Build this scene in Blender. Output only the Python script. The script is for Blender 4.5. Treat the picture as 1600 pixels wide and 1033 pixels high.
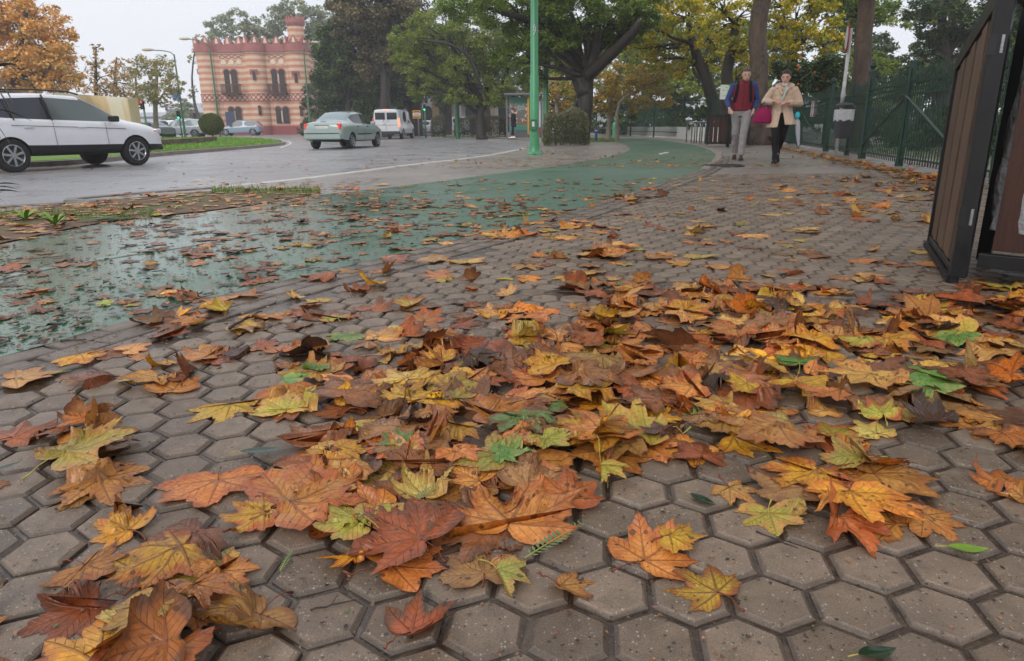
import bpy, bmesh, math, random
import numpy as np
from math import radians as R, sin, cos, pi, sqrt, atan2
from mathutils import Vector, Matrix
random.seed(7); rng = np.random.default_rng(11)
scene = bpy.context.scene
for o in list(bpy.data.objects): bpy.data.objects.remove(o)
C = scene.collection
# ------------------------------------------------------------------ camera, light, exposure
FPX, W0, H0 = 1080.0, 1600.0, 1033.0
CAMH, PITCH, ROLL = 0.70, 16.5, -0.57
cam = bpy.data.cameras.new('camera'); camo = bpy.data.objects.new('camera', cam); C.objects.link(camo)
cam.sensor_width = 36; cam.lens = FPX/W0*36; cam.clip_start = .02; cam.clip_end = 3000
CM = Matrix.Translation((0, 0, CAMH)) @ Matrix.Rotation(R(90-PITCH), 4, 'X') @ Matrix.Rotation(R(ROLL), 4, 'Z')
camo.matrix_world = CM; scene.camera = camo
cam.dof.use_dof = True; cam.dof.focus_distance = 1.6; cam.dof.aperture_fstop = 20
world = bpy.data.worlds.new("World"); scene.world = world; world.use_nodes = True
wn = world.node_tree; wn.nodes.clear()
sky = wn.nodes.new('ShaderNodeTexSky'); sky.sky_type = 'NISHITA'; sky.sun_disc = False
sky.sun_elevation = R(38); sky.sun_rotation = R(205); sky.dust_density = 4; sky.air_density = 1.0
bg = wn.nodes.new('ShaderNodeBackground'); bg.inputs[1].default_value = .12
wo = wn.nodes.new('ShaderNodeOutputWorld')
tc = wn.nodes.new('ShaderNodeTexCoord'); nz = wn.nodes.new('ShaderNodeTexNoise'); nz.inputs['Scale'].default_value = 2.2
nz.inputs['Detail'].default_value = 3
cr = wn.nodes.new('ShaderNodeValToRGB'); cr.color_ramp.elements[0].position = .3; cr.color_ramp.elements[1].position = .75
cr.color_ramp.elements[0].color = (5.3, 5.45, 5.9, 1); cr.color_ramp.elements[1].color = (6.0, 6.1, 6.4, 1)
mx = wn.nodes.new('ShaderNodeMix'); mx.data_type = 'RGBA'; mx.inputs[0].default_value = .93   # the overcast veil over the sky
L = wn.links.new
L(tc.outputs['Generated'], nz.inputs['Vector']); L(nz.outputs[0], cr.inputs[0])
L(sky.outputs[0], mx.inputs[6]); L(cr.outputs[0], mx.inputs[7]); L(mx.outputs[2], bg.inputs[0]); L(bg.outputs[0], wo.inputs[0])
sun = bpy.data.lights.new('sun', 'SUN'); sun.energy = .95; sun.angle = R(30); sun.color = (1, .97, .93)
suno = bpy.data.objects.new('sun', sun); C.objects.link(suno)
suno.rotation_euler = (R(90-38), 0, R(180-205))
scene.view_settings.view_transform = 'Standard'; scene.view_settings.look = 'None'
scene.view_settings.exposure = 0.52; scene.view_settings.gamma = 1
scene.cycles.max_bounces = 6; scene.cycles.transparent_max_bounces = 8
scene.cycles.diffuse_bounces = 3; scene.cycles.glossy_bounces = 3; scene.cycles.transmission_bounces = 3
scene.cycles.caustics_reflective = False; scene.cycles.caustics_refractive = False
scene.cycles.use_denoising = True
# ------------------------------------------------------------------ placing helpers (photo pixel -> point of the place)
def ray(px, py):
    d = CM.to_3x3() @ Vector(((px-W0/2)/FPX, -(py-H0/2)/FPX, -1)); return d
def at(px, py, z=0.0):
    d = ray(px, py); t = (z-CAMH)/d.z; return Vector((d.x*t, d.y*t, z))
def atd(px, py, D):
    d = ray(px, py); t = D/d.y; return Vector((d.x*t, D, CAMH+d.z*t))
def proj(p):
    q = CM.inverted() @ Vector(p)
    return (W0/2+FPX*q.x/-q.z, H0/2-FPX*q.y/-q.z)
def hor(px): return 195.8-(px-800)*.00995
def gp(px, D, z=0.0):
    v = atd(px, hor(px), D); return Vector((v.x, D, z))
# ------------------------------------------------------------------ object helpers
def tag(o, label=None, cat=None, group=None, kind=None):
    if label: o['label'] = label
    if cat: o['category'] = cat
    if group: o['group'] = group
    if kind: o['kind'] = kind
    return o
def thing(name, label, cat, loc=(0, 0, 0), rotz=0, group=None):
    o = bpy.data.objects.new(name, None); C.objects.link(o); o.location = loc; o.rotation_euler = (0, 0, rotz)
    o.empty_display_size = .1
    return tag(o, label, cat, group)
def kids(o): return [c for c in bpy.data.objects if c.parent == o]
def copy_tree(o, parent=None):
    c = o.copy(); C.objects.link(c); c.parent = parent
    for ch in kids(o): copy_tree(ch, c)
    return c
def S(*c):   # sRGB 0-255 -> linear
    r = [((x/255)/12.92 if x/255 <= .04045 else ((x/255+.055)/1.055)**2.4) for x in c]; return (r[0], r[1], r[2], 1)
def npmesh(name, V, F, mat, parent=None, smooth=False, attrs=None, uv=None, mats=None, midx=None):
    """V (n,3), F (m,k) array; attrs {name: (n,4)} point colours; uv (n,2) per vertex"""
    me = bpy.data.meshes.new(name); V = np.asarray(V, dtype=np.float32); F = np.asarray(F, dtype=np.int32)
    k = F.shape[1]; me.vertices.add(len(V)); me.vertices.foreach_set('co', V.ravel())
    me.loops.add(F.size); me.loops.foreach_set('vertex_index', F.ravel())
    me.polygons.add(len(F)); me.polygons.foreach_set('loop_start', np.arange(0, F.size, k, dtype=np.int32))
    me.polygons.foreach_set('loop_total', np.full(len(F), k, dtype=np.int32))
    if smooth: me.polygons.foreach_set('use_smooth', np.ones(len(F), dtype=bool))
    me.update(calc_edges=True)
    for n, a in (attrs or {}).items():
        at_ = me.color_attributes.new(n, 'FLOAT_COLOR', 'POINT'); at_.data.foreach_set('color', np.asarray(a, dtype=np.float32).ravel())
    if uv is not None:
        u = me.uv_layers.new(name='uv'); u.data.foreach_set('uv', np.asarray(uv, dtype=np.float32)[F.ravel()].ravel())
    for m in (mats or [mat]): me.materials.append(m)
    o = bpy.data.objects.new(name, me); C.objects.link(o); o.parent = parent
    return o
class MB:
    def __init__(s): s.v = []; s.f = []
    def add(s, vs, fs):
        b = len(s.v); s.v += [tuple(v) for v in vs]; s.f += [tuple(b+i for i in f) for f in fs]; return s
    def box(s, c, d, rot=None, taper=1.0):
        x, y, z = d[0]/2, d[1]/2, d[2]/2; t = taper
        vs = [Vector(p) for p in ((-x, -y, -z), (x, -y, -z), (x, y, -z), (-x, y, -z), (-x*t, -y*t, z), (x*t, -y*t, z), (x*t, y*t, z), (-x*t, y*t, z))]
        if rot: vs = [rot @ v for v in vs]
        vs = [v+Vector(c) for v in vs]
        return s.add(vs, [(0, 3, 2, 1), (4, 5, 6, 7), (0, 1, 5, 4), (1, 2, 6, 5), (2, 3, 7, 6), (3, 0, 4, 7)])
    def rings(s, rs, closed=True, cap0=True, cap1=True):
        n = len(rs[0]); vs = [p for r in rs for p in r]; fs = []
        for i in range(len(rs)-1):
            for j in range(n if closed else n-1):
                a, b = i*n+j, i*n+(j+1) % n; fs.append((a, b, b+n, a+n))
        if closed and cap0: fs.append(tuple(reversed(range(n))))
        if closed and cap1: fs.append(tuple(range((len(rs)-1)*n, len(rs)*n)))
        return s.add(vs, fs)
    def tube(s, pts, rad, n=8, cap=True, flat=1.0):
        pts = [Vector(p) for p in pts]; rs = []
        if not isinstance(rad, (list, tuple)): rad = [rad]*len(pts)
        up = None
        for i, p in enumerate(pts):
            t = (pts[min(i+1, len(pts)-1)]-pts[max(i-1, 0)]).normalized()
            if up is None:
                up = Vector((0, 0, 1)) if abs(t.z) < .9 else Vector((1, 0, 0))
            a = t.cross(up).normalized(); b = t.cross(a).normalized(); up = -b
            rs.append([p+a*cos(2*pi*k/n)*rad[i]+b*sin(2*pi*k/n)*rad[i]*flat for k in range(n)])
        return s.rings(rs, cap0=cap, cap1=cap)
    def loft(s, secs, n=16, cap=True):
        """secs: (x,y,z, rx, ry[, power])"""
        rs = []
        for q in secs:
            x, y, z, rx, ry = q[:5]; pw = q[5] if len(q) > 5 else 1.0; r = []
            for k in range(n):
                a = 2*pi*k/n; c, d = cos(a), sin(a)
                r.append((x+rx*math.copysign(abs(c)**pw, c), y+ry*math.copysign(abs(d)**pw, d), z))
            rs.append(r)
        return s.rings(rs, cap0=cap, cap1=cap)
    def prism(s, poly, a, b, axis='z'):
        """poly 2-D points extruded from a to b along axis"""
        def P(u, v, w): return (u, v, w) if axis == 'z' else ((u, w, v) if axis == 'y' else (w, u, v))
        n = len(poly); vs = [P(u, v, a) for u, v in poly]+[P(u, v, b) for u, v in poly]
        fs = [tuple(reversed(range(n))), tuple(range(n, 2*n))]+[(i, (i+1) % n, (i+1) % n+n, i+n) for i in range(n)]
        return s.add(vs, fs)
    def sphere(s, c, r, n=10, m=7):
        rr = r if isinstance(r, (tuple, list)) else (r, r, r); rs = []
        for i in range(m+1):
            t = pi*(i/m); t = min(max(t, .02), pi-.02)
            rs.append([(c[0]+rr[0]*sin(t)*cos(2*pi*k/n), c[1]+rr[1]*sin(t)*sin(2*pi*k/n), c[2]-rr[2]*cos(t)) for k in range(n)])
        return s.rings(rs)
    def build(s, name, mat, parent=None, smooth=False, bevel=0, sub=0, loc=None, ang=None):
        me = bpy.data.meshes.new(name); me.from_pydata(s.v, [], s.f)
        bm = bmesh.new(); bm.from_mesh(me); bmesh.ops.recalc_face_normals(bm, faces=bm.faces[:]); bm.to_mesh(me); bm.free()
        me.materials.append(mat)
        if smooth:
            me.polygons.foreach_set('use_smooth', [True]*len(me.polygons))
            if ang: me.set_sharp_from_angle(angle=R(ang))
        o = bpy.data.objects.new(name, me); C.objects.link(o); o.parent = parent
        if loc: o.location = loc
        if bevel:
            m = o.modifiers.new('b', 'BEVEL'); m.width = bevel; m.segments = 2; m.limit_method = 'ANGLE'; m.angle_limit = R(40)
        if sub:
            m = o.modifiers.new('s', 'SUBSURF'); m.levels = sub; m.render_levels = sub
        return o
# ------------------------------------------------------------------ node helpers
class NT:
    def __init__(s, name):
        s.m = bpy.data.materials.new(name); s.m.use_nodes = True; s.t = s.m.node_tree; s.t.nodes.clear()
        s.out = s.t.nodes.new('ShaderNodeOutputMaterial')
    def n(s, typ, **kw):
        x = s.t.nodes.new(typ)
        for k, v in kw.items():
            if k.startswith('_'): setattr(x, k[1:], v)
        return x
    def l(s, a, b): s.t.links.new(a, b)
    def setin(s, node, key, v):
        if hasattr(v, 'is_output') or isinstance(v, bpy.types.NodeSocket): s.l(v, node.inputs[key])
        else: node.inputs[key].default_value = v
    def math(s, op, a, b=0.0, c=None, clamp=False):
        x = s.n('ShaderNodeMath', _operation=op, _use_clamp=clamp); s.setin(x, 0, a); s.setin(x, 1, b)
        if c is not None: s.setin(x, 2, c)
        return x.outputs[0]
    def mix(s, f, a, b, blend='MIX'):
        x = s.n('ShaderNodeMix', _data_type='RGBA', _blend_type=blend); s.setin(x, 0, f); s.setin(x, 6, a); s.setin(x, 7, b); return x.outputs[2]
    def noise(s, vec, scale, detail=3, rough=.55):
        x = s.n('ShaderNodeTexNoise'); s.l(vec, x.inputs['Vector']); x.inputs['Scale'].default_value = scale
        x.inputs['Detail'].default_value = detail; x.inputs['Roughness'].default_value = rough; return x.outputs[0]
    def ramp(s, f, stops):
        x = s.n('ShaderNodeValToRGB'); s.l(f, x.inputs[0]); e = x.color_ramp.elements
        while len(e) < len(stops): e.new(.5)
        for i, (p, c) in enumerate(stops):
            e[i].position = p; e[i].color = c if isinstance(c, tuple) else (c, c, c, 1)
        return x.outputs[0]
    def mr(s, v, a, b, c, d):
        x = s.n('ShaderNodeMapRange'); s.setin(x, 0, v)
        for i, q in enumerate((a, b, c, d)): x.inputs[i+1].default_value = q
        return x.outputs[0]
    def obj(s): return s.n('ShaderNodeTexCoord').outputs['Object']
    def bump(s, h, strength, dist=.01, normal=None):
        x = s.n('ShaderNodeBump'); s.l(h, x.inputs['Height']); x.inputs['Strength'].default_value = strength; x.inputs['Distance'].default_value = dist
        if normal is not None: s.l(normal, x.inputs['Normal'])
        return x.outputs[0]
    def prin(s, col, rough, metal=0, spec=.5, normal=None, coat=0, coatr=.1):
        x = s.n('ShaderNodeBsdfPrincipled'); s.setin(x, 'Base Color', col); s.setin(x, 'Roughness', rough); s.setin(x, 'Metallic', metal)
        s.setin(x, 'Specular IOR Level', spec); s.setin(x, 'Coat Weight', coat); x.inputs['Coat Roughness'].default_value = coatr
        if normal is not None: s.l(normal, x.inputs['Normal'])
        s.l(x.outputs[0], s.out.inputs[0]); return x
def pmat(name, col, rough=.5, metal=0, var=.12, scale=4, bump=0, bscale=60, bdist=.005, spec=.5, coat=0, rvar=.08, stretch=None):
    t = NT(name); v = t.obj()
    if stretch:
        mp = t.n('ShaderNodeMapping'); t.l(v, mp.inputs[0]); mp.inputs['Scale'].default_value = stretch; v = mp.outputs[0]
    n1 = t.noise(v, scale, 4, .6)
    k = t.mr(n1, .3, .7, 1-var, 1+var)
    c = t.mix(1.0, col, k, 'MULTIPLY')
    rr = t.mr(n1, .3, .7, max(rough-rvar, .02), min(rough+rvar, 1))
    nm = t.bump(t.noise(v, bscale, 3), bump, bdist) if bump else None
    t.prin(c, rr, metal, spec, nm, coat); return t.m
def emat(name, col, strength):
    t = NT(name); e = t.n('ShaderNodeEmission'); e.inputs[0].default_value = col; e.inputs[1].default_value = strength
    t.l(e.outputs[0], t.out.inputs[0]); return t.m
def gmat(name, col, rough=.05):   # car window glass: dark reflective pane
    t = NT(name); t.prin(col, rough, 0, .5); return t.m
# ================================================================== GROUND
def fill_poly(name, pts, z, mat, kind='structure', grid=None):
    bm = bmesh.new(); vs = [bm.verts.new((p[0], p[1], z)) for p in pts]; bm.faces.new(vs)
    bmesh.ops.triangulate(bm, faces=bm.faces[:]); bmesh.ops.recalc_face_normals(bm, faces=bm.faces[:])
    for f in bm.faces:
        if f.normal.z < 0: f.normal_flip()
    me = bpy.data.meshes.new(name); bm.to_mesh(me); bm.free(); me.materials.append(mat)
    o = bpy.data.objects.new(name, me); C.objects.link(o); o['kind'] = kind; return o
def G(l, z=0): return [at(x, y, z) for x, y in l]
def smooth_line(pts, n=6):
    out = []; P = [Vector(p) for p in pts]
    for i in range(len(P)-1):
        p0, p1, p2, p3 = P[max(i-1, 0)], P[i], P[i+1], P[min(i+2, len(P)-1)]
        for k in range(n):
            t = k/n; out.append(.5*((2*p1)+(-p0+p2)*t+(2*p0-5*p1+4*p2-p3)*t*t+(-p0+3*p1-3*p2+p3)*t**3))
    out.append(P[-1]); return out
def band(name, line, w0, w1, z0, z1, mat, kind='structure', joint=None, parent=None):
    """a strip following line between lateral offsets w0..w1, with top z1 and skirts down to z0"""
    mb = MB(); L_ = [Vector(p) for p in line]; rs = []
    for i, p in enumerate(L_):
        t = (L_[min(i+1, len(L_)-1)]-L_[max(i-1, 0)]); t.z = 0; t.normalize(); nrm = Vector((-t.y, t.x, 0))
        a, b = p+nrm*w0, p+nrm*w1
        rs.append([(a.x, a.y, z0), (a.x, a.y, z1-.01), (a.x+(b.x-a.x)*.08, a.y+(b.y-a.y)*.08, z1), (b.x-(b.x-a.x)*.08, b.y-(b.y-a.y)*.08, z1), (b.x, b.y, z1-.01), (b.x, b.y, z0)])
    mb.rings(rs); o = mb.build(name, mat, parent)
    if kind: o['kind'] = kind
    return o
# --- materials
def wet_asphalt(name, c0, c1, rlo, rhi, sc=1.0):
    t = NT(name); v = t.obj(); big = t.noise(v, .35*sc, 4, .6); fine = t.noise(v, 180, 2, .6); mid = t.noise(v, 9, 4, .65)
    c = t.mix(t.mr(big, .35, .65, 0, 1), c0, c1); c = t.mix(1, c, t.mr(fine, .3, .7, .72, 1.3), 'MULTIPLY'); c = t.mix(1, c, t.mr(mid, .3, .7, .85, 1.15), 'MULTIPLY')
    sp = t.n('ShaderNodeTexVoronoi'); t.l(v, sp.inputs['Vector']); sp.inputs['Scale'].default_value = 90
    nm = t.bump(sp.outputs[0], .2, .003, t.bump(fine, .15, .003))
    t.prin(c, t.mr(t.noise(v, .9, 4, .6), .35, .65, rlo, rhi), 0, .7, nm); return t.m
M_road = wet_asphalt('wet_asphalt', (.20, .195, .20, 1), (.27, .265, .27, 1), .24, .46)
M_conc = wet_asphalt('wet_concrete_path', (.20, .175, .155, 1), (.27, .235, .205, 1), .26, .5)
def tile_mat(name, ca, cb, speck=.35, rl=.25, rh=.6):
    t = NT(name); v = t.obj(); isl = t.n('ShaderNodeNewGeometry').outputs['Random Per Island']
    big = t.noise(v, 1.1, 5, .65); mid = t.noise(v, 22, 4, .65); fine = t.noise(v, 420, 3, .7)
    c = t.mix(t.math('ADD', t.math('MULTIPLY', isl, .55), t.mr(big, .3, .7, 0, .45)), ca, cb)
    c = t.mix(1, c, t.mr(mid, .25, .75, .62, 1.38), 'MULTIPLY'); c = t.mix(1, c, t.mr(fine, .25, .75, .55, 1.45), 'MULTIPLY')
    st_ = t.noise(v, 5.5, 6, .75); c = t.mix(t.mr(st_, .54, .70, 0, .55), c, (.055, .042, .034, 1)); c = t.mix(t.mr(st_, .40, .27, 0, .4), c, S(158, 146, 132))
    vo = t.n('ShaderNodeTexVoronoi'); t.l(v, vo.inputs['Vector']); vo.inputs['Scale'].default_value = 210; vo.inputs['Randomness'].default_value = 1
    sr = t.n('ShaderNodeSeparateColor'); t.l(vo.outputs['Color'], sr.inputs[0])
    sz = t.math('MULTIPLY', t.math('POWER', sr.outputs[0], 6.0), .42)
    spk = t.math('LESS_THAN', vo.outputs['Distance'], sz)
    c = t.mix(t.math('MULTIPLY', spk, speck*1.6, clamp=True), c, S(196, 186, 172))
    vo2 = t.n('ShaderNodeTexVoronoi'); t.l(v, vo2.inputs['Vector']); vo2.inputs['Scale'].default_value = 130
    s2 = t.n('ShaderNodeSeparateColor'); t.l(vo2.outputs['Color'], s2.inputs[0])
    pit = t.math('LESS_THAN', vo2.outputs['Distance'], t.math('MULTIPLY', t.math('POWER', s2.outputs[1], 7.0), .45))
    c = t.mix(t.math('MULTIPLY', pit, .7), c, (.02, .017, .014, 1))
    # dirt lying low on the bevels and in the joints
    sz_ = t.n('ShaderNodeSeparateXYZ'); t.l(v, sz_.inputs[0]); low = t.mr(sz_.outputs[2], -.0035, -.0008, 1, 0)
    c = t.mix(t.math('MULTIPLY', low, t.mr(mid, .3, .7, .25, .8)), c, (.035, .026, .02, 1))
    h = t.math('SUBTRACT', t.math('ADD', t.math('MULTIPLY', fine, .8), t.math('MULTIPLY', mid, .6)), t.math('MULTIPLY', pit, .8))
    nm = t.bump(h, .8, .0026)
    rg = t.mr(t.math('ADD', t.math('MULTIPLY', t.noise(v, 3.2, 4, .6), .7), t.math('MULTIPLY', isl, .3)), .35, .65, rl, rh)
    t.prin(c, rg, 0, .65, nm); return t.m
M_hex = tile_mat('hexagon_paver', S(100, 85, 70), S(140, 121, 103), rl=.10, rh=.52)
M_rect = tile_mat('border_tile', S(92, 79, 67), S(122, 107, 93), .2, .14, .40)
def grime():
    t = NT('joint_grime'); v = t.obj(); a = t.noise(v, 30, 5, .7); b = t.noise(v, 2, 3)
    c = t.ramp(a, [(.25, S(38, 31, 27)), (.5, S(66, 54, 46)), (.62, S(92, 78, 66)), (.8, S(58, 52, 34))])
    t.prin(c, t.mr(b, .35, .65, .08, .4), 0, .6, t.bump(a, .7, .006)); return t.m
M_grime = grime()
def cycle():
    t = NT('green_cycle_paint'); v = t.obj(); a = t.noise(v, .5, 3, .5); b = t.noise(v, 3.5, 6, .7); f = t.noise(v, 250, 2)
    c = t.mix(t.mr(a, .4, .62, 0, 1), S(50, 96, 66), S(82, 112, 98))
    c = t.mix(t.mr(b, .56, .74, 0, .7), c, S(70, 72, 66)); c = t.mix(1, c, t.mr(f, .3, .7, .8, 1.2), 'MULTIPLY')
    vo = t.n('ShaderNodeTexVoronoi'); t.l(v, vo.inputs['Vector']); vo.inputs['Scale'].default_value = 160
    nm = t.bump(vo.outputs[0], .12, .002)
    sx_ = t.n('ShaderNodeSeparateXYZ'); t.l(v, sx_.inputs[0]); dry = t.mr(t.math('ADD', sx_.outputs[0], t.math('MULTIPLY', t.math('SUBTRACT', t.noise(v, 1.0, 5, .65), .5), 3.0)), -1.9, -.3, 0, 1)
    c = t.mix(dry, c, t.mix(.5, c, S(58, 96, 68)))
    t.prin(c, t.math('ADD', t.mr(t.noise(v, 1.1, 4, .6), .36, .62, .06, .20), t.math('MULTIPLY', dry, .28)), 0, .7, nm); return t.m
M_cycle = cycle()
def soil():
    t = NT('mossy_soil'); v = t.obj(); a = t.noise(v, 1.6, 5, .65); b = t.noise(v, 60, 4, .7)
    c = t.ramp(a, [(.3, S(92, 76, 60)), (.48, S(120, 98, 78)), (.56, S(92, 92, 52)), (.75, S(86, 98, 44))])
    c = t.mix(1, c, t.mr(b, .3, .7, .65, 1.3), 'MULTIPLY'); t.prin(c, .75, 0, .3, t.bump(b, .8, .01)); return t.m
M_soil = soil()
M_kerb = pmat('kerb_stone', S(140, 130, 118), .45, var=.25, scale=3, bump=.4, bscale=80)
M_kerbd = pmat('dark_wet_kerb', S(96, 90, 84), .35, var=.3, scale=3, bump=.4, bscale=80)
M_kerbw = pmat('pale_kerb', S(196, 192, 184), .4, var=.22, scale=5, bump=.3, bscale=80)
M_paint = pmat('white_road_paint', S(198, 198, 194), .4, var=.25, scale=9, bump=.2, bscale=90)
ZR = -.10
# --- the road, out to the horizon
mb = MB(); mb.add([(-230, -30, ZR), (230, -30, ZR), (230, 235, ZR), (-230, 235, ZR)], [(0, 1, 2, 3)])
tag(mb.build('road', M_road), kind='structure')
# --- footpath slab
edge = smooth_line([Vector((-14, 3.3, 0))]+G([(0, 322), (120, 309.5), (230, 300), (340, 292), (500, 275), (640, 257), (760, 243), (822, 231), (846, 223), (832, 217.5), (760, 213.6), (640, 209.6), (560, 207.4)]))
far = [Vector((-13, 110, 0)), Vector((80, 110, 0)), Vector((60, -4, 0)), Vector((-14, -4, 0))]
fill_poly('footpath', edge+far, -.016, M_conc)
k1 = smooth_line([Vector((-14, 3.3, 0))]+G([(0, 322), (120, 309.5), (230, 300), (330, 293)]))
k2 = smooth_line(G([(330, 293), (500, 275), (640, 257), (760, 243), (822, 231)]))
k3 = smooth_line(G([(822, 231), (846, 223), (832, 217.5), (760, 213.6), (640, 209.6), (560, 207.4)]))
band('kerb', k1, -.02, .13, ZR-.02, 0, M_kerbd)
band('kerb', k2, -.02, .14, ZR-.02, -.008, M_kerbw)
band('kerb', k3, -.02, .16, ZR-.02, .002, M_kerb)
# --- grass verge at far pavement edge is built with the plants
fill_poly('soil_strip', smooth_line(G([(-200, 352), (0, 330), (120, 316), (240, 305), (340, 297), (470, 293), (500, 299), (430, 313), (330, 327), (200, 341), (120, 353), (0, 378), (-200, 415)]), 4), -.006, M_soil)
cyc_near = smooth_line(G([(-420, 690), (-150, 595), (0, 556), (60, 540), (170, 508), (300, 472), (430, 440), (550, 413), (680, 382), (806, 351), (900, 326), (993, 297), (1040, 282), (1092, 264), (1116, 246), (1112, 236), (1082, 226), (1040, 220), (1000, 216)]))
cyc_far = smooth_line(G([(940, 215.5), (962, 220), (984, 230), (976, 238), (945, 246), (900, 254), (800, 268), (620, 291), (500, 304), (430, 315), (330, 330), (200, 345), (120, 356), (0, 383), (-200, 425), (-700, 520)]))
fill_poly('cycle_path', cyc_near+cyc_far, -.003, M_cycle)
# pale borders of the cycle path in its far bend
band('cycle_path_border', smooth_line(G([(1092, 264), (1116, 246), (1112, 236), (1082, 226), (1040, 220), (1000, 216)])), 0, -.16, -.02, .003, M_kerb)
# worn white dashes on the cycle path
def mark(name, pts):
    p = G(pts); mb = MB(); mb.add([(q.x, q.y, .001) for q in p], [tuple(range(len(p)))]); tag(mb.build(name, M_paint), kind='structure')
wl = smooth_line(G([(-60, 448), (80, 418), (200, 398), (300, 383), (420, 361)]))
band('cycle_lane_line', wl, -.03, .03, -.004, .0012, pmat('worn_lane_paint', S(128, 140, 134), .3, var=.35, scale=6))
mark('cycle_lane_dash', [(1028, 240), (1042, 237.4), (1046, 239), (1032, 242)])
# long painted arcs on the road near the island tip
band('road_line', smooth_line(G([(395, 216), (432, 218), (452, 223), (436, 231)], ZR)), 0, .14, ZR-.01, ZR+.004, M_paint)
tag(band('road_line', smooth_line(G([(690, 217.4), (760, 221), (800, 224)], ZR)), 0, .12, ZR-.01, ZR+.004, pmat('yellow_road_paint', S(150, 128, 70), .5, var=.3)), kind='structure')
# --- inside / outside tests in image space
def inpoly(x, y, poly):
    c = False; n = len(poly); j = n-1
    for i in range(n):
        if (poly[i][1] > y) != (poly[j][1] > y) and x < (poly[j][0]-poly[i][0])*(y-poly[i][1])/(poly[j][1]-poly[i][1])+poly[i][0]: c = not c
        j = i
    return c
near_curve = [(p.x, p.y) for p in cyc_near]
cyc_poly = [(p.x, p.y) for p in cyc_near+cyc_far]
def dist_curve(x, y, cv):
    best = 1e9; side = 0
    for i in range(len(cv)-1):
        ax, ay = cv[i]; bx, by = cv[i+1]; dx, dy = bx-ax, by-ay; l2 = dx*dx+dy*dy
        t = max(0, min(1, ((x-ax)*dx+(y-ay)*dy)/l2)); qx, qy = ax+t*dx-x, ay+t*dy-y; d = qx*qx+qy*qy
        if d < best: best = d; side = dx*(y-ay)-dy*(x-ax)
    return sqrt(best), side
# --- border of rectangular tiles along the cycle path (real tiles with joints)
TV, TF = [], []
def add_tile(cx, cy, a, lx, ly, z=0.0, bev=.006, ring=None):
    ca, sa = cos(a), sin(a); b = len(TV); dz = random.uniform(-.0012, .0008); tx, ty = random.uniform(-.008, .008), random.uniform(-.008, .008)
    out = [(-lx/2, -ly/2), (lx/2, -ly/2), (lx/2, ly/2), (-lx/2, ly/2)]
    for k, (s_, zz) in enumerate(((bev*1.2, 0), (0, -.005), (0, -.014))):
        for (u, v) in out:
            u2 = u-math.copysign(s_, u); v2 = v-math.copysign(s_, v)
            TV.append((cx+u2*ca-v2*sa, cy+u2*sa+v2*ca, z+zz+dz+u2*tx+v2*ty))
    TF.append((b, b+1, b+2, b+3))
    for k in range(2):
        for i in range(4):
            j = (i+1) % 4; TF.append((b+k*4+j, b+k*4+i, b+k*4+4+i, b+k*4+4+j))
cum = [0]
for i in range(len(cyc_near)-1): cum.append(cum[-1]+(cyc_near[i+1]-cyc_near[i]).length)
def along(s):
    for i in range(len(cum)-1):
        if cum[i+1] >= s:
            t = (s-cum[i])/(cum[i+1]-cum[i]); p = cyc_near[i].lerp(cyc_near[i+1], t); d = (cyc_near[i+1]-cyc_near[i]).normalized(); return p, d
    return cyc_near[-1], (cyc_near[-1]-cyc_near[-2]).normalized()
s = 0
while s < cum[-1] and s < 16:
    p, d = along(s); nr = Vector((d.y, -d.x, 0)); a = atan2(d.y, d.x)
    for k, (off, wd) in enumerate(((.055, .10), (.165, .10), (.275, .10))):
        q = p+nr*off+d*(.0 if k % 2 else .1); add_tile(q.x, q.y, a, .192, wd)
    s += .2
# cross band of rectangular tiles over the pavement
e0, e1 = at(955, 462), at(1700, 500)
dd = (e1-e0); ln = dd.length; dd.normalize(); nn = Vector((-dd.y, dd.x, 0)); aa = atan2(dd.y, dd.x)
e0b = at(905, 455)
s = 0
while s < ln:
    for k in (0, 1): q = e0b+dd*(s+.05*k)+nn*(.06+.11*k); add_tile(q.x, q.y, aa, .192, .10)
    s += .2
o = npmesh('border_tiles', TV, TF, M_rect); o['kind'] = 'structure'
def in_cross(x, y):
    v = Vector((x, y, 0))-e0b; u = v.dot(dd); w = v.dot(nn); return u > -.1 and u < ln and -.05 < w < .28
# --- hexagonal pavers
p_ = .122; ROT = R(-7); HV, HF = [], []
cr_, sr_ = cos(ROT), sin(ROT)
ang6 = [pi/6+i*pi/3 for i in range(6)]
for j in range(-5, 115):
    for i in range(-90, 110):
        u = (i+.5*(j % 2))*p_; v = j*p_*.866; x = u*cr_-v*sr_; y = u*sr_+v*cr_+.2
        if y < .35 or y > 10.2 or x < -.85*y-.9 or x > .85*y+.7: continue
        if y < 6:
            d, sd = dist_curve(x, y, near_curve)
        else: d, sd = dist_curve(x, y, near_curve)
        if sd > 0 or d < .395: continue
        if in_cross(x, y): continue
        b = len(HV); dz = random.gauss(0, .0009); tx, ty = random.gauss(0, .010), random.gauss(0, .010)
        for (rr, zz) in ((.0560, 0), (.0590, -.0022), (.0655, -.0060), (.0662, -.014)):
            for a in ang6:
                lx, ly = rr*cos(a+ROT), rr*sin(a+ROT); HV.append((x+lx, y+ly, zz+dz+lx*tx+ly*ty))
        HF.append(tuple(range(b, b+6)))
        for k in range(3):
            for m in range(6):
                n_ = (m+1) % 6; HF.append((b+k*6+n_, b+k*6+m, b+k*6+6+m, b+k*6+6+n_))
me = bpy.data.meshes.new('hexagon_pavers'); me.from_pydata(HV, [], HF); me.materials.append(M_hex); me.update()
o = bpy.data.objects.new('hexagon_pavers', me); C.objects.link(o); o['kind'] = 'structure'
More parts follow.
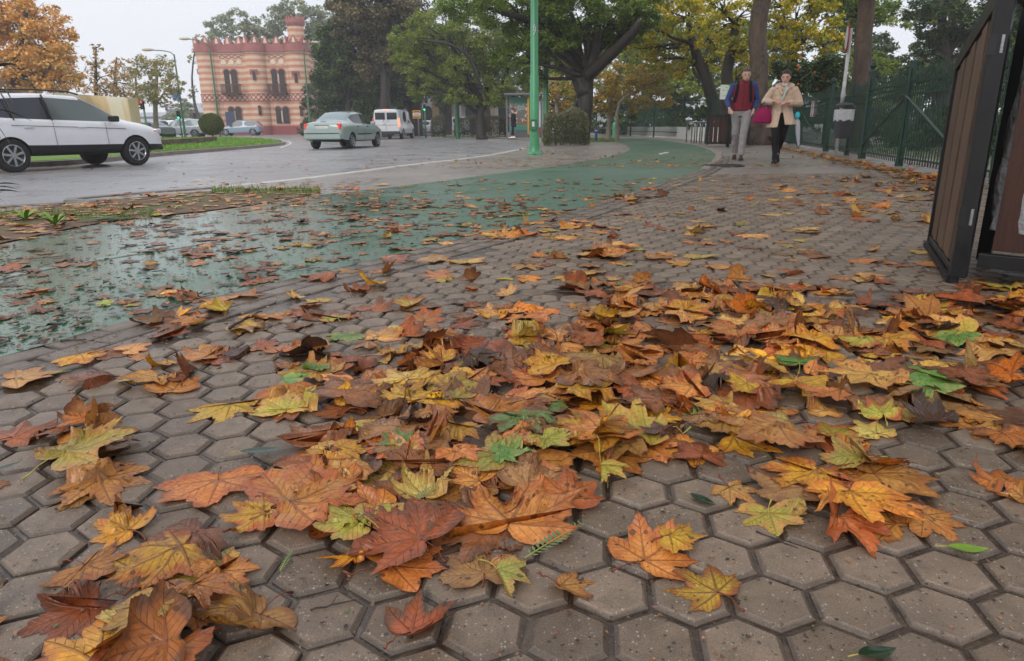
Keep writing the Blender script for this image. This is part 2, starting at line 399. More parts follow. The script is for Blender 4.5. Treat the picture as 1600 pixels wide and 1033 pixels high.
# joint bed under the tiles
fill_poly('paving_bed', [(-3.2, .2), (12, .2), (12, 10.3), (4.5, 10.3)]+[(p.x+.03, p.y) for p in reversed(cyc_near) if p.y < 10.2 and p.y > .3], -.0085, M_grime)
# manhole cover
M_iron = pmat('cast_iron', S(62, 60, 60), .45, .4, var=.2, scale=20, bump=.6, bscale=40)
mc = thing('manhole_cover', 'round dark iron manhole cover in the path before the walking man', 'manhole cover', at(1130, 258.6))
mb = MB(); mb.loft([(0, 0, -.02, .36, .36), (0, 0, .006, .36, .36), (0, 0, .009, .33, .33)], 28); mb.build('cover_frame', M_iron, mc)
mb = MB()
for i in range(-4, 5):
    hl = sqrt(max(.31**2-(i*.065)**2, 0)); mb.box((0, i*.065, .013), (hl*2, .03, .008))
mb.build('cover_ribs', M_iron, mc)
# ================================================================== FALLEN PLANE LEAVES
HALF = [(0, 1.0), (6, .85), (9, .865), (13, .73), (16, .60), (20, .64), (24, .56), (27, .52), (31, .60), (34, .68), (37, .72), (40, .80), (45, .95), (49, .80), (53, .76), (57, .68), (61, .66), (65, .56),
        (69, .50), (74, .56), (78, .64), (83, .70), (88, .76), (94, .62), (101, .60), (108, .52), (118, .45), (130, .34), (145, .22), (163, .08), (180, .06)]
def leaf_shape(rs, rings=7, lobe=1.0, simple=False):
    """one leaf outline and its inner rings, in leaf units (tip radius 1, petiole joint at 0,0, tip towards +y)"""
    ctrl = HALF if not simple else HALF[::2]
    def side(sgn):
        out = []; w = 1+.10*rs.standard_normal()
        for i, (a, r) in enumerate(ctrl):
            k = 1+.05*rs.standard_normal()
            r2 = r*k*(1 if i == 0 else w)
            r2 = (r2**lobe)
            out.append((a*(1+.02*rs.standard_normal()) if 0 < a < 180 else a, r2))
        return out
    A = side(1); B = side(-1); B[0] = A[0]; B[-1] = A[-1]
    pts = [(a, r) for a, r in A]+[(360-a, r) for a, r in reversed(B[1:-1])]
    if not simple:                                              # midpoints, a little fringed
        q = []
        for i in range(len(pts)):
            a, r = pts[i]; a2, r2 = pts[(i+1) % len(pts)]
            if a2 < a: a2 += 360
            q += [(a, r), ((a+a2)/2, (r+r2)/2*(1-.025*rs.random()))]
        pts = q
    if rs.random() < .25:                                       # a torn or rotted bite out of the margin
        w0 = rs.uniform(0, 330); k_ = rs.uniform(.45, .8); pts = [(a, r*(k_+.12*rs.random()) if w0 < a < w0+rs.uniform(15, 35) else r) for a, r in pts]
    n = len(pts); V = [(0, 0)]; fr = [((k+1)/rings)**.85 for k in range(rings)]
    for f in fr:
        for a, r in pts:
            V.append((f*r*sin(R(a)), f*r*cos(R(a))))
    F = []
    for i in range(n): F.append((0, 1+i, 1+(i+1) % n, 1+(i+1) % n))
    for k in range(rings-1):
        for i in range(n):
            j = (i+1) % n; F.append((1+k*n+i, 1+(k+1)*n+i, 1+(k+1)*n+j, 1+k*n+j))
    return np.array(V), F, n
def bend(P, k, ang, power=1.0):
    """roll the sheet with curvature k about an axis at angle ang"""
    k = float(np.clip(k, -1.35, 1.35)); c, s_ = cos(ang), sin(ang); u = P[:, 0]*c+P[:, 1]*s_; v = -P[:, 0]*s_+P[:, 1]*c; z = P[:, 2]
    kk = k*(np.abs(u)**(power-1)) if power != 1 else np.full_like(u, k)
    kk = np.where(np.abs(kk) < 1e-4, 1e-4, kk); th = kk*u
    un = np.sin(th)/kk-z*np.sin(th); zn = (1-np.cos(th))/kk+z*np.cos(th)
    return np.stack([un*c-v*s_, un*s_+v*c, zn], 1)
def leaf_3d(V, rs, curl):
    x, y = V[:, 0], V[:, 1]; r = np.sqrt(x*x+y*y); ph = np.degrees(np.abs(np.arctan2(x, y)))
    dl = np.min(np.abs(ph[:, None]-np.array([0, 45, 88])[None]), axis=1); cr = r*np.sin(np.radians(np.minimum(dl, 90)))
    z = .26*np.minimum(cr, .25)*(.6+.8*rs.random())                       # the blade bulges between its veins
    for _ in range(4):
        a = rs.random()*6.28; f = 3+6*rs.random(); z = z+(.012+.02*curl*.5)*np.sin(f*(x*cos(a)+y*sin(a))+rs.random()*6)*r
    P = np.stack([x, y, z], 1)
    if curl > .5 and rs.random() < .34:                 # folded over along the midrib
        a = rs.uniform(.5, 2.3)*(1 if rs.random() < .5 else -1); h = P[:, 0] > 0; xx = P[h, 0].copy(); P[h, 0] = xx*cos(a); P[h, 2] += xx*sin(a)
    P = bend(P, rs.normal(0, .55)*curl+(.25*curl), rs.random()*pi)
    P = bend(P, rs.normal(0, 1.0)*curl, rs.random()*pi, 2.2)
    if curl > .8: P = bend(P, rs.normal(0, 1.0)*curl*.5, rs.random()*pi, 1.6)
    return P
def leaf_mat():
    t = NT('plane_leaf'); uvn = t.n('ShaderNodeUVMap'); uvn.uv_map = 'uv'; uv = uvn.outputs[0]
    sx = t.n('ShaderNodeSeparateXYZ'); t.l(uv, sx.inputs[0]); x, y = sx.outputs[0], sx.outputs[1]; seed = sx.outputs[2]
    r = t.math('SQRT', t.math('ADD', t.math('MULTIPLY', x, x), t.math('MULTIPLY', y, y)))
    ph = t.math('ABSOLUTE', t.math('ARCTAN2', x, y))
    d = t.math('MINIMUM', ph, t.math('MINIMUM', t.math('ABSOLUTE', t.math('SUBTRACT', ph, .785)), t.math('ABSOLUTE', t.math('SUBTRACT', ph, 1.536))))
    cr = t.math('MULTIPLY', r, t.math('SINE', d)); al = t.math('MULTIPLY', r, t.math('COSINE', d))
    vw = t.math('MULTIPLY', t.math('SUBTRACT', 1.15, r), .024)
    main = t.mr(t.math('DIVIDE', cr, vw), .5, 1.3, 1, 0)
    q = t.math('FRACT', t.math('MULTIPLY', t.math('SUBTRACT', al, t.math('MULTIPLY', cr, 1.1)), 7.5))
    sec = t.mr(t.math('ABSOLUTE', t.math('SUBTRACT', q, .5)), 0, .085, 1, 0)
    sec = t.math('MULTIPLY', sec, t.mr(cr, 0, .25, .75, .35))
    vein = t.math('MAXIMUM', main, sec, clamp=True)
    at1 = t.n('ShaderNodeAttribute'); at1.attribute_name = 'c1'; at2 = t.n('ShaderNodeAttribute'); at2.attribute_name = 'c2'
    c1, c2 = at1.outputs['Color'], at2.outputs['Color']; fr = at1.outputs['Alpha']; vd = at2.outputs['Alpha']
    ob = t.obj()
    nA = t.noise(ob, 22, 4, .6); nB = t.noise(ob, 95, 4, .65); nC = t.noise(ob, 7, 2)
    # second colour creeps in from the margin and away from the veins
    e = t.math('ADD', t.math('MULTIPLY', fr, .75), t.math('MULTIPLY', t.math('SUBTRACT', nA, .5), 2.1))
    e = t.math('ADD', e, t.math('MULTIPLY', cr, .5))
    m = t.mr(e, .35, .85, 0, 1)
    c = t.mix(m, c1, c2)
    c = t.mix(1, c, t.mr(nB, .25, .75, .66, 1.3), 'MULTIPLY')
    c = t.mix(1, c, t.mr(nC, .3, .7, .78, 1.18), 'MULTIPLY')
    vo = t.n('ShaderNodeTexVoronoi'); t.l(ob, vo.inputs['Vector']); vo.inputs['Scale'].default_value = 85
    sc_ = t.n('ShaderNodeSeparateColor'); t.l(vo.outputs['Color'], sc_.inputs[0])
    spot = t.math('LESS_THAN', vo.outputs['Distance'], t.math('MULTIPLY', t.math('POWER', sc_.outputs[0], 8.0), .55))
    c = t.mix(t.math('MULTIPLY', spot, .75), c, (.035, .018, .01, 1))
    edge = t.math('MULTIPLY', t.mr(fr, .93, 1.0, 0, 1), t.mr(nA, .42, .6, 0, .8))
    c = t.mix(edge, c, (.07, .028, .012, 1))
    vc = t.mix(vd, t.mix(1, c, (1.25, 1.2, .9, 1), 'MULTIPLY'), (.16, .045, .018, 1))
    c = t.mix(t.math('MULTIPLY', vein, t.mr(vd, 0, 1, .7, .85)), c, vc)
    geo = t.n('ShaderNodeNewGeometry')
    c = t.mix(t.math('MULTIPLY', geo.outputs['Backfacing'], .15), c, t.mix(.5, c, (.42, .30, .19, 1)))
    hgt = t.math('SUBTRACT', t.math('MULTIPLY', nB, .5), t.math('MULTIPLY', vein, .8))
    nm = t.bump(hgt, .8, .0022, t.bump(nA, .5, .006))
    rg = t.mr(t.noise(ob, 13, 3), .35, .65, .16, .46)
    b = t.prin(c, rg, 0, .5, nm)
    tr = t.n('ShaderNodeBsdfTranslucent'); t.l(c, tr.inputs[0])
    ms = t.n('ShaderNodeMixShader'); ms.inputs[0].default_value = .16; t.l(b.outputs[0], ms.inputs[1]); t.l(tr.outputs[0], ms.inputs[2]); t.l(ms.outputs[0], t.out.inputs[0])
    return t.m
M_leaf = leaf_mat()
M_stem = pmat('leaf_stalk', S(112, 52, 30), .35, var=.3, scale=60)
M_stemg = pmat('leaf_stalk_pale', S(164, 152, 62), .35, var=.2, scale=60)
# colour kinds: base, second, vein darkness 0..1, words, weight
KINDS = {
 'tan':     (S(220, 150, 76), S(190, 112, 50), .8, 'tan orange'),
 'orange':  (S(216, 128, 48), S(178, 88, 36), .8, 'bright orange'),
 'rust':    (S(164, 86, 38), S(120, 60, 30), .7, 'rust red'),
 'brown':   (S(148, 92, 54), S(106, 64, 40), .5, 'dull brown'),
 'mauve':   (S(180, 126, 86), S(136, 86, 60), .5, 'pinkish brown'),
 'dark':    (S(74, 46, 38), S(46, 32, 28), .3, 'dark brown'),
 'yellow':  (S(232, 178, 50), S(212, 138, 44), .75, 'golden yellow'),
 'pale':    (S(226, 182, 106), S(204, 140, 78), .7, 'pale straw'),
 'ylgreen': (S(186, 180, 74), S(206, 160, 84), .55, 'yellow green'),
 'green':   (S(92, 142, 66), S(146, 160, 84), .1, 'green'),
 'grgreen': (S(120, 146, 104), S(96, 128, 84), .05, 'grey green'),
 'yelred':  (S(222, 162, 42), S(178, 88, 36), .95, 'yellow and red'),
}
GRIDY = [240, 280, 310, 350, 390, 430, 470, 520, 570, 620, 670, 720, 780, 840, 900, 960, 1040]
GRID = ["0000001111111240", "1111111112112240", "2211234432112320", "2123334433222110", "2133332244211110", "3134421126565434",
        "3344422248788788", "2344567678887887", "3444578899988776", "3114667898996343", "3531579898887613", "4421689975324512",
        "1102688841026611", "0254257630311100", "1476112310310000", "6884113100100100"]
def density(px, py):
    if py < 240 or py >= 1040: return 0
    for k in range(len(GRID)):
        if py < GRIDY[k+1]: break
    c = GRID[k][min(max(int(px//100), 0), 15)]; c = int(c)/10
    return -math.log(1-min(c, .93))
# height field of what already lies on the ground (1 cm cells)
GX0, GX1, GY0, GY1, GS = -5.0, 8.0, .3, 10.0, .01
HF_ = np.zeros((int((GY1-GY0)/GS), int((GX1-GX0)/GS)), dtype=np.float32)
def hsample(x, y):
    i = np.clip(((y-GY0)/GS).astype(int), 0, HF_.shape[0]-1); j = np.clip(((x-GX0)/GS).astype(int), 0, HF_.shape[1]-1); return i, j
def place_leaf(x, y, size, yaw, kind, rs, curl, hi=True, tilt=0.0, flip=False, fixed=None):
    simple = not hi
    V2, F, n = leaf_shape(rs, 7 if hi else 3, lobe=rs.uniform(.55, 1.05), simple=simple)
    P = leaf_3d(V2, rs, curl)
    if flip: P = P*np.array([1, 1, -1])
    sx = rs.uniform(.88, 1.1); P = P*size*np.array([sx, 1, 1])
    P[:, 2] *= .95
    ta = rs.random()*2*pi; ti = rs.normal(0, .10)+tilt
    P = np.array((Matrix.Rotation(yaw, 3, 'Z') @ Matrix.Rotation(ti, 3, Vector((cos(ta), sin(ta), 0))))) .dot(P.T).T
    c0 = np.array([x, y, 0]); ctr = P[:, :2].mean(0); P[:, 0] -= ctr[0]; P[:, 1] -= ctr[1]; joint = P[0].copy()
    P = P+c0
    i, j = hsample(P[:, 0], P[:, 1]); H = HF_[i, j]
    base = np.percentile(H-P[:, 2], 72); z = P[:, 2]+base
    z = H+(z-H)*.88; z = np.maximum(z, H+.0012); P[:, 2] = z
    z = np.minimum(z, np.median(z)+.020)                # later leaves do not tent over a blade that stands on edge
    np.maximum.at(HF_, (i, j), z.astype(np.float32)+.0006)
    for di, dj in ((0, 1), (1, 0), (1, 1)):
        ii = np.clip(i+di, 0, HF_.shape[0]-1); jj = np.clip(j+dj, 0, HF_.shape[1]-1); np.maximum.at(HF_, (ii, jj), (z.astype(np.float32)*.85))
    k = KINDS[kind]; f = np.minimum(np.repeat(np.arange(0, (len(V2)-1)//n+1), [1]+[n]*((len(V2)-1)//n))/((len(V2)-1)//n), 1)
    jit = 1+rs.normal(0, .10, 3)*np.array([1, .8, .6]); br = .98*(1+rs.normal(0, .18)); wb = np.array([.95, .90, .70])
    c1 = np.array(k[0][:3])*jit*br*wb; c2 = np.array(k[1][:3])*jit*br*wb*.92
    if rs.random() < .25: c2 = np.array(KINDS['orange'][1][:3]) if kind in ('yellow', 'ylgreen', 'tan') else np.array(KINDS['brown'][1][:3])
    A1 = np.concatenate([np.tile(c1, (len(P), 1)), f[:, None]], 1); A2 = np.concatenate([np.tile(c2, (len(P), 1)), np.full((len(P), 1), k[2])], 1)
    return dict(P=P, F=F, uv=V2, A1=A1, A2=A2, kind=kind, x=x, y=y, size=size, curl=curl, n=n, yaw=yaw, hi=hi)
LEAVES = []
rs = np.random.default_rng(5)
# candidate spots, drawn from the cover seen in each part of the photograph
cand = []
for _ in range(240000):
    X = rs.uniform(-4.5, 7.5); Y = .35+9.3*rs.random()**1.0
    q = proj((X, Y, 0))
    if not (-130 < q[0] < 1730 and 236 < q[1] < 1120): continue
    lam = density(min(max(q[0], 0), 1599), min(q[1], 1035))
    # size statistics: mean area of a leaf about .0100 m2
    want = lam/.0105*(1.25 if q[0] > 450 and q[1] > 450 else ((1.15 if inpoly(X, Y, cyc_poly) else .8) if q[1] < 430 else .85)); have = 240000/(12.0*9.3)
    if rs.random() < want/have:
        if q[1] < 300 and rs.random() < .1: continue
        cand.append((X, Y, q))
WTS = dict(tan=.30, orange=.06, rust=.11, brown=.12, mauve=.10, dark=.04, yellow=.12, pale=.13, ylgreen=.06, green=.02, yelred=.02)
WFAR = dict(tan=.24, orange=.05, rust=.08, brown=.10, mauve=.12, dark=.02, yellow=.06, pale=.27, ylgreen=.06, green=.01)
WL = dict(tan=.14, rust=.14, brown=.24, mauve=.24, dark=.10, pale=.09, orange=.03, ylgreen=.02)
def pick(w):
    ks = list(w); p = np.array([w[k] for k in ks]); return ks[rs.choice(len(ks), p=p/p.sum())]
cand.sort(key=lambda c: -c[1]+rs.normal(0, .35))
for X, Y, q in cand:
    left = inpoly(X, Y, cyc_poly)
    w = WL if left and Y < 7 else (WFAR if q[1] < 440 else WTS)
    size = float(np.clip(rs.lognormal(math.log(.094), .27), .045, .135))
    pile = density(min(max(q[0], 0), 1599), min(q[1], 1035)) > 1.0
    curl = float(abs(rs.normal(.75, .42))) if not left else float(abs(rs.normal(.15, .15)))
    if left and rs.random() < .09: curl = 1.2
    if q[1] < 440 and not left: curl *= .7
    if left: size *= .72
    tilt = rs.normal(0, .18) if pile else 0
    LEAVES.append(place_leaf(X, Y, size, rs.random()*2*pi, pick(w), rs, curl, hi=Y < 2.9, tilt=tilt, flip=rs.random() < .5))
# leaves one can single out in the photograph: px, py of the middle, width px, heading of the tip in the picture (deg, 0 right, 90 up), kind, curl, words
HERO = [
 (805, 815, 235, 60, 'tan', .45, 'largest tan leaf with red veins at the front edge of the pile'),
 (640, 850, 190, 160, 'rust', .55, 'large rust orange leaf lying before the large tan leaf'),
 (655, 980, 170, 30, 'rust', 1.1, 'crumpled rust leaf alone on the pavers at the bottom edge'),
 (1106, 922, 130, 150, 'yelred', .45, 'lone yellow and red leaf on bare pavers at bottom right'),
 (1262, 748, 165, 200, 'yellow', .4, 'broad golden leaf with a torn hole right of the pile'),
 (1335, 795, 175, 300, 'yellow', .35, 'large yellow leaf with pointed lobes under the golden leaf'),
 (1378, 738, 100, 0, 'orange', .9, 'arched orange leaf touching the broad golden leaf'),
 (1205, 810, 105, 290, 'ylgreen', .5, 'two tone green and salmon leaf left of the yellow leaf'),
 (1372, 655, 95, 140, 'ylgreen', .35, 'yellow green leaf with red stalk alone on dark pavers'),
 (1455, 608, 95, 20, 'green', .4, 'fresh green leaf with two broad lobes at right'),
 (1245, 575, 85, 120, 'green', .5, 'green star shaped leaf in the pile at right of centre'),
 (1500, 605, 120, 330, 'brown', .2, 'wet flat brown leaf beside the fresh green leaf'),
 (1575, 690, 110, 320, 'orange', .6, 'orange leaf cut by the right edge above the pavers'),
 (948, 750, 105, 270, 'ylgreen', .7, 'green and rust leaf hanging over the pile front at centre'),
 (860, 722, 90, 330, 'ylgreen', .4, 'lime yellow leaf with a long stalk near the pile front'),
 (815, 690, 120, 310, 'grgreen', .2, 'flat grey green leaf upside down in mid pile'),
 (625, 712, 62, 100, 'green', .3, 'small bright green leaf in the middle of the pile'),
 (712, 640, 75, 120, 'ylgreen', .4, 'pale green pointed leaf above the flat grey green one'),
 (790, 738, 85, 0, 'green', .4, 'dark green leaf with brown margin near the pile front'),
 (640, 632, 110, 40, 'yellow', .5, 'yellow leaf beside the gold sweet wrapper'),
 (450, 640, 105, 60, 'ylgreen', .5, 'bright lime yellow leaf at the left of the pile'),
 (356, 640, 105, 250, 'yellow', .4, 'yellow leaf with brown tips on pavers left of the pile'),
 (500, 690, 125, 80, 'mauve', 1.3, 'upright dark brown curled leaf in the left of the pile'),
 (480, 790, 200, 20, 'tan', .45, 'wide tan leaf at the left front of the pile'),
 (400, 815, 110, 190, 'yellow', .5, 'yellow leaf at the lower left tip of the pile'),
 (265, 890, 175, 200, 'yelred', .5, 'orange and green leaf in the heap at bottom left'),
 (355, 900, 110, 330, 'tan', .4, 'pale tan leaf on top of the bottom left heap'),
 (240, 990, 150, 230, 'pale', .4, 'pale yellow leaf with red veins at the bottom left corner'),
 (115, 960, 150, 200, 'rust', 1.0, 'wet dark red curled leaf in the bottom left heap'),
 (315, 960, 130, 290, 'orange', .6, 'bright orange leaf under the pale yellow one at bottom left'),
 (130, 720, 230, 20, 'ylgreen', .5, 'long lime leaf in the small heap at left edge'),
 (160, 760, 150, 300, 'tan', .6, 'tan and green leaf under the lime leaf at left'),
 (35, 680, 120, 20, 'rust', .8, 'rust leaf at the left edge above the green heap'),
 (768, 495, 75, 90, 'yellow', 1.0, 'domed bright yellow leaf at the back of the pile'),
 (640, 480, 70, 20, 'yellow', .7, 'solitary yellow leaf arched over pavers behind the pile'),
 (930, 535, 85, 60, 'orange', .8, 'orange leaf lifted at the back of the pile'),
 (860, 600, 85, 150, 'yellow', .6, 'golden leaf in mid pile right of centre'),
 (920, 612, 190, 350, 'mauve', .5, 'long pinkish brown leaf with a green heart in mid pile'),
 (1130, 665, 70, 130, 'yellow', .8, 'upright yellow leaf at the right of mid pile'),
 (1095, 715, 95, 80, 'rust', 1.3, 'dark rust cupped leaf at the right front of the pile'),
 (1200, 690, 160, 210, 'pale', .3, 'glossy straw coloured leaf with brown veins at right of the pile'),
 (1350, 600, 130, 200, 'pale', .4, 'large pale leaf left of the fresh green leaf'),
 (600, 425, 55, 20, 'tan', .9, 'tan leaf arched on pavers by the cycle path edge'),
 (692, 438, 45, 170, 'ylgreen', .6, 'yellow green leaf touching a brown one behind the pile'),
 (735, 436, 50, 20, 'brown', .9, 'brown leaf touching the yellow green one behind the pile'),
 (825, 436, 52, 0, 'yellow', .6, 'pale gold leaf with raised lobes behind the pile'),
 (60, 455, 50, 30, 'tan', .5, 'tan leaf beside the dark curled one on the cycle path'),
 (68, 440, 26, 90, 'rust', 1.5, 'dark rust leaf standing on edge on the cycle path'),
 (350, 490, 75, 40, 'yellow', 1.0, 'bright yellow leaf standing at the back left of the pile'),
 (150, 600, 110, 20, 'rust', .9, 'rust leaf curled on pavers near the left edge'),
 (40, 590, 110, 10, 'pale', .6, 'straw leaf with a pale stalk at the left edge'),
 (715, 700, 80, 270, 'yellow', .5, 'mustard leaf with upright stalk in the middle of the pile'),
 (720, 735, 85, 330, 'tan', .4, 'smooth tan leaf over the mid front of the pile'),
 (790, 910, 110, 300, 'ylgreen', .8, 'drooping lime leaf at the lowest front of the pile'),
 (1230, 385, 42, 0, 'ylgreen', .6, 'pale green leaf on pavers far behind the pile'),
 (960, 372, 36, 10, 'rust', 1.1, 'rolled rust leaf on pavers behind the pile'),
 (1148, 365, 36, 0, 'rust', 1.1, 'cupped rust leaf on pavers in front of the walkers'),
 (815, 335, 62, 200, 'green', .9, 'curled pale green leaf on the green cycle path'),
 (1520, 440, 90, 20, 'orange', .6, 'bright orange leaf under the wooden cabinet'),
 (1560, 448, 80, 160, 'ylgreen', .4, 'olive leaf under the wooden cabinet'),
]
HL = []
for (px, py, w, hd, kind, curl, words) in HERO:
    p = at(px, py); pr = at(px+w/2, py); width = (pr-p).length*2
    e = at(px+cos(R(hd))*10, py-sin(R(hd))*10); yaw = atan2(e.y-p.y, e.x-p.x)-pi/2
    sz = float(np.clip(width/1.62, .04, .15))
    d = place_leaf(p.x, p.y, sz, yaw, kind, rs, curl*.8, hi=True, flip=rs.random() < .3)
    d['words'] = words; d['curl'] = curl; LEAVES.append(d); HL.append(d)
# --- which 300 show largest: screen area of the part that ends on top
def shown(d):
    P = d['P']; i, j = hsample(P[:, 0], P[:, 1]); top = (HF_[i, j]-P[:, 2]) < .006
    q = proj((d['x'], d['y'], 0)); d['q'] = q
    if not (-25 < q[0] < 1625 and q[1] < 1055): return 0
    sc = (d['size']/max(d['y']+.2, .3))**2/max(d['y']+.2, .3)
    return sc*(top.mean()**1.5)
for d in LEAVES: d['s'] = shown(d)
for d in HL: d['s'] = 1e9
order = sorted(range(len(LEAVES)), key=lambda i: -LEAVES[i]['s'])
single = set(order[:300])
def stem_geo(d, seed):
    P = d['P']; a = P[0]; n = d['n']; i180 = 1+((len(P)-1)//n-1)*n+n//2; b = P[i180]
    v = Vector(b-a); v.z = 0
    if v.length < 1e-5: v = Vector((0, -1, 0))
    v.normalize(); st = np.random.default_rng(seed); ln = d['size']*st.uniform(.35, .75); side = Vector((-v.y, v.x, 0))*st.uniform(-.35, .35)
    pts = []; p0 = Vector(a)+Vector((0, 0, .0012)); k = 6
    for t in range(k+1):
        u = t/k; p = p0+v*ln*u+side*ln*u*u
        i, j = hsample(np.array([p.x]), np.array([p.y])); zz = max(float(HF_[i, j][0])*.8, .0) if u > .35 else 0
        p.z = max(p0.z*(1-u)+.004*sin(pi*u)+st.uniform(0, .012)*u, zz+.0018); pts.append(p)
    return pts, [.0013, .0010, .0009, .0009, .0010, .0014, .0024][:k+1]
ZONES = [(lambda x, y: y < 300, 'on the far path'), (lambda x, y: x < 620 and y < 540, 'on or beside the cycle path'), (lambda x, y: y < 450, 'on the pavers behind the pile'),
         (lambda x, y: x > 1400 and y < 500, 'by the wooden cabinet foot'), (lambda x, y: x > 1250 and y < 640, 'in the pile before the cabinet'), (lambda x, y: x > 1250, 'on the pavers at lower right'),
         (lambda x, y: x < 430 and y > 830, 'in the bottom left heap'), (lambda x, y: x < 260 and y > 540, 'at the left edge'), (lambda x, y: y < 560, 'at the back of the pile'),
         (lambda x, y: y < 700 and x < 700, 'in the left of the pile'), (lambda x, y: y < 640, 'in the upper middle of the pile'), (lambda x, y: x < 700, 'in the left front of the pile'), (lambda x, y: x < 940, 'at the pile front near centre'), (lambda x, y: True, 'in the right front of the pile')]
zone = lambda q: next(z for f, z in ZONES if f(*q))
buck = {}
for i in single:
    d = LEAVES[i]
    if 'words' in d: continue
    st = 'curled' if d['curl'] > .75 else ('flat' if d['curl'] < .3 else 'wavy')
    d['key'] = (KINDS[d['kind']][3], st, zone(d['q'])); buck.setdefault(d['key'], []).append(i)
NUMS = ['first', 'second', 'third', 'fourth', 'fifth', 'sixth', 'seventh', 'eighth', 'ninth', 'tenth', 'eleventh', 'twelfth', 'thirteenth', 'fourteenth', 'fifteenth', 'sixteenth', 'seventeenth', 'eighteenth', 'nineteenth', 'twentieth']+['farther']*60
print('maxbucket', max(len(l) for l in buck.values()))
for k, l in buck.items():
    l.sort(key=lambda i: LEAVES[i]['q'][0])
    for r_, i in enumerate(l):
        LEAVES[i]['words'] = f'{k[0]} {k[1]} plane leaf {k[2]}' if len(l) == 1 else f'{NUMS[r_]} from left of the {k[0]} {k[1]} leaves {k[2]}'
SV, SF, SU, S1, S2 = [], [], [], [], []; off = 0
for i, d in enumerate(LEAVES):
    P = d['P']; F = np.array(d['F']); uv = d['uv']
    if i in single:
        org = np.array([d['x'], d['y'], 0.0]); q4 = F
        me_F = q4
        tri = [tuple(dict.fromkeys(f)) for f in d['F']]
        me = bpy.data.meshes.new('plane_leaf'); me.from_pydata((P-org).tolist(), [], tri)
        me.polygons.foreach_set('use_smooth', [True]*len(me.polygons))
        for nme, A in (('c1', d['A1']), ('c2', d['A2'])):
            ca = me.color_attributes.new(nme, 'FLOAT_COLOR', 'POINT'); ca.data.foreach_set('color', A.astype(np.float32).ravel())
        ul = me.uv_layers.new(name='uv'); li = np.empty(len(me.loops), dtype=np.int32); me.loops.foreach_get('vertex_index', li); ul.data.foreach_set('uv', uv[li].astype(np.float32).ravel())
        me.materials.append(M_leaf); me.update()
        o = bpy.data.objects.new('plane_leaf', me); C.objects.link(o); o.location = org
        tag(o, d['words'], 'leaf', 'fallen plane tree leaves on the pavement')
        pts, rad = stem_geo(d, i); mb = MB(); mb.tube([p-Vector(org) for p in pts], rad, 6)
        mb.build('leaf_stalk', M_stemg if d['kind'] in ('green', 'grgreen', 'ylgreen') else M_stem, o, smooth=True)
    else:
        f4 = F+off; SV.append(P); SF.append(f4); SU.append(uv); S1.append(d['A1']); S2.append(d['A2']); off += len(P)
SFa = np.concatenate(SF); tri_mask = SFa[:, 2] == SFa[:, 3]
# far leaves (beyond the height field) and on the road: simple flat ones
def far_leaf(X, Y, z, size, w):
    global off
    V2, F, n = leaf_shape(rs, 1, simple=True); P = leaf_3d(V2, rs, abs(rs.normal(.3, .3)))*size; a = rs.random()*6.28
    P = np.array(Matrix.Rotation(a, 3, 'Z')).dot(P.T).T; P[:, 2] = np.maximum(P[:, 2]-np.percentile(P[:, 2], 20), .001)*.7+.002+z; P[:, 0] += X; P[:, 1] += Y
    k = KINDS[w]; br = 1+rs.normal(0, .15); m = len(P)
    SV.append(P); SU.append(V2); S1.append(np.concatenate([np.tile(np.array(k[0][:3])*br, (m, 1)), np.full((m, 1), .5)], 1)); S2.append(np.concatenate([np.tile(np.array(k[1][:3])*br, (m, 1)), np.full((m, 1), k[2])], 1))
    SF.append(np.array(F)+off); off += m
for _ in range(5200):
    px = rs.uniform(250, 1480); py = rs.uniform(222, 262); 
    dens = .25+.6*(px > 560)*(1 if px < 900 else .9)+(1.6 if px > 1330 else 0)+(1.3 if 700 < px < 1110 else 0)
    if rs.random() > dens*((py-200)/60)**2*.30: continue
    p = at(px, py)
    if p.y > 30: continue
    on = inpoly(p.x, p.y, [(q.x, q.y) for q in edge+far])
    if not on: p = at(px, py, ZR)
    far_leaf(p.x, p.y, 0 if on else ZR, rs.uniform(.05, .09), pick(WFAR))
for _ in range(900):     # drift along the foot of the fence
    t = rs.random()**1.3; a, b = Vector((5.25, 7.9)), Vector((8.2, 21.5)); p = a.lerp(b, t); far_leaf(p.x-abs(rs.normal(0, .22)), p.y, abs(rs.normal(0, .02)), rs.uniform(.06, .10), pick(WTS if rs.random() < .5 else WFAR))
for _ in range(750):     # the road
    px = rs.uniform(-50, 820); py = rs.uniform(225, 300); p = at(px, py, ZR)
    if inpoly(p.x, p.y, [(q.x, q.y) for q in edge+far]) or p.y < 3.4: continue
    d, sd = dist_curve(p.x, p.y, [(q.x, q.y) for q in k1+k2[1:]])
    if rs.random() > math.exp(-d/1.6)*.9+.05: continue
    far_leaf(p.x, p.y, ZR, rs.uniform(.03, .08), pick(WL))
for _ in range(420):     # leaf drift on the soil strip and at the kerb
    px = rs.uniform(0, 600); py = 332-px*.06+rs.normal(0, 14)
    p = at(px, py)
    if not inpoly(p.x, p.y, [(q.x, q.y) for q in edge+far]): continue
    far_leaf(p.x, p.y, 0, rs.uniform(.04, .085), pick(WFAR if rs.random() < .6 else WTS))
SV = np.concatenate(SV); SF = np.concatenate(SF); SU = np.concatenate(SU); S1 = np.concatenate(S1); S2 = np.concatenate(S2)
t3 = SF[:, 2] == SF[:, 3]; T3 = SF[t3][:, :3]; Q4 = SF[~t3]; T = np.concatenate([T3, Q4[:, [0, 1, 2]], Q4[:, [0, 2, 3]]])
o = npmesh('fallen_leaves', SV, T, M_leaf, smooth=True, attrs={'c1': S1, 'c2': S2}, uv=SU)
tag(o, 'carpet of smaller and half buried brown and yellow plane leaves over the pavement', 'leaves', kind='stuff')
print('LEAVES', len(LEAVES), 'cand', len(cand), 'tris', len(T))
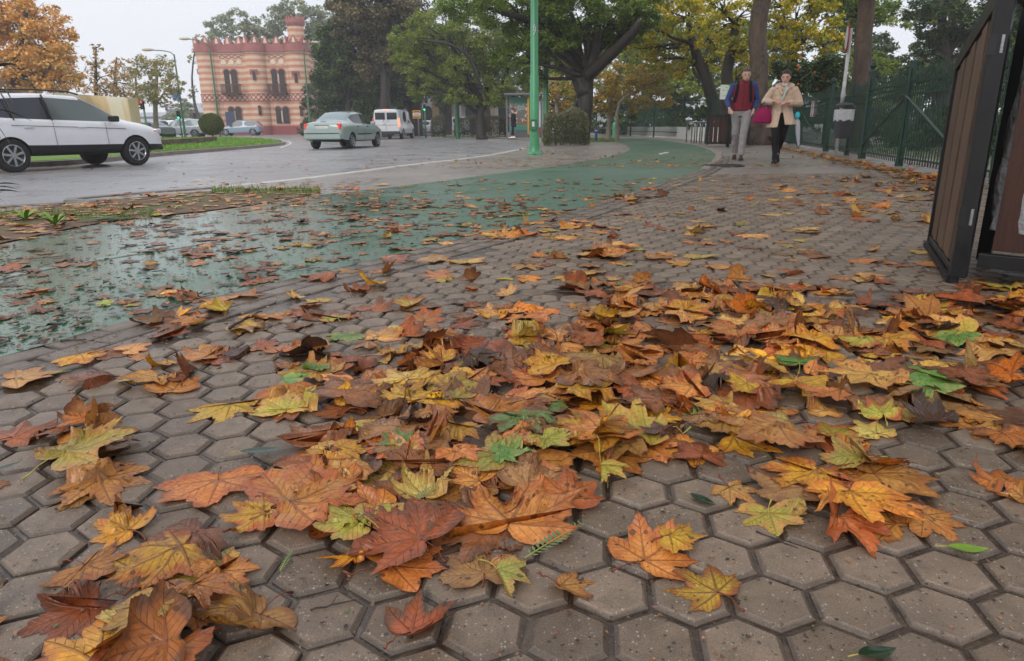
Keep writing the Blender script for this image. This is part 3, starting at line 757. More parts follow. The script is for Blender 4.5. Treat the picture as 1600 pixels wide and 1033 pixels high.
# --- crumbs, seeds and broken leaf bits: nobody could count them
BV, BF, B1 = [], [], []; off = 0
cols = [S(70, 50, 38)[:3], S(110, 74, 50)[:3], S(150, 108, 74)[:3], S(46, 36, 32)[:3], S(90, 104, 52)[:3], S(128, 92, 78)[:3]]
for _ in range(11500):
    if rs.random() < .62: px, py = rs.uniform(-20, 1000), rs.uniform(285, 560)
    else: px, py = rs.uniform(0, 1600), rs.uniform(300, 1033)
    p = at(px, py)
    incyc = inpoly(p.x, p.y, cyc_poly)
    if not incyc and rs.random() < .62: continue
    if not inpoly(p.x, p.y, [(q.x, q.y) for q in edge[:80]+far]): continue
    s_ = float(np.clip(rs.lognormal(math.log(.0065 if not incyc else .011), .6), .002, .035)); s_ = min(s_, .03 if incyc else .009); n = rs.integers(4, 7); a0 = rs.random()*6.28; el = rs.uniform(.25, 1)
    a = a0+np.sort(rs.random(n))*6.28; 
    i, j = hsample(np.array([p.x]), np.array([p.y])); h = float(HF_[i, j][0]) if p.y < 9.9 else 0
    if h > .004: continue
    if py > 600: s_ *= .6
    xx = np.cos(a)*s_; yy = np.sin(a)*s_*el; ca, sa = cos(a0), sin(a0)
    P = np.stack([p.x+xx*ca-yy*sa, p.y+xx*sa+yy*ca, np.full(n, .0015+h)+np.abs(rs.normal(0, s_*.22, n))], 1)
    c = np.array(cols[rs.integers(0, 6)])*(1+rs.normal(0, .2))
    for k in range(1, n-1): BF.append((off, off+k, off+k+1))
    BV.append(P); B1.append(np.tile(np.append(c, 1), (n, 1))); off += n
def litter_mat():
    t = NT('leaf_crumbs'); a = t.n('ShaderNodeAttribute'); a.attribute_name = 'c1'; t.prin(a.outputs['Color'], .4, 0, .5); return t.m
o = npmesh('leaf_litter', np.concatenate(BV), np.array(BF), litter_mat(), attrs={'c1': np.concatenate(B1)})
tag(o, 'brown crumbs and torn leaf bits scattered over path and cycle lane', 'litter', kind='stuff')
# --- twigs
M_twig = pmat('wet_twig', S(58, 44, 38), .4, var=.3, scale=60)
TW = [(385, 394, 60, 12, .007, 'thick dark twig lying on the wet cycle path'), (300, 470, 90, 14, .003, 'long thin twig on the cycle path left of the pile'), (385, 505, 60, 32, .007, 'dark bent twig by the yellow leaf at the pile back left'),
      (115, 533, 40, 2, .005, 'short dark twig at the cycle path edge at left'), (520, 946, 75, 12, .002, 'thin straight twig on bare pavers at the bottom'), (60, 404, 100, 5, .0035, 'long thin twig at the far left of the cycle path'),
      (235, 432, 30, -20, .003, 'small twig on the white cycle lane line'), (1215, 845, 70, -22, .002, 'thin twig in the joint between lower right pavers'), (470, 420, 50, 8, .003, 'twig among flat leaves on the cycle path'),
      (560, 372, 60, 10, .003, 'thin twig on the wet middle of the cycle path'), (1000, 407, 60, 0, .003, 'thin twig on pavers in front of the walkers'), (860, 345, 30, 6, .003, 'short twig beside the curled green leaf on the cycle path')]
for (px, py, w, a, r, lb) in TW:
    c = at(px, py); pts = []
    for k in range(7):
        u = k/6-.5; q = at(px+cos(R(a))*w*u+rs.normal(0, w*.012), py-sin(R(a))*w*u+rs.normal(0, w*.010))
        i, j = hsample(np.array([q.x]), np.array([q.y])); q.z = float(HF_[i, j][0])+r*.9; pts.append(q-c)
    mb = MB(); mb.tube(pts, [r*x for x in (.9, .75, .7, .6, .65, .5, .35)], 7)
    q = pts[3]; mb.tube([q, q+(pts[4]-q)*.8+Vector((rs.normal(0, .01), .012, .006))], [r*.5, r*.25], 5)
    o = mb.build('twig', M_twig, smooth=True, loc=c); tag(o, lb, 'twig', 'twigs on the wet path')
# --- dark glossy oval leaves, fern-like leaflets, sweet wrapper
def hz(p):
    i, j = hsample(np.array([p.x]), np.array([p.y])); return float(HF_[i, j][0])
M_oval = pmat('glossy_leaf', S(30, 54, 34), .18, var=.25, scale=14, bump=.2, bscale=60)
M_lime = pmat('lime_leaf', S(116, 150, 52), .35, var=.25, scale=30)
def oval(px, py, w, a, mat, lb, lift=.012):
    c = at(px, py); e = at(px+cos(R(a))*w/2, py-sin(R(a))*w/2); L_ = (e-c).length*2; yaw = atan2(e.y-c.y, e.x-c.x); rows = []
    z0 = max(hz(c), hz(e), hz(c*2-e))+.003; V, F = [], []
    N = 14
    for k in range(N+1):
        u = k/N; wd = .27*sin(pi*u**.85)*L_
        for m in (-1, -.5, 0, .5, 1): V.append(((u-.5)*L_, m*wd*.9, abs(m)*.18*wd+.12*L_*(2*(u-.5))**2*.6))
    for k in range(N):
        for m in range(4): F.append((k*5+m, k*5+m+1, k*5+m+6, k*5+m+5))
    mb = MB(); mb.add(V, F); o = mb.build('oval_leaf', mat, smooth=True, loc=(c.x, c.y, z0+lift)); o.rotation_euler = (R(-8), 0, yaw); tag(o, lb, 'leaf')
    mb = MB(); mb.tube([(-.5*L_, 0, .07*L_), (-.62*L_, .01*L_, .06*L_), (-.74*L_, .03*L_, .03*L_)], .0011, 6); mb.build('leaf_stalk', M_stemg, o, smooth=True)
oval(412, 717, 72, 5, M_oval, 'dark glossy green oval leaf on the left side of the pile')
oval(14, 742, 52, 20, M_oval, 'dark glossy oval leaf cut by the left edge of the heap')
oval(1512, 863, 66, -3, M_lime, 'small lime green oval leaf alone on the lower right pavers', .002)
oval(1098, 786, 46, -25, M_oval, 'small dark green leaf lying on a paver below the pile', .002)
oval(1370, 1026, 60, 10, M_oval, 'dark green leaf at the bottom edge right of centre', .002)
def frond(px, py, w, a, lb, mat=None, name='fern_leaflet', n=13):
    c = at(px, py); c.z = hz(c)+.006; e = at(px+cos(R(a))*w/2, py-sin(R(a))*w/2); L_ = (e-at(px, py)).length*2; yaw = atan2(e.y-c.y, e.x-c.x)
    mb = MB()
    for k in range(n):
        u = -.45+.92*k/(n-1); ll = L_*.15*(1-.5*abs(u+.1)*1.6)
        for sd in (-1, 1):
            a2 = sd*R(62); d = Vector((cos(a2), sin(a2), .15)); nn_ = Vector((-d.y, d.x, 0))*ll*.17; p = Vector((u*L_, 0, 0))
            mb.add([p, p+d*ll*.5+nn_, p+d*ll, p+d*ll*.5-nn_], [(0, 1, 2, 3)])
    o = mb.build(name, mat or M_fern, loc=c); o.rotation_euler = (0, 0, yaw); tag(o, lb, 'leaf')
    mb = MB(); mb.tube([(-.55*L_, 0, 0), (0, 0, .001), (.5*L_, 0, 0)], [.0011, .0009, .0004], 5); mb.build('leaf_stalk', M_stemg, o)
M_fern = pmat('fern_green', S(92, 120, 78), .45, var=.2, scale=40)
frond(868, 856, 95, 32, 'feathery green leaflet on pavers at the right foot of the pile')
frond(660, 783, 55, 35, 'feathery grey green leaflet lying in the middle of the pile')
frond(448, 880, 34, 60, 'tiny green leaflet under the left front of the pile')
frond(95, 585, 34, 10, 'tiny green leaflet on the straw leaf at left')
frond(190, 299, 30, 3, 'pale fern sprig at the kerb beside the road', n=11)
c = at(681, 646); c.z = hz(c)+.006
t = NT('gold_foil'); v = t.obj(); t.prin(t.mix(t.mr(t.noise(v, 160, 2), .45, .6, 0, 1), S(214, 168, 40), S(150, 92, 30)), .28, .75, .5, t.bump(t.noise(v, 220, 3), .9, .004))
bm = bmesh.new(); bmesh.ops.create_grid(bm, x_segments=12, y_segments=8, size=.5)
for v_ in bm.verts: v_.co = Vector((v_.co.x*.046, v_.co.y*.034, .010*cos(v_.co.x*3)*cos(v_.co.y*3)+random.gauss(0, .0016)))
me = bpy.data.meshes.new('sweet_wrapper'); bm.to_mesh(me); bm.free(); me.materials.append(t.m); o = bpy.data.objects.new('sweet_wrapper', me); C.objects.link(o); o.location = c; o.rotation_euler = (0, 0, .1)
tag(o, 'crumpled golden foil sweet wrapper among the leaves of the pile', 'wrapper')
mb = MB(); mb.box((0, 0, .012), (.014, .009, .0008)); mb.build('printed_band', pmat('foil_print', S(130, 40, 40), .4), o)
# ================================================================== STREET FURNITURE AND BUILDINGS
M_green = pmat('green_pole_paint', S(70, 148, 104), .35, var=.12, scale=3, bump=.15, bscale=60)
M_greend = pmat('dark_green_pole_paint', S(58, 116, 80), .35, var=.15, scale=3)
M_fence = pmat('dark_green_fence_paint', S(26, 62, 50), .38, var=.25, scale=8, bump=.2, bscale=90)
M_black = pmat('black_steel', S(26, 27, 29), .42, .25, var=.3, scale=9, bump=.35, bscale=70, bdist=.002)
M_steel = pmat('bare_steel', S(150, 152, 154), .3, .7, var=.2, scale=20)
M_grey = pmat('grey_plastic', S(66, 68, 74), .4, var=.15, scale=6)
M_dkgrey = pmat('dark_plastic', S(30, 31, 34), .35, var=.15, scale=6)
M_bag = pmat('white_bin_bag', S(206, 208, 210), .3, var=.1, scale=14, bump=.9, bscale=25, bdist=.03)
def wood(name, a, b, st=(9, 9, .7)):
    t = NT(name); mp = t.n('ShaderNodeMapping'); t.l(t.obj(), mp.inputs[0]); mp.inputs['Scale'].default_value = st; v = mp.outputs[0]
    n1 = t.noise(v, 6, 5, .7); n2 = t.noise(v, 30, 3, .7); c = t.mix(t.mr(n1, .32, .68, 0, 1), a, b); c = t.mix(1, c, t.mr(n2, .3, .7, .7, 1.2), 'MULTIPLY')
    isl = t.n('ShaderNodeNewGeometry').outputs['Random Per Island']; c = t.mix(1, c, t.mr(isl, 0, 1, .82, 1.12), 'MULTIPLY')
    t.prin(c, .5, 0, .4, t.bump(n2, .5, .003)); return t.m
M_wood = wood('weathered_plank', S(116, 94, 76), S(78, 58, 46)); M_woodr = wood('stained_plank', S(76, 44, 32), S(48, 27, 21))
M_glass = gmat('dark_glass', S(40, 46, 50))
M_white = pmat('white_paint', S(214, 214, 216), .4, var=.05)
# ---------------- wooden litter cabinet with its door open (right foreground)
def litter_cabinet():
    A = at(1489, 442); A.z = 0
    B = at(1450, 390); B.z = 0
    root = thing('litter_cabinet', 'wooden bin cabinet with black steel frame and open door at right edge', 'bin cabinet', (A.x, A.y, 0), 0)
    B = at(1452, 385); h = 1.22; u = Vector((B.x-A.x, B.y-A.y, 0)); wd = u.length; u.normalize(); n = Vector((u.y, -u.x, 0))     # door plane runs away from the camera
    ang = atan2(u.y, u.x); RZ = Matrix.Rotation(ang, 3, 'Z')
    z0 = .035; lean = .0
    # door: frame, planks, hinges
    def D(x, y, z): q = u*x+n*y; return (q.x, q.y, z)
    hn, hf = 1.25, 1.045; ht = lambda x: hn+(hf-hn)*x/wd
    def post(mb, x0, x1, y0, y1, za, zb=None, top=True):
        vs = [D(x0, y0, za), D(x1, y0, za), D(x1, y1, za), D(x0, y1, za)]; z2 = (lambda x: ht(x)-(zb or 0))
        vs += [D(x0, y0, z2(x0)), D(x1, y0, z2(x1)), D(x1, y1, z2(x1)), D(x0, y1, z2(x0))]
        mb.add(vs, [(0, 3, 2, 1), (4, 5, 6, 7), (0, 1, 5, 4), (1, 2, 6, 5), (2, 3, 7, 6), (3, 0, 4, 7)])
    mb = MB(); post(mb, -.02, .058, -.02, .018, .0); post(mb, wd-.035, wd, -.018, .018, .03)
    vs = [D(.075, -.017, ht(.075)-.09), D(wd-.035, -.017, ht(wd)-.08), D(wd-.035, .017, ht(wd)-.08), D(.075, .017, ht(.075)-.09), D(.075, -.017, ht(.075)), D(wd-.035, -.017, ht(wd)), D(wd-.035, .017, ht(wd)), D(.075, .017, ht(.075))]
    mb.add(vs, [(0, 3, 2, 1), (4, 5, 6, 7), (0, 1, 5, 4), (1, 2, 6, 5), (2, 3, 7, 6), (3, 0, 4, 7)])
    mb.box(D(wd/2, .001, .045), (wd-.11, .03, .05), RZ)
    door = mb.build('door', M_black, root, bevel=.003)
    mb = MB(); n_pl = 7; pw = (wd-.10)/n_pl
    for k in range(n_pl): post(mb, .062+pw*k+.004, .062+pw*(k+1)-.006, -.004-.006*(k % 2), .012, .075, .095)
    mb.build('planks', M_wood, door, bevel=.002)
    for zz in (.30, 1.0):
        mb = MB(); mb.box(D(-.024, .0, zz), (.006, .05, .085), RZ); mb.build('hinge_plate', M_black, door); mb = MB(); mb.tube([D(-.032, .022, zz-.035), D(-.032, .022, zz+.035)], .007, 8); mb.build('hinge', M_steel, door)
    mb = MB(); mb.box(D(wd/2, -.026, .02), (wd+.02, .012, .032), RZ)
    for k in range(16): mb.sphere(D(.04+k*.062, -.034, .022), .004, 6, 4)
    mb.build('rivet_strip', M_black, door)
    # cabinet front: faces the camera, slightly turned
    e0_, e1_ = at(1487, 393, .14), at(1600, 404, .14); f = (e1_-e0_); f.z = 0; f.normalize(); g = Vector((-f.y, f.x, 0)); a2 = atan2(f.y, f.x); RF = Matrix.Rotation(a2, 3, 'Z')
    def Q(x, y, z): q = f*x+g*y; return (q.x, q.y, z)
    fw = .70; dp = .55; ox = -.018; h = 1.25
    mb = MB()
    for (x, y) in ((ox+.035, 0), (fw, 0), (ox+.035, dp), (fw, dp)): mb.box(Q(x, y, .03+h/2), (.06, .05, h), RF)
    mb.box(Q(fw/2+.035, 0, .115), (fw-.09, .045, .06), RF); mb.box(Q(fw/2+.035, 0, h-.02), (fw-.09, .045, .07), RF)
    mb.box(Q(fw/2+.035, dp, .115), (fw-.09, .045, .06), RF); mb.box(Q(fw/2+.035, dp, h-.02), (fw-.09, .045, .07), RF)
    mb.box(Q(fw, dp/2, .115), (.045, dp-.05, .06), RF); mb.box(Q(fw, dp/2, h-.02), (.045, dp-.05, .07), RF); mb.box(Q(ox+.035, dp/2, h-.02), (.045, dp-.05, .07), RF)
    mb.box(Q(fw/2+.03, dp/2, h+.045), (fw+.06, dp+.06, .02), RF)
    mb.build('frame', M_black, root, bevel=.003)
    mb = MB()
    for k in range(5): mb.box(Q(.178+.118*k, .012, .15+(h-.28)/2), (.112, .02, h-.30), RF)
    mb.build('front_planks', M_woodr, root, bevel=.002)
    mb = MB()
    for k in range(5): mb.box(Q(.10+.125*k, dp-.01, .15+(h-.28)/2), (.112, .02, h-.30), RF)
    for k in range(4): mb.box(Q(fw-.012, .09+.12*k, .15+(h-.28)/2), (.02, .112, h-.30), RF)
    mb.build('side_planks', M_woodr, root)
    mb = MB(); q = Q(fw/2+.03, dp/2+.01, 0); mb.loft([(q[0], q[1], .14, .19, .16, .7), (q[0], q[1], .6, .22, .19, .7), (q[0], q[1], .95, .235, .20, .7)], 20)
    mb.build('inner_bin', M_grey, root, smooth=True, ang=50)
    mb = MB(); rs_ = []
    for i in range(12):
        z = .24+.072*i; r = []
        for k in range(28):
            a = 2*pi*k/28; w = 1+.05*sin(a*7+i*.5)+.03*sin(a*13-i); r.append((q[0]-.06+.285*w*cos(a), q[1]+.215*w*sin(a), z))
        rs_.append(r)
    mb.rings(rs_, cap0=False, cap1=False); mb.build('bin_bag', pmat('grey_bin_bag', S(150, 150, 152), .4, var=.15, scale=5, bump=.9, bscale=18, bdist=.03), root, smooth=True)
litter_cabinet()
# ---------------- a second wooden cabinet far behind, by the tree
def far_cabinet():
    p = gp(1139, 23.0); root = thing('litter_cabinet', 'distant low wooden bin cabinet beside the walking man by the trunk', 'bin cabinet', p, R(-12))
    mb = MB(); w, d, h = 1.25, .6, .92
    for x in (-w/2, -.02, w/2):
        for y in (0, d): mb.box((x, y, h/2+.05), (.06, .06, h), None)
    for z in (.10, h+.02): mb.box((0, 0, z), (w, .055, .06)); mb.box((0, d, z), (w, .055, .06)); mb.box((-w/2, d/2, z), (.055, d, .058)); mb.box((w/2, d/2, z), (.055, d, .058))
    mb.build('frame', M_black, root)
    mb = MB()
    for k in range(4): mb.box((-.53+.14*k, 0, .54), (.12, .03, h-.12)); mb.box((.12+.15*k, 0, .54), (.10 if k == 1 else .13, .03, h-.12))
    for k in range(4): mb.box((-w/2, .12+.13*k, .54), (.03, .12, h-.12))
    mb.build('planks', M_woodr, root)
far_cabinet()
# ---------------- iron fence on the right
def fence_panel(root, a, b, h, name='railing'):
    mb = MB(); v = Vector(b)-Vector(a); ln = v.length; d = v.normalized(); n = max(int(ln/.118), 1); rot = Matrix.Rotation(atan2(d.y, d.x), 3, 'Z'); m = (Vector(a)+Vector(b))/2
    for z in (.14, h-.34, h-.16): mb.box((m.x, m.y, z), (ln, .035, .028), rot)
    for k in range(n):
        p = Vector(a)+d*(ln*(k+.5)/n); mb.box((p.x, p.y, h/2+.03), (.015, .015, h-.06), rot)
        mb.box((p.x, p.y, h+.03), (.034, .014, .06), rot, .1)
        if k < n-1:
            q = p+d*(ln*.5/n); mb.box((q.x, q.y, h-.25), (.05, .012, .05), rot)
    return mb.build(name, M_fence, root)
def fence_post(root, p, h, w=.08, ball=True, cap=.06):
    mb = MB(); mb.box((p.x, p.y, h/2), (w, w, h)); mb.box((p.x, p.y, h+.012), (w*1.35, w*1.35, .024)); mb.box((p.x, p.y, .06), (w*1.3, w*1.3, .12))
    if ball: mb.tube([(p.x, p.y, h+.02), (p.x, p.y, h+.07)], [w*.3, w*.22], 10); mb.sphere((p.x, p.y, h+.07+cap), cap, 12, 8)
    return mb.build('post', M_fence, root)
def brace(root, a, b): mb = MB(); mb.tube([a, b], .018, 6); return mb.build('brace', M_fence, root)
FP = {k: at(x, y) for k, x, y in (('a', 1247, 229), ('b', 1290, 236.5), ('c', 1322, 243), ('d', 1346, 248), ('e', 1404, 260), ('f', 1456, 270))}
HFN = 1.46
org = FP['b']
fr = thing('iron_fence', 'dark green spiked iron railing running along the right side of the path', 'fence', org)
loc = {k: v-org for k, v in FP.items()}
dirf = (FP['f']-FP['d']).normalized(); far_end = FP['a']+(FP['a']-FP['b']).normalized()*6.5-org; near_end = loc['f']+dirf*-(-1)*6
near_end = loc['f']+(FP['f']-FP['e']).normalized()*7
fence_panel(fr, far_end, loc['a'], HFN); fence_panel(fr, loc['a'], loc['b'], HFN); fence_panel(fr, loc['d'], loc['e'], HFN); fence_panel(fr, loc['e'], near_end, HFN)
for k, hh, bl in (('a', 1.5, False), ('b', 1.56, True), ('d', 1.62, True), ('e', 1.6, False)): fence_post(fr, loc[k], hh, .085 if bl else .07, bl, .065)
fence_post(fr, loc['f']+(near_end-loc['f'])*.3, 1.6, .07, False)
pp = (loc['d']+loc['e'])/2
side = Vector((-(loc['e']-loc['d']).y, (loc['e']-loc['d']).x, 0)).normalized()*-.03
brace(fr, loc['d']+Vector((0, 0, .25))+side, loc['e']+Vector((0, 0, 1.1))+side); brace(fr, loc['e']+Vector((0, 0, 1.1))+side, loc['e']+(near_end-loc['e'])*.28+Vector((0, 0, .35))+side)
brace(fr, loc['a']+Vector((0, 0, 1.05))+side, loc['a'].lerp(loc['b'], .72)+Vector((0, 0, .3))+side)
gt = thing('fence_gate', 'narrow dark green iron gate between two ball topped posts', 'gate', FP['b'])
fence_panel(gt, Vector((0, 0, 0))+(FP['c']-FP['b'])*.10, FP['d']-FP['b']+(FP['b']-FP['d']).normalized()*.1, HFN-.04, 'gate_leaf'); fence_post(gt, FP['c']-FP['b'], 1.5, .06, False)
# striped tag on the fence
mb = MB(); q = atd(1273, 170, FP['a'].y*.55+FP['b'].y*.45)
tgl = thing('striped_plate', 'white plate with red bars fixed to the green fence behind the woman', 'sign', q-Vector((.05, .08, 0)))
mb = MB(); mb.box((0, 0, 0), (.17, .01, .42)); mb.build('plate', M_white, tgl)
M_red = pmat('red_paint', S(170, 38, 40), .4)
for sx in (-.055, 0, .055):
    mb = MB(); mb.box((sx, -.009, .175), (.03, .006, .05)); mb.box((sx, -.009, -.175), (.03, .006, .05)); mb.box((sx, -.008, 0), (.012, .004, .3)); mb.build('red_bar', M_red, tgl)
# far fence behind the white kerb wall
def far_fence():
    a, b = gp(866, 74), gp(1128, 31); root = thing('park_fence', 'tall dark green mesh fence behind the low white wall', 'fence', a); d = b-a; ln = d.length; n = 9
    for k in range(n+1): q = d*(k/n); mb = MB(); mb.box((q.x, q.y, 1.0), (.08, .08, 2.0)); mb.build('post', M_fence, root)
    mb = MB(); du = d.normalized(); rot = Matrix.Rotation(atan2(du.y, du.x), 3, 'Z')
    for z in (.3, 1.75, 1.9): mb.box((d.x/2, d.y/2, z), (ln, .04, .04), rot)
    for k in range(int(ln/.16)): q = du*(k*.16+.08); mb.box((q.x, q.y, 1.0), (.02, .02, 1.85), rot)
    mb.build('railing', M_fence, root)
    a, b = gp(1128, 30), gp(1250, 24); r2 = thing('park_fence', 'short dark green fence run behind the trunk and the woman', 'fence', a); d = b-a; fence_panel(r2, Vector((0, 0, 0)), d, 1.6)
far_fence()
wl_ = smooth_line([gp(900, 68), gp(945, 60), gp(1000, 47), gp(1060, 37), gp(1122, 29)])
mb = MB(); rs2 = []
for i, p in enumerate(wl_):
    t = (wl_[min(i+1, len(wl_)-1)]-wl_[max(i-1, 0)]).normalized(); nn_ = Vector((-t.y, t.x, 0))*.13; o_ = wl_[0]
    rs2.append([(p.x+nn_.x-o_.x, p.y+nn_.y-o_.y, -.05), (p.x+nn_.x-o_.x, p.y+nn_.y-o_.y, .56), (p.x-nn_.x-o_.x, p.y-nn_.y-o_.y, .56), (p.x-nn_.x-o_.x, p.y-nn_.y-o_.y, -.05)])
mb.rings(rs2); o = mb.build('low_white_wall', pmat('whitewashed_wall', S(246, 245, 241), .6, var=.06, scale=2), loc=wl_[0]); tag(o, 'long low whitewashed wall curving behind the cycle path', 'wall')
# ---------------- bike racks
for k in range(5):
    p = gp(1080+8.2*k, 27.5-.35*k); mb = MB(); w = .28; pts = [(0, -w, 0), (0, -w, .66), (0, -w*.8, .75), (0, 0, .78), (0, w*.8, .75), (0, w, .66), (0, w, 0)]
    o = mb.tube(pts, .026, 8).build('bike_rack', M_steel, smooth=True, loc=p); o.rotation_euler = (0, 0, R(18))
    tag(o, ('leftmost', 'second from left', 'middle', 'fourth from left', 'rightmost')[k]+' steel hoop of the bike stand left of the far wooden cabinet', 'bike rack', 'steel bike hoops')
M_blue = pmat('blue_bollard_paint', S(38, 84, 130), .4)
for px, D, lb in ((918, 33, 'left blue bollard beside the hedge by the cycle path'), (932, 34, 'right blue bollard before the low white wall')):
    root = thing('bollard', lb, 'bollard', gp(px, D), 0, 'blue bollards'); mb = MB(); mb.loft([(0, 0, 0, .07, .07), (0, 0, .55, .06, .06), (0, 0, .62, .03, .03)], 12); mb.build('shaft', M_blue, root, smooth=True, ang=40)
    mb = MB(); mb.loft([(0, 0, .42, .068, .068), (0, 0, .47, .067, .067)], 12); mb.build('band', M_white, root)
root = thing('hydrant', 'small green hydrant standing on the low white wall line', 'hydrant', gp(962, 42)+Vector((0, .5, 0)))
mb = MB(); mb.loft([(0, 0, 0, .12, .12), (0, 0, .55, .11, .11), (0, 0, .72, .13, .13), (0, 0, .86, .04, .04)], 12); mb.build('barrel', M_green, root, smooth=True, ang=40); mb = MB(); mb.tube([(-.22, 0, .5), (.22, 0, .5)], .05, 8); mb.build('outlet', M_green, root)
# ---------------- map sign on a post by the trunk
root = thing('map_board', 'green and white park map board on a dark post left of the man', 'sign', gp(1140, 22.2))
mb = MB(); mb.box((-.0, .03, .8), (.09, .05, 1.6)); mb.build('post', M_black, root)
def mapm():
    t = NT('park_map_print'); v = t.obj(); s_ = t.n('ShaderNodeSeparateXYZ'); t.l(v, s_.inputs[0])
    top = t.math('GREATER_THAN', t.math('ADD', t.math('MULTIPLY', s_.outputs[0], .6), s_.outputs[2]), 1.72)
    n = t.noise(v, 16, 3); c = t.mix(t.math('GREATER_THAN', n, .58), S(222, 226, 216), S(140, 196, 128)); c = t.mix(top, c, S(120, 190, 70)); t.prin(c, .35); return t.m
mb = MB(); mb.box((-.05, -.01, 1.62), (.62, .03, .42)); mb.build('board', mapm(), root)
# ---------------- grey litter bin on a post
p = at(1311, 245); root = thing('litter_bin', 'grey plastic litter bin with white liner on a post before the fence', 'litter bin', p)
mb = MB(); mb.tube([(0, .12, 0), (0, .12, .9)], .022, 8); mb.build('post', M_steel, root)
mb = MB(); mb.loft([(0, 0, .38, .135, .115, .8), (0, 0, .42, .15, .125, .8), (0, 0, .84, .185, .155, .8), (0, 0, .88, .19, .16, .8)], 22); mb.build('bucket', M_grey, root, smooth=True, ang=45)
mb = MB(); rs2 = []
for i in range(5):
    r = []
    for k in range(30):
        a = 2*pi*k/30; w = 1.03+.03*sin(k*2.1+i)+.02*sin(k*5.3); z = .96-.055*i+(.02*sin(k*1.7) if i == 4 else 0); r.append((.188*w*math.copysign(abs(cos(a))**.8, cos(a)), .16*w*math.copysign(abs(sin(a))**.8, sin(a)), z))
    rs2.append(r)
mb.rings(rs2, cap0=False, cap1=False); mb.build('bag', M_bag, root, smooth=True)
mb = MB(); mb.loft([(0, 0, .99, .20, .17, .8), (0, 0, 1.05, .195, .165, .8), (0, 0, 1.09, .12, .10, .8), (0, 0, 1.10, .05, .04)], 22); mb.build('lid', M_dkgrey, root, smooth=True, ang=40)
mb = MB()
for sx in (-.16, .16): mb.box((sx, .0, .97), (.02, .12, .12))
mb.build('lid_bracket', M_dkgrey, root)
# ---------------- leaning sign pole with round sign seen nearly edge on
p = at(1310, 241); p = gp(1312, 15.6); root = thing('sign_pole', 'leaning white pole with a red rimmed round sign behind the litter bin', 'road sign', p)
tp = atd(1330, 44, 15.2)-p
mb = MB(); mb.tube([(0, 0, 0), tp*.5, tp], .033, 10); mb.build('pole', M_white, root, smooth=True)
mb = MB(); ax = Vector((.30, -.95, .0)).normalized(); ax = Vector((.95, -.31, 0)).normalized()
cN = tp*.93-ax*.05; zz = tp.normalized(); yy = zz.cross(ax).normalized()
def disc(r, off, th): return [[tuple(cN-ax*(off+e)+yy*r*cos(2*pi*k/24)+zz*r*sin(2*pi*k/24)) for k in range(24)] for e in (0, th)]
mb.rings(disc(.28, 0, .012)); sg = mb.build('sign_face', M_red, root); mb = MB(); mb.rings(disc(.22, .013, .004)); mb.build('sign_centre', M_white, root)
mb = MB(); mb.tube([tp*.44, tp*.5, tp*.55, tp*.6], [.045, .06, .045, .05], 8, flat=.7); mb.build('torn_poster', M_white, root, smooth=True)
# ---------------- lamp posts
def lamp(name, label, px, D, h, r0, r1, arm=None, mat=M_greend, z0=ZR, lean=0, group='green street lamps'):
    root = thing(name, label, 'street lamp', gp(px, D, z0), 0, group)
    mb = MB(); mb.tube([(0, 0, 0), (0, 0, h*.33), (0, 0, h*.34), (0, 0, h)], [r0, r0*.92, r0*.8, r1], 14); mb.build('pole', mat, root, smooth=True, ang=50)
    if arm:
        dx, up = arm; pts = [(0, 0, h-.1), (dx*.15, 0, h+up*.5), (dx*.5, 0, h+up*.85), (dx, 0, h+up)]
        mb = MB(); mb.tube(pts, r1*.65, 8); mb.build('arm', mat, root, smooth=True)
        sg = 1 if dx > 0 else -1; mb = MB(); mb.rings([[(dx+sg*x, y*w, h+up+.02+z*t_) for y, z in ((-1, 0), (-.7, .8), (0, 1.1), (.7, .8), (1, 0), (.6, -.7), (-.6, -.7))] for x, w, t_ in ((-.1, .06, .06), (.15, .16, .12), (.6, .19, .14), (.85, .10, .07))])
        mb.build('lamp_head', pmat('lamp_head_cream', S(196, 186, 160), .4), root, smooth=True)
    return root
L1 = lamp('street_lamp', 'green street lamp with banner left of the striped building', 288, 62, atd(288, 85, 62).z-ZR, .10, .06, (-1.75, .35), M_greend)
L2 = lamp('street_lamp', 'green street lamp in front of the striped building', 343, 66, atd(343, 74, 66).z-ZR, .10, .06, (-1.7, .7), M_greend)
L3 = lamp('street_lamp', 'green street lamp at the right corner of the striped building', 485, 74, atd(485, 82, 74).z-ZR, .11, .06, (.85, .9), M_greend)
L4 = lamp('street_lamp', 'slim green street lamp between the feathery trees', 715, 47, 9.2, .15, .09, (-3.4, .4))
bn = thing('street_banner', 'small pink and blue banner hanging on the leftmost green lamp', 'banner', gp(282, 61.8, 0))
def bannerm():
    t = NT('banner_print'); v = t.obj(); s_ = t.n('ShaderNodeSeparateXYZ'); t.l(v, s_.inputs[0])
    c = t.ramp(t.mr(s_.outputs[2], 3.0, 4.3, 0, 1), [(.0, S(176, 120, 80)), (.18, S(80, 140, 200)), (.5, S(80, 110, 150)), (.62, S(190, 90, 110)), (.9, S(70, 140, 150))]); t.prin(t.mix(t.math('GREATER_THAN', t.noise(v, 5, 2), .55), c, S(70, 44, 60)), .6); return t.m
mb = MB(); zt, zb_ = atd(276, 139, 61.8).z, atd(276, 157, 61.8).z; mb.box((0, 0, (zt+zb_)/2), (.62, .02, zt-zb_)); mb.build('cloth', bannerm(), bn); mb = MB(); mb.tube([(-.35, 0, zt), (.55, 0, zt)], .02, 6); mb.build('bracket', M_greend, bn)
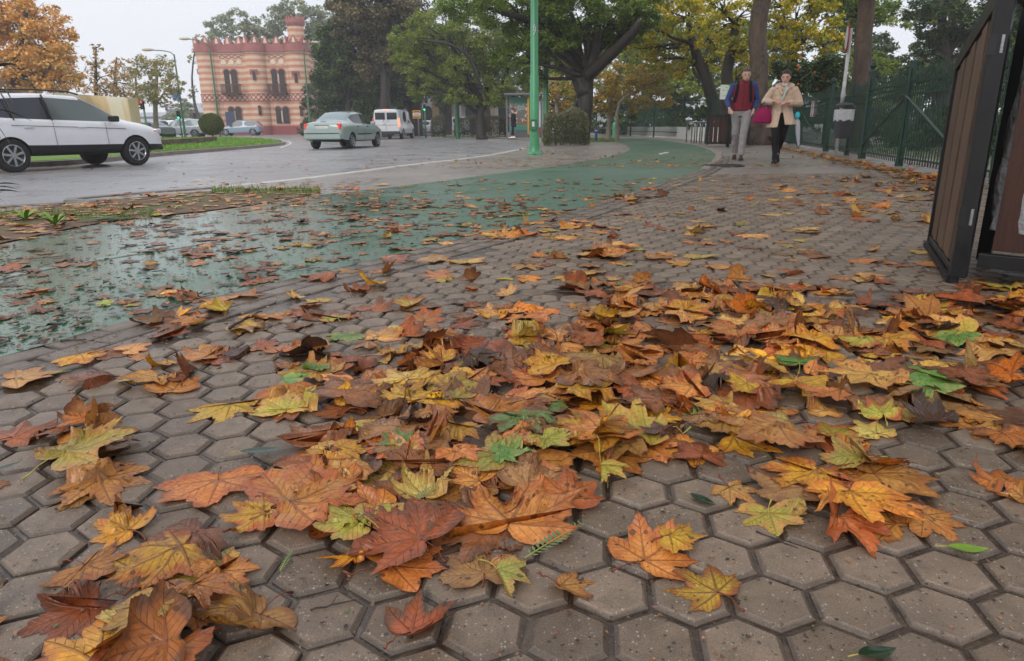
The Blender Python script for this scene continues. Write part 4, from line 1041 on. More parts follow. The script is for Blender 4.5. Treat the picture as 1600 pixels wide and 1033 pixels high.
# big green pole beside the road
p = gp(835, 18.35, 0); root = thing('lamp_column', 'thick light green lamp column standing on the grey pavement', 'lamp column', p)
mb = MB(); mb.loft([(0, 0, -.01, .24, .24), (0, 0, .02, .17, .17), (0, 0, .10, .13, .13), (0, 0, .25, .118, .118), (0, 0, 1.9, .112, .112), (0, 0, 1.92, .098, .098), (0, 0, 8.5, .075, .075)], 20); mb.build('pole', M_green, root, smooth=True, ang=50)
mb = MB()
for k in range(4):
    a = k*pi/2+.4; mb.add([(cos(a)*.11, sin(a)*.11, .3), (cos(a)*.25, sin(a)*.25, 0), (cos(a+.12)*.25, sin(a+.12)*.25, 0), (cos(a+.12)*.11, sin(a+.12)*.11, .3)], [(0, 1, 2, 3)])
mb.build('base_fin', M_green, root)
mb = MB(); mb.box((-.03, -.125, .71), (.17, .09, .24)); mb.box((-.03, -.125, .84), (.19, .11, .02)); bx = mb.build('junction_box', M_greend, root, bevel=.008)
mb = MB(); mb.box((-.035, -.172, .735), (.06, .004, .12)); mb.build('label_sticker', M_white, bx)
tx = bpy.data.curves.new('number', 'FONT'); tx.body = '6\n7'; tx.size = .17; tx.extrude = .003; tx.space_line = .75
to = bpy.data.objects.new('column_number', tx); C.objects.link(to); to.parent = root; zn = atd(833, 47, 18.2).z; to.location = (-.045, -.105, zn+.02); to.rotation_euler = (R(90), 0, 0); tx.materials.append(M_white)
p = gp(852.5, 29.8, 0); root = thing('lamp_column', 'thin green column behind the thick one beside the clipped hedge', 'lamp column', p)
mb = MB(); mb.loft([(0, 0, 0, .17, .17), (0, 0, .08, .12, .12), (0, 0, 9, .085, .085)], 14); mb.build('pole', M_greend, root, smooth=True, ang=50); mb = MB(); mb.box((0, -.11, 1.0), (.16, .06, .3)); mb.build('junction_box', M_greend, root)
# traffic lights
M_tg = emat('green_signal', (.05, 1, .45, 1), 2.5); M_tr = emat('red_signal', (1, .06, .05, 1), 2.0)
def traffic(label, px, D, py_top, py_bot, z0, lit, face=-1):
    p = gp(px, D, z0); root = thing('traffic_light', label, 'traffic light', p, 0, 'traffic lights'); zt, zb = atd(px, py_top, D).z-z0, atd(px, py_bot, D).z-z0
    mb = MB(); mb.tube([(0, .12, 0), (0, .12, zt)], .055, 8); mb.build('pole', M_greend, root, smooth=True)
    hh = zt-zb; mb = MB(); mb.box((0, 0, (zt+zb)/2), (hh*.36, .2, hh)); hd = mb.build('signal_head', M_dkgrey, root, bevel=.02)
    for k, nm in enumerate(('red_lens', 'amber_lens', 'green_lens')):
        z = zt-hh*(k+.5)/3; on = (lit == k); mb = MB(); mb.sphere((0, -.1, z), (hh*.12, .03, hh*.12), 10, 6); mb.build(nm, (M_tr if k == 0 else M_tg) if on else M_dkgrey, hd, smooth=True)
        mb = MB(); mb.rings([[(hh*.14*cos(a), y, z+hh*.14*sin(a)) for a in [pi*j/6 for j in range(7)]] for y in (-.1, -.24)], closed=False); mb.build('visor', M_dkgrey, hd)
traffic('traffic light showing green beside the slim lamp and direction sign', 664.5, 52, 163, 173, ZR, 2)
traffic('traffic light showing green on the banner lamp at left', 282, 61, 173, 186, ZR, 2)
traffic('traffic light showing red behind the curved cream wall', 228, 44, 157, 171, ZR, 0)
traffic('dark traffic light seen from behind left of the striped building', 307, 80, 176, 187, ZR, 9)
# yellow direction sign
root = thing('direction_sign', 'yellow direction sign boards beside the green traffic light', 'road sign', gp(654, 54, ZR)); zt = atd(651, 170, 54).z
mb = MB(); mb.tube([(0, .04, 0), (0, .04, zt)], .04, 8); mb.build('post', M_steel, root)
M_yel = pmat('yellow_sign', S(206, 150, 46), .4)
for k, (m_, z) in enumerate(((M_yel, zt-.1), (M_white, zt-.3), (M_yel, zt-.5))): mb = MB(); mb.box((-.1, 0, z), (.6, .03, .17)); b_ = mb.build('sign_board', m_, root); mb = MB(); mb.box((-.1, -.018, z), (.42, .004, .05)); mb.build('lettering', M_dkgrey if m_ is not M_white else M_red, b_)
# ---------------- bus shelter and the kerb panel
def shelter():
    D = 43.0; p = gp(810, D, 0); X0 = gp(792, D).x-p.x; X1 = gp(846, D).x-p.x; root = thing('bus_shelter', 'grey steel bus shelter with backlit poster behind the green column', 'bus shelter', p)
    H = 2.45; M_sg = pmat('shelter_grey', S(104, 104, 106), .4, .2)
    mb = MB()
    for x in (X0, X1): mb.box((x, 0, H/2), (.11, .11, H)); mb.box((x, 1.3, H/2), (.11, .11, H))
    mb.build('frame_post', M_sg, root); mb = MB(); mb.box(((X0+X1)/2, .55, H+.06), (X1-X0+.3, 1.9, .12), Matrix.Rotation(R(3), 3, 'X')); mb.build('roof', M_sg, root, bevel=.03)
    xa, xb = X0+.14, X0+1.35
    mb = MB(); mb.box(((xa+xb)/2, .05, 1.33), (xb-xa, .12, 1.95)); ps = mb.build('poster_case', pmat('teal_grey_case', S(84, 108, 112), .4), root)
    mb = MB(); mb.box(((xa+xb)/2, .05, .19), (xb-xa, .10, .34)); mb.build('kick_plate', M_sg, root)
    t = NT('poster_print'); v = t.obj(); s_ = t.n('ShaderNodeSeparateXYZ'); t.l(v, s_.inputs[0]); n = t.noise(v, 3.4, 2)
    c = t.mix(t.math('GREATER_THAN', n, .53), S(84, 104, 98), S(142, 84, 72)); c = t.mix(t.math('GREATER_THAN', t.noise(v, 5.3, 2), .6), c, S(206, 190, 168)); c = t.mix(t.math('LESS_THAN', s_.outputs[2], .72), c, S(60, 140, 116))
    c = t.mix(t.math('GREATER_THAN', s_.outputs[2], 1.95), c, S(40, 100, 80)); t.prin(c, .15)
    mb = MB(); mb.box(((xa+xb)/2, -.014, 1.34), (xb-xa-.14, .006, 1.78)); mb.build('poster', t.m, ps)
    mb = MB(); mb.box(((xa+xb)/2+.1, -.021, 1.72), (.5, .004, .24)); mb.build('printed_panel', pmat('poster_text_panel', S(120, 140, 140), .4), ps)
    mb = MB(); mb.box(((X0+X1)/2+.3, 1.3, 1.3), (X1-X0-1.0, .02, 1.7)); mb.build('glass_panel', gmat('shelter_glass', S(60, 68, 66)), root)
    mb = MB(); mb.box((gp(825.5, D).x-p.x, -.05, 1.3), (.10, .10, 2.2)); mb.build('yellow_post', M_yel, root)
    mb = MB(); mb.box((X1-.15, .3, 1.35), (.5, .06, 1.5)); mb.build('timetable', M_white, root); mb = MB(); mb.box((X1-.15, .3, .4), (.55, .08, .38)); mb.build('timetable_base', M_red, root)
    mb = MB(); mb.box((X0+1.9, 1.0, .48), (1.1, .35, .05)); mb.box((X0+1.5, 1.0, .23), (.06, .3, .45)); mb.box((X0+2.3, 1.0, .23), (.06, .3, .45)); mb.build('bench', M_steel, root)
shelter()
# ---------------- curved cream monument wall
def cream_wall():
    t = NT('stained_cream_stone'); v = t.obj(); mp = t.n('ShaderNodeMapping'); t.l(v, mp.inputs[0]); mp.inputs['Scale'].default_value = (1, 1, .45)
    c = t.ramp(t.noise(mp.outputs[0], .45, 5, .6), [(.3, S(212, 206, 188)), (.54, S(216, 208, 188)), (.63, S(200, 176, 136)), (.8, S(212, 202, 180))]); t.prin(c, .6)
    a = gp(97, 34, ZR); mb = MB(); rs_ = []; n = 12
    for k in range(n+1):
        u = k/n; px = 95+112*u; D = 33+4*sin(pi*u*.8)-1.5*u; q = gp(px, D, ZR)-a; zt = atd(px, 145+8*u, D).z-ZR
        rs_.append([(q.x, q.y, 0), (q.x, q.y, zt), (q.x+.15, q.y+.6, zt), (q.x+.15, q.y+.6, 0)])
    mb.rings(rs_); o = mb.build('curved_wall', t.m, loc=a); tag(o, 'curved cream stone wall with brown stains behind the white car', 'wall')
cream_wall()
# ---------------- traffic island
isl_near = smooth_line(G([(-200, 272), (100, 258), (250, 243.5), (330, 237), (400, 231), (436, 227), (441, 224.5), (425, 221.5)], ZR))
isl_far = smooth_line(G([(425, 221.5), (380, 218), (320, 216), (240, 218), (100, 222), (-200, 232)], ZR))
t = NT('lawn'); v = t.obj(); c = t.ramp(t.noise(v, .9, 4, .7), [(.3, S(92, 128, 48)), (.6, S(122, 156, 58)), (.8, S(132, 150, 70))]); c = t.mix(1, c, t.mr(t.noise(v, 40, 2), .3, .7, .7, 1.25), 'MULTIPLY'); t.prin(c, .7, 0, .3, t.bump(t.noise(v, 60, 3), 1, .03)); M_lawn = t.m
fill_poly('lawn', isl_near+isl_far, ZR+.13, M_lawn)
band('island_kerb', isl_near, -.14, .02, ZR-.02, ZR+.12, M_kerb); band('island_kerb', isl_far, -.14, .02, ZR-.02, ZR+.12, M_kerb)
# grass blades on the lawn
rs = np.random.default_rng(77); pts = []; ip = [(q.x, q.y) for q in isl_near+isl_far]
while len(pts) < 9000:
    q = at(rs.uniform(225, 440), rs.uniform(217, 245), ZR)
    if inpoly(q.x, q.y, ip): pts.append((q.x, q.y))
P_ = np.array(pts); m = len(P_); h_ = rs.uniform(.03, .08, m)*(1+P_[:, 1]*.01); w_ = .006+P_[:, 1]*.0006; a = rs.random(m)*6.28
V = np.zeros((m, 3, 3)); V[:, 0, :2] = P_-np.stack([np.cos(a), np.sin(a)], 1)*w_[:, None]; V[:, 1, :2] = P_+np.stack([np.cos(a), np.sin(a)], 1)*w_[:, None]; V[:, 2, :2] = P_+rs.normal(0, .02, (m, 2)); V[:, :2, 2] = ZR+.128; V[:, 2, 2] = ZR+.13+h_
o = npmesh('grass', V.reshape(-1, 3), np.arange(m*3).reshape(-1, 3), pmat('grass_blade', S(112, 150, 54), .5, var=.3, scale=2)); tag(o, 'short bright grass on the traffic island', 'grass', kind='stuff')
a = gp(150, 27, ZR+.12); sw = smooth_line([gp(140, 27), gp(200, 28), gp(252, 30.5), gp(300, 34.5), gp(331, 41)]); mb = MB(); rs2 = []
for i, p in enumerate(sw):
    tt = (sw[min(i+1, len(sw)-1)]-sw[max(i-1, 0)]).normalized(); nn_ = Vector((-tt.y, tt.x, 0))*.2; zt = .26
    rs2.append([(p.x-nn_.x-a.x, p.y-nn_.y-a.y, 0), (p.x-nn_.x-a.x, p.y-nn_.y-a.y, zt), (p.x+nn_.x-a.x, p.y+nn_.y-a.y, zt), (p.x+nn_.x-a.x, p.y+nn_.y-a.y, 0)])
t = NT('rubble_stone'); v = t.obj(); br = t.n('ShaderNodeTexVoronoi'); t.l(v, br.inputs['Vector']); br.inputs['Scale'].default_value = 3; c = t.ramp(br.outputs['Distance'], [(.1, S(128, 108, 92)), (.5, S(104, 86, 74)), (.8, S(64, 54, 48))]); t.prin(c, .8)
mb.rings(rs2); o = mb.build('stone_wall', t.m, loc=a); tag(o, 'low rough stone wall along the back of the grass island', 'wall')
# ---------------- the striped castle-like building
def stripes():
    t = NT('striped_stucco'); v = t.obj(); s_ = t.n('ShaderNodeSeparateXYZ'); t.l(v, s_.inputs[0]); z = t.math('ADD', s_.outputs[2], t.math('MULTIPLY', t.noise(v, 1.2, 3), .04))
    f = t.math('FRACT', t.math('DIVIDE', z, .70)); m_ = t.mr(t.math('ABSOLUTE', t.math('SUBTRACT', f, .5)), .235, .265, 1, 0)
    row = t.math('FLOOR', t.math('DIVIDE', z, .70)); tone = t.math('FRACT', t.math('MULTIPLY', row, .37))
    terra = t.mix(tone, S(198, 136, 108), S(206, 150, 120)); cream = t.mix(t.math('MULTIPLY', t.noise(v, 1.1, 4, .6), .8), S(222, 200, 178), S(206, 174, 150))
    c = t.mix(m_, cream, terra); c = t.mix(1, c, t.mr(t.noise(v, .9, 5, .65), .3, .7, .84, 1.12), 'MULTIPLY')
    base = t.math('LESS_THAN', s_.outputs[2], 1.05); c = t.mix(base, c, S(150, 84, 84)); t.prin(c, .8, 0, .2); return t.m
def lattice():
    t = NT('lattice_frieze'); uvn = t.n('ShaderNodeUVMap'); uvn.uv_map = 'uv'; s_ = t.n('ShaderNodeSeparateXYZ'); t.l(uvn.outputs[0], s_.inputs[0])
    a = t.math('ABSOLUTE', t.math('SUBTRACT', t.math('FRACT', s_.outputs[0]), .5)); b = t.math('ABSOLUTE', t.math('SUBTRACT', t.math('FRACT', s_.outputs[1]), .5))
    d = t.math('ADD', a, b); ln = t.math('LESS_THAN', t.math('ABSOLUTE', t.math('SUBTRACT', d, .5)), .13)
    t.prin(t.mix(ln, S(214, 180, 158), S(134, 58, 56)), .7); return t.m
def castle():
    D = 90.0; s_px = 1080/(D*.959); o3 = gp(316, D, ZR); root = thing('striped_building', 'pink and cream striped castle-like building with battlements and corner turret', 'building', o3)
    Wd = gp(487, D).x-o3.x; k = Wd/171.0      # metres per photo pixel
    zp = lambda py: (209.5-py)*k*.965
    MS, ML = stripes(), lattice(); M_crn = pmat('red_cornice', S(158, 96, 92), .7, var=.2, scale=1); M_dkw = pmat('dark_window', S(40, 30, 30), .15); M_cream = pmat('cream_trim', S(226, 206, 184), .7); M_wf = pmat('brown_woodwork', S(84, 52, 44), .6)
    # plan outline of the front, in metres: corner tower, bay, middle half round, bay, right tower
    plan = []
    def arc(cx, cy, r, a0, a1, n):
        for i in range(n+1): a = R(a0+(a1-a0)*i/n); plan.append((cx+r*cos(a), cy+r*sin(a)))
    X = lambda px: (px-316)*k
    r1 = X(346)/2; arc(r1, r1, r1, 180, 335, 12)
    plan += [(X(350), .9)]; plan += [(X(388), .9)]
    r2 = (X(424)-X(390))/2; arc(X(407), r2*.9, r2, 200, 340, 12)
    plan += [(X(428), .9), (X(452), .9)]
    r3 = (X(487)-X(453))/2; arc(X(470), r3, r3, 205, 360, 12)
    back = [(X(480), 9.0), (1.5, 9.0)]
    full = plan+back
    Hc = zp(78)
    mb = MB(); mb.prism(full, 0, Hc); mb.build('wall', MS, root)
    def off(o_):    # plan pushed outwards
        out = []
        for i, (x, y) in enumerate(full):
            a = Vector(full[i-1]); b = Vector(full[(i+1) % len(full)]); t = (b-a).normalized(); out.append((x+t.y*o_, y-t.x*o_))
        return out
    for (za, zb, w, nm) in ((zp(85.5), zp(83.3), .10, 'string_course'), (zp(83.2), zp(78.5), .30, 'cornice'), (zp(78.5), zp(71.5), .16, 'parapet')):
        mb = MB(); mb.prism(off(w), za, zb); mb.build(nm, M_crn if nm != 'string_course' else M_cream, root)
    # lattice frieze between the floors
    P = off(.05); za, zb = zp(156), zp(147); V, F, UV = [], [], []; u = 0
    n = len(plan)+1
    for i in range(n):
        x, y = P[i]; V += [(x, y, za), (x, y, zb)]; UV += [(u, 0), (u, 1)]
        if i < n-1: u += (Vector(P[i+1])-Vector(P[i])).length/.62
    for i in range(n-1): F.append((2*i, 2*i+2, 2*i+3, 2*i+1))
    npmesh('lattice_frieze', V, F, ML, root, uv=np.array(UV))
    for zz in (za-.05, zb+.05):
        mb = MB(); mb.prism(off(.09), zz-.05, zz+.05); mb.build('frieze_moulding', M_crn, root)
    # battlements: stepped merlons along the parapet
    Pp = off(.16); acc = 0; step = 1.35
    for i in range(len(plan)+2):
        a, b = Vector(Pp[i % len(Pp)]), Vector(Pp[(i+1) % len(Pp)]); seg = (b-a).length
        if seg < 1e-6: continue
        d = (b-a)/seg
        while acc < seg:
            c = a+d*acc; rot = Matrix.Rotation(atan2(d.y, d.x), 3, 'Z'); zb_ = zp(71.5); mh = zp(59)-zb_; c2 = c+Vector((-d.y, d.x))*.15
            mb = MB(); mb.box((c2.x, c2.y, zb_+mh*.25), (.92, .3, mh*.5), rot); mb.box((c2.x, c2.y, zb_+mh*.72), (.7, .28, mh*.5), rot, .12)
            mo = mb.build('merlon', M_crn, root)
            mb = MB(); q = c2+Vector((d.y, -d.x))*.17; mb.box((q.x, q.y, zb_+mh*.40), (.42, .04, mh*.62), rot, .3); mb.build('merlon_panel', M_cream, mo)
            acc += step
        acc -= seg
    # turret on the right tower
    cx, cy, r = X(469), r3+.6, (X(481)-X(457))/2; t0 = zp(79); tT = zp(45)
    mb = MB(); mb.loft([(cx, cy, t0-.3, r, r), (cx, cy, tT, r*1.02, r*1.02)], 28); tw = mb.build('turret', MS, root, smooth=True, ang=40)
    mb = MB(); mb.loft([(cx, cy, t0+.1, r*1.18, r*1.18), (cx, cy, t0+.75, r*1.22, r*1.22), (cx, cy, t0+.9, r*1.05, r*1.05)], 28); mb.build('turret_base', M_crn, tw)
    mb = MB(); mb.loft([(cx, cy, tT, r*1.04, r*1.04), (cx, cy, tT+.4, r*1.2, r*1.2), (cx, cy, tT+.75, r*1.2, r*1.2)], 28); mb.build('turret_cornice', M_crn, tw)
    for j in range(16):
        a = 2*pi*j/16; mb = MB(); mb.box((cx+r*1.1*cos(a), cy+r*1.1*sin(a), tT+.98), (.3, .16, .46), Matrix.Rotation(a+pi/2, 3, 'Z'), .15); mb.build('turret_merlon', M_crn, tw)
    # horseshoe windows
    def arch(w, h, n=14):
        pts = [(-w/2, 0), (w/2, 0), (w/2, h-w*.55)]; cz = h-w*.55
        for i in range(n+1): a = R(-18+216*i/n); pts.append((w*.55*cos(a), cz+w*.55*sin(a)*1.05))
        pts.append((-w/2, h-w*.55)); return pts
    def window(px, py_b, py_t, wpx, y, name='window', balcony=False):
        x = X(px); w = wpx*k; zb_, zt_ = zp(py_b), zp(py_t); h = zt_-zb_
        pts = [(x+a, zb_+b) for a, b in arch(w, h)]
        mb = MB(); mb.prism([(a, b) for a, b in pts], y-.10, y+.1, 'y'); wo_ = mb.build(name, M_dkw, root)
        big = [(x+a*1.22, zb_+b*1.05) for a, b in arch(w, h)]; n = len(pts)
        mb = MB(); vs = [(p[0], y-.12, p[1]) for p in pts]+[(p[0], y-.12, p[1]) for p in big]; mb.add(vs, [(i, (i+1) % n, (i+1) % n+n, i+n) for i in range(1, n-1)]); mb.build('frame', M_crn, wo_)
        mb = MB(); mb.box((x, y-.13, zb_+h*.42), (.05, .04, h*.8)); mb.box((x, y-.13, zb_+h*.55), (w*.9, .04, .05)); mb.build('mullion', M_wf, wo_)
    for px in (360.5, 371.5):
        window(px, 145, 109, 8.6, .88); window(px+.4, 190, 165.5, 8.8, .88)
    for px in (434.5, 446.0):
        window(px-1, 147, 109, 8.6, .88); window(px, 192, 166, 8.8, .88)
    for (x0, x1, py, w2) in ((352, 383, 146, 31), (424, 454, 147, 30)):     # balconies
        xa, xb = X(x0+2), X(x1-2); zt_, zb_ = zp(132), zp(146); b = MB(); b.box(((xa+xb)/2, .35, zb_), (xb-xa, 1.2, .22)); bo = b.build('balcony', M_wf, root)
        b = MB(); nb = 16
        for i in range(nb+1): xx = xa+(xb-xa)*i/nb; b.box((xx, -.22, (zt_+zb_)/2), (.06, .06, zt_-zb_))
        b.box(((xa+xb)/2, -.22, zt_), (xb-xa+.1, .1, .1))
        for yy in (0.1, .45): b.box((xa, yy, (zt_+zb_)/2), (.06, .06, zt_-zb_)); b.box((xb, yy, (zt_+zb_)/2), (.06, .06, zt_-zb_))
        b.box((xa, .3, zt_), (.09, 1.0, .09)); b.box((xb, .3, zt_), (.09, 1.0, .09)); b.build('railing', M_wf, bo)
    for (x0, x1) in ((351, 387), (427, 452)):     # blind arcade panels near the top
        xa, xb = X(x0), X(x1); u0 = 0; za, zb_ = zp(101), zp(88+3.5)
        nU = (xb-xa)/.8; npmesh('lattice_panel', [(xa, .86, zp(93)), (xb, .86, zp(93)), (xb, .86, zp(87.5)), (xa, .86, zp(87.5))], [(0, 1, 2, 3)], ML, root, uv=np.array([(0, 0), (nU, 0), (nU, 1), (0, 1)]))
        nA = int(nU)
        for i in range(nA):
            xx = xa+(xb-xa)*(i+.5)/nA; w = (xb-xa)/nA*.62; pts = [(xx+a, zp(101)+b) for a, b in arch(w, zp(94)-zp(101))]; mb = MB(); mb.prism(pts, .84, .95, 'y'); mb.build('blind_arch', M_cream, root)
    for (px, pb, pt, y) in ((407, 126, 113, -r2*.1-.02), (410, 179, 164.5, -r2*.1-.02), (470, 130, 116, -.02), (473.5, 181, 167, -.02), (321, 124, 110, 1.0), (324, 180, 167, 1.0)):
        window(px, pb, pt, 4.4, y, 'slit_window')
        if pb < 140: mb = MB(); xx = X(px); mb.box((xx, y-.12, zp(pt-2.0)), (.95, .12, .16)); mb.box((xx-.42, y-.12, zp(pt+1.5)), (.12, .1, .55)); mb.box((xx+.42, y-.12, zp(pt+1.5)), (.12, .1, .55)); mb.build('window_hood', M_crn, root)
    for pl in (374, 440.3):
        for za, zb_ in ((zp(145), zp(116)), (zp(190), zp(172))):
            x = X(366 if pl == 374 else 440); mb = MB(); mb.tube([(x, .72, za), (x, .72, zb_)], .09, 8); mb.build('column', M_cream, root)
    mb = MB(); mb.box((X(359), .55, zp(184)), (1.1, .1, 1.7)); ps = mb.build('poster_stand', pmat('poster_dark_blue', S(46, 56, 92), .4, var=.5, scale=2), root)
    # roof slab
    mb = MB(); mb.prism([(x*.98+.1, y*.97+.25) for x, y in full], Hc-.2, Hc+.05); mb.build('roof', M_crn, root)
castle()
# ---------------- white arcaded villa far behind the feathery trees
def villa():
    D = 88.0; o3 = gp(565, D, ZR); root = thing('arcaded_villa', 'white villa with dark arched openings far behind the green trees', 'building', o3); X = lambda px: gp(px, D).x-o3.x; z = lambda py: atd(650, py, D).z-ZR
    Mw = pmat('villa_white', S(206, 206, 210), .7, var=.1, scale=.5); Mo = pmat('villa_ochre', S(178, 152, 122), .7, var=.15, scale=.6); Md = pmat('arch_dark', S(36, 34, 36), .3)
    mb = MB(); mb.box((X(690), 4, z(128)/2), (X(820)-X(560), 8, z(128))); mb.build('wall', Mw, root)
    for a, b in ((676, 708), (750, 772)): mb = MB(); mb.box((X((a+b)/2), -.1, z(140)/2), (X(b)-X(a), .3, z(140))); mb.build('ochre_bay', Mo, root)
    for px, w in ((580, 12), (603, 12), (626, 12), (669, 15), (694, 13), (735, 14), (760, 13), (785, 12)):
        h = z(166); ww = (X(px+w/2)-X(px-w/2)); pts = [(X(px)-ww/2, 0), (X(px)+ww/2, 0), (X(px)+ww/2, h-ww/2)]+[(X(px)+ww/2*cos(R(a)), h-ww/2+ww/2*sin(R(a))) for a in range(15, 180, 15)]+[(X(px)-ww/2, h-ww/2)]
        mb = MB(); mb.prism(pts, -.34, 0, 'y'); mb.build('arch_opening', Md, root)
    p2 = gp(716, 66, ZR); r2 = thing('gate_pillar', 'tall white gate pillar behind the hedge and white hatchback', 'pillar', p2); h = atd(716, 160, 66).z-ZR
    mb = MB(); mb.box((0, 0, h/2), (.55, .55, h)); mb.build('shaft', Mw, r2); mb = MB(); mb.box((0, 0, h+.08), (.75, .75, .16)); mb.box((0, 0, h+.25), (.45, .45, .2), None, .3); mb.build('cap', Mw, r2)
villa()
# distant pale buildings at far left
for (px0, px1, pt, D, lb) in ((335, 352, 168, 150, 'distant pale glass office left of the striped building'), (262, 318, 162, 170, 'hazy pale building far behind the left traffic lights'), (205, 262, 176, 160, 'low hazy white building behind the autumn trees')):
    q = gp(px0, D, ZR) if px0 != 335 else gp(298, D, ZR); px1_ = px1 if px0 != 335 else 322; h = atd(px0, pt, D).z-ZR; w = gp(px1_, D).x-q.x
    root = thing('distant_building', lb, 'building', q, 0, 'hazy far buildings'); mb = MB(); mb.box((w/2, 5, h/2), (w, 10, h)); mb.build('wall', pmat('far_pale_wall', S(196, 196, 204), .7, var=.1, scale=.2), root); mb = MB()
    for k in range(3): mb.box((w/2, -.06, h*(.25+.25*k)), (w*.9, .06, h*.1))
    mb.build('window', gmat('far_glass', S(90, 100, 116)), root)
# ================================================================== TREES AND PLANTS
rs = np.random.default_rng(21)
def foliage_mat(name, stops, tr=.25, rough=.55):
    t = NT(name); a = t.n('ShaderNodeAttribute'); a.attribute_name = 'c1'; s_ = t.n('ShaderNodeSeparateColor'); t.l(a.outputs['Color'], s_.inputs[0])
    c = t.ramp(s_.outputs[0], stops); b = t.prin(c, rough, 0, .35); tr_ = t.n('ShaderNodeBsdfTranslucent'); t.l(c, tr_.inputs[0])
    ms = t.n('ShaderNodeMixShader'); ms.inputs[0].default_value = tr; t.l(b.outputs[0], ms.inputs[1]); t.l(tr_.outputs[0], ms.inputs[2]); t.l(ms.outputs[0], t.out.inputs[0]); return t.m
def ramp_of(*cols): n = len(cols); return [(i/(n-1) if n > 1 else 0, S(*c)) for i, c in enumerate(cols)]
FM = {
 'orange': foliage_mat('autumn_orange_leaves', ramp_of((150, 146, 74), (222, 166, 84), (242, 184, 104), (244, 204, 138))),
 'russet': foliage_mat('thin_autumn_leaves', ramp_of((158, 144, 96), (196, 160, 104), (214, 172, 112))),
 'olive': foliage_mat('olive_autumn_leaves', ramp_of((126, 134, 84), (168, 158, 98), (192, 168, 104))),
 'haze': foliage_mat('grey_green_leaves', ramp_of((112, 130, 100), (144, 156, 120), (170, 168, 126))),
 'dark': foliage_mat('dark_evergreen_leaves', ramp_of((46, 64, 36), (76, 98, 52), (112, 134, 70)), .2, .4),
 'brownish': foliage_mat('brown_green_leaves', ramp_of((72, 70, 48), (108, 100, 66), (148, 130, 90)), .2, .45),
 'feather': foliage_mat('feathery_green_leaves', ramp_of((92, 110, 48), (132, 148, 62), (172, 180, 82)), .35),
 'mid': foliage_mat('mid_green_leaves', ramp_of((72, 98, 40), (112, 138, 56), (150, 166, 70)), .35),
 'ygreen': foliage_mat('yellow_green_leaves', ramp_of((104, 128, 44), (158, 168, 52), (220, 196, 52), (232, 200, 56)), .4),
 'bronze': foliage_mat('bronze_yellow_leaves', ramp_of((120, 112, 56), (178, 150, 62), (206, 172, 80)), .3),
 'deep': foliage_mat('deep_shrub_leaves', ramp_of((40, 58, 34), (64, 86, 48), (100, 118, 66)), .2),
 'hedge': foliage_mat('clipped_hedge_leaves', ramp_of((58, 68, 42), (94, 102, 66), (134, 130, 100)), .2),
 'ball': foliage_mat('clipped_ball_leaves', ramp_of((58, 74, 30), (96, 106, 44), (140, 140, 76)), .15),
}
def bark(name, a, b): return pmat(name, a, .7, var=.35, scale=3, bump=.8, bscale=14, bdist=.04, stretch=(1, 1, .25)) if b is None else pmat(name, b, .7, var=.4, scale=3, bump=.8, bscale=14, bdist=.04, stretch=(1, 1, .25))
M_bark = pmat('wet_dark_bark', S(46, 38, 32), .6, var=.35, scale=3, bump=.9, bscale=14, bdist=.04, stretch=(1, 1, .25))
M_barkp = pmat('pale_bark', S(140, 128, 112), .6, var=.3, scale=3, bump=.5, bscale=10, stretch=(1, 1, .3))
M_barkb = pmat('brown_bark', S(84, 68, 55), .6, var=.65, scale=3.5, bump=1.0, bscale=16, bdist=.09, stretch=(1, 1, .3))
def leaves_cloud(cl, leaf, cover=2.2, puffs=26, puff_r=.30, droop=0.0, flat=.8, shell=.55):
    """cl: list of (centre, radius); returns V,F,attr of small pointed leaves gathered in puffs"""
    Vs, Cs = [], []
    for c, Rr in cl:
        c = np.array(c); npf = max(int(puffs*rs.uniform(.8, 1.2)), 4)
        d = rs.normal(size=(npf, 3)); d /= np.linalg.norm(d, axis=1)[:, None]; rad = (shell+(1-shell)*rs.random(npf)**.6)
        pc = c+d*rad[:, None]*Rr*np.array([1, 1, flat]); pr = Rr*puff_r*rs.uniform(.55, 1.45, npf)
        for p, r in zip(pc, pr):
            n = max(int(cover*pi*r*r/(leaf*leaf*.32)), 6)
            q = rs.normal(size=(n, 3)); q /= np.linalg.norm(q, axis=1)[:, None]; q *= (rs.random(n)**.45)[:, None]
            pos = p+q*r*np.array([1.15, 1.15, .7]); pos[:, 2] -= droop*r*np.sum(q[:, :2]**2, 1)
            nrm = q*.5+np.array([0, 0, .75])+rs.normal(size=(n, 3))*.55; nrm /= np.linalg.norm(nrm, axis=1)[:, None]
            t = rs.normal(size=(n, 3)); t -= nrm*np.sum(t*nrm, 1)[:, None]; t /= np.linalg.norm(t, axis=1)[:, None]; b = np.cross(nrm, t)
            L_ = leaf*rs.uniform(.6, 1.35, n)[:, None]; w = L_*.34
            V = np.stack([pos-t*L_*.5, pos+b*w, pos+t*L_*.5, pos-b*w], 1); Vs.append(V.reshape(-1, 3))
            tone = np.clip(rs.normal(.5, .16)+rs.normal(0, .22, n), 0, 1); Cs.append(np.repeat(tone, 4))
    V = np.concatenate(Vs); tn = np.concatenate(Cs); F = np.arange(len(V)).reshape(-1, 4)
    return V, F, np.stack([tn, tn, tn, np.ones_like(tn)], 1)
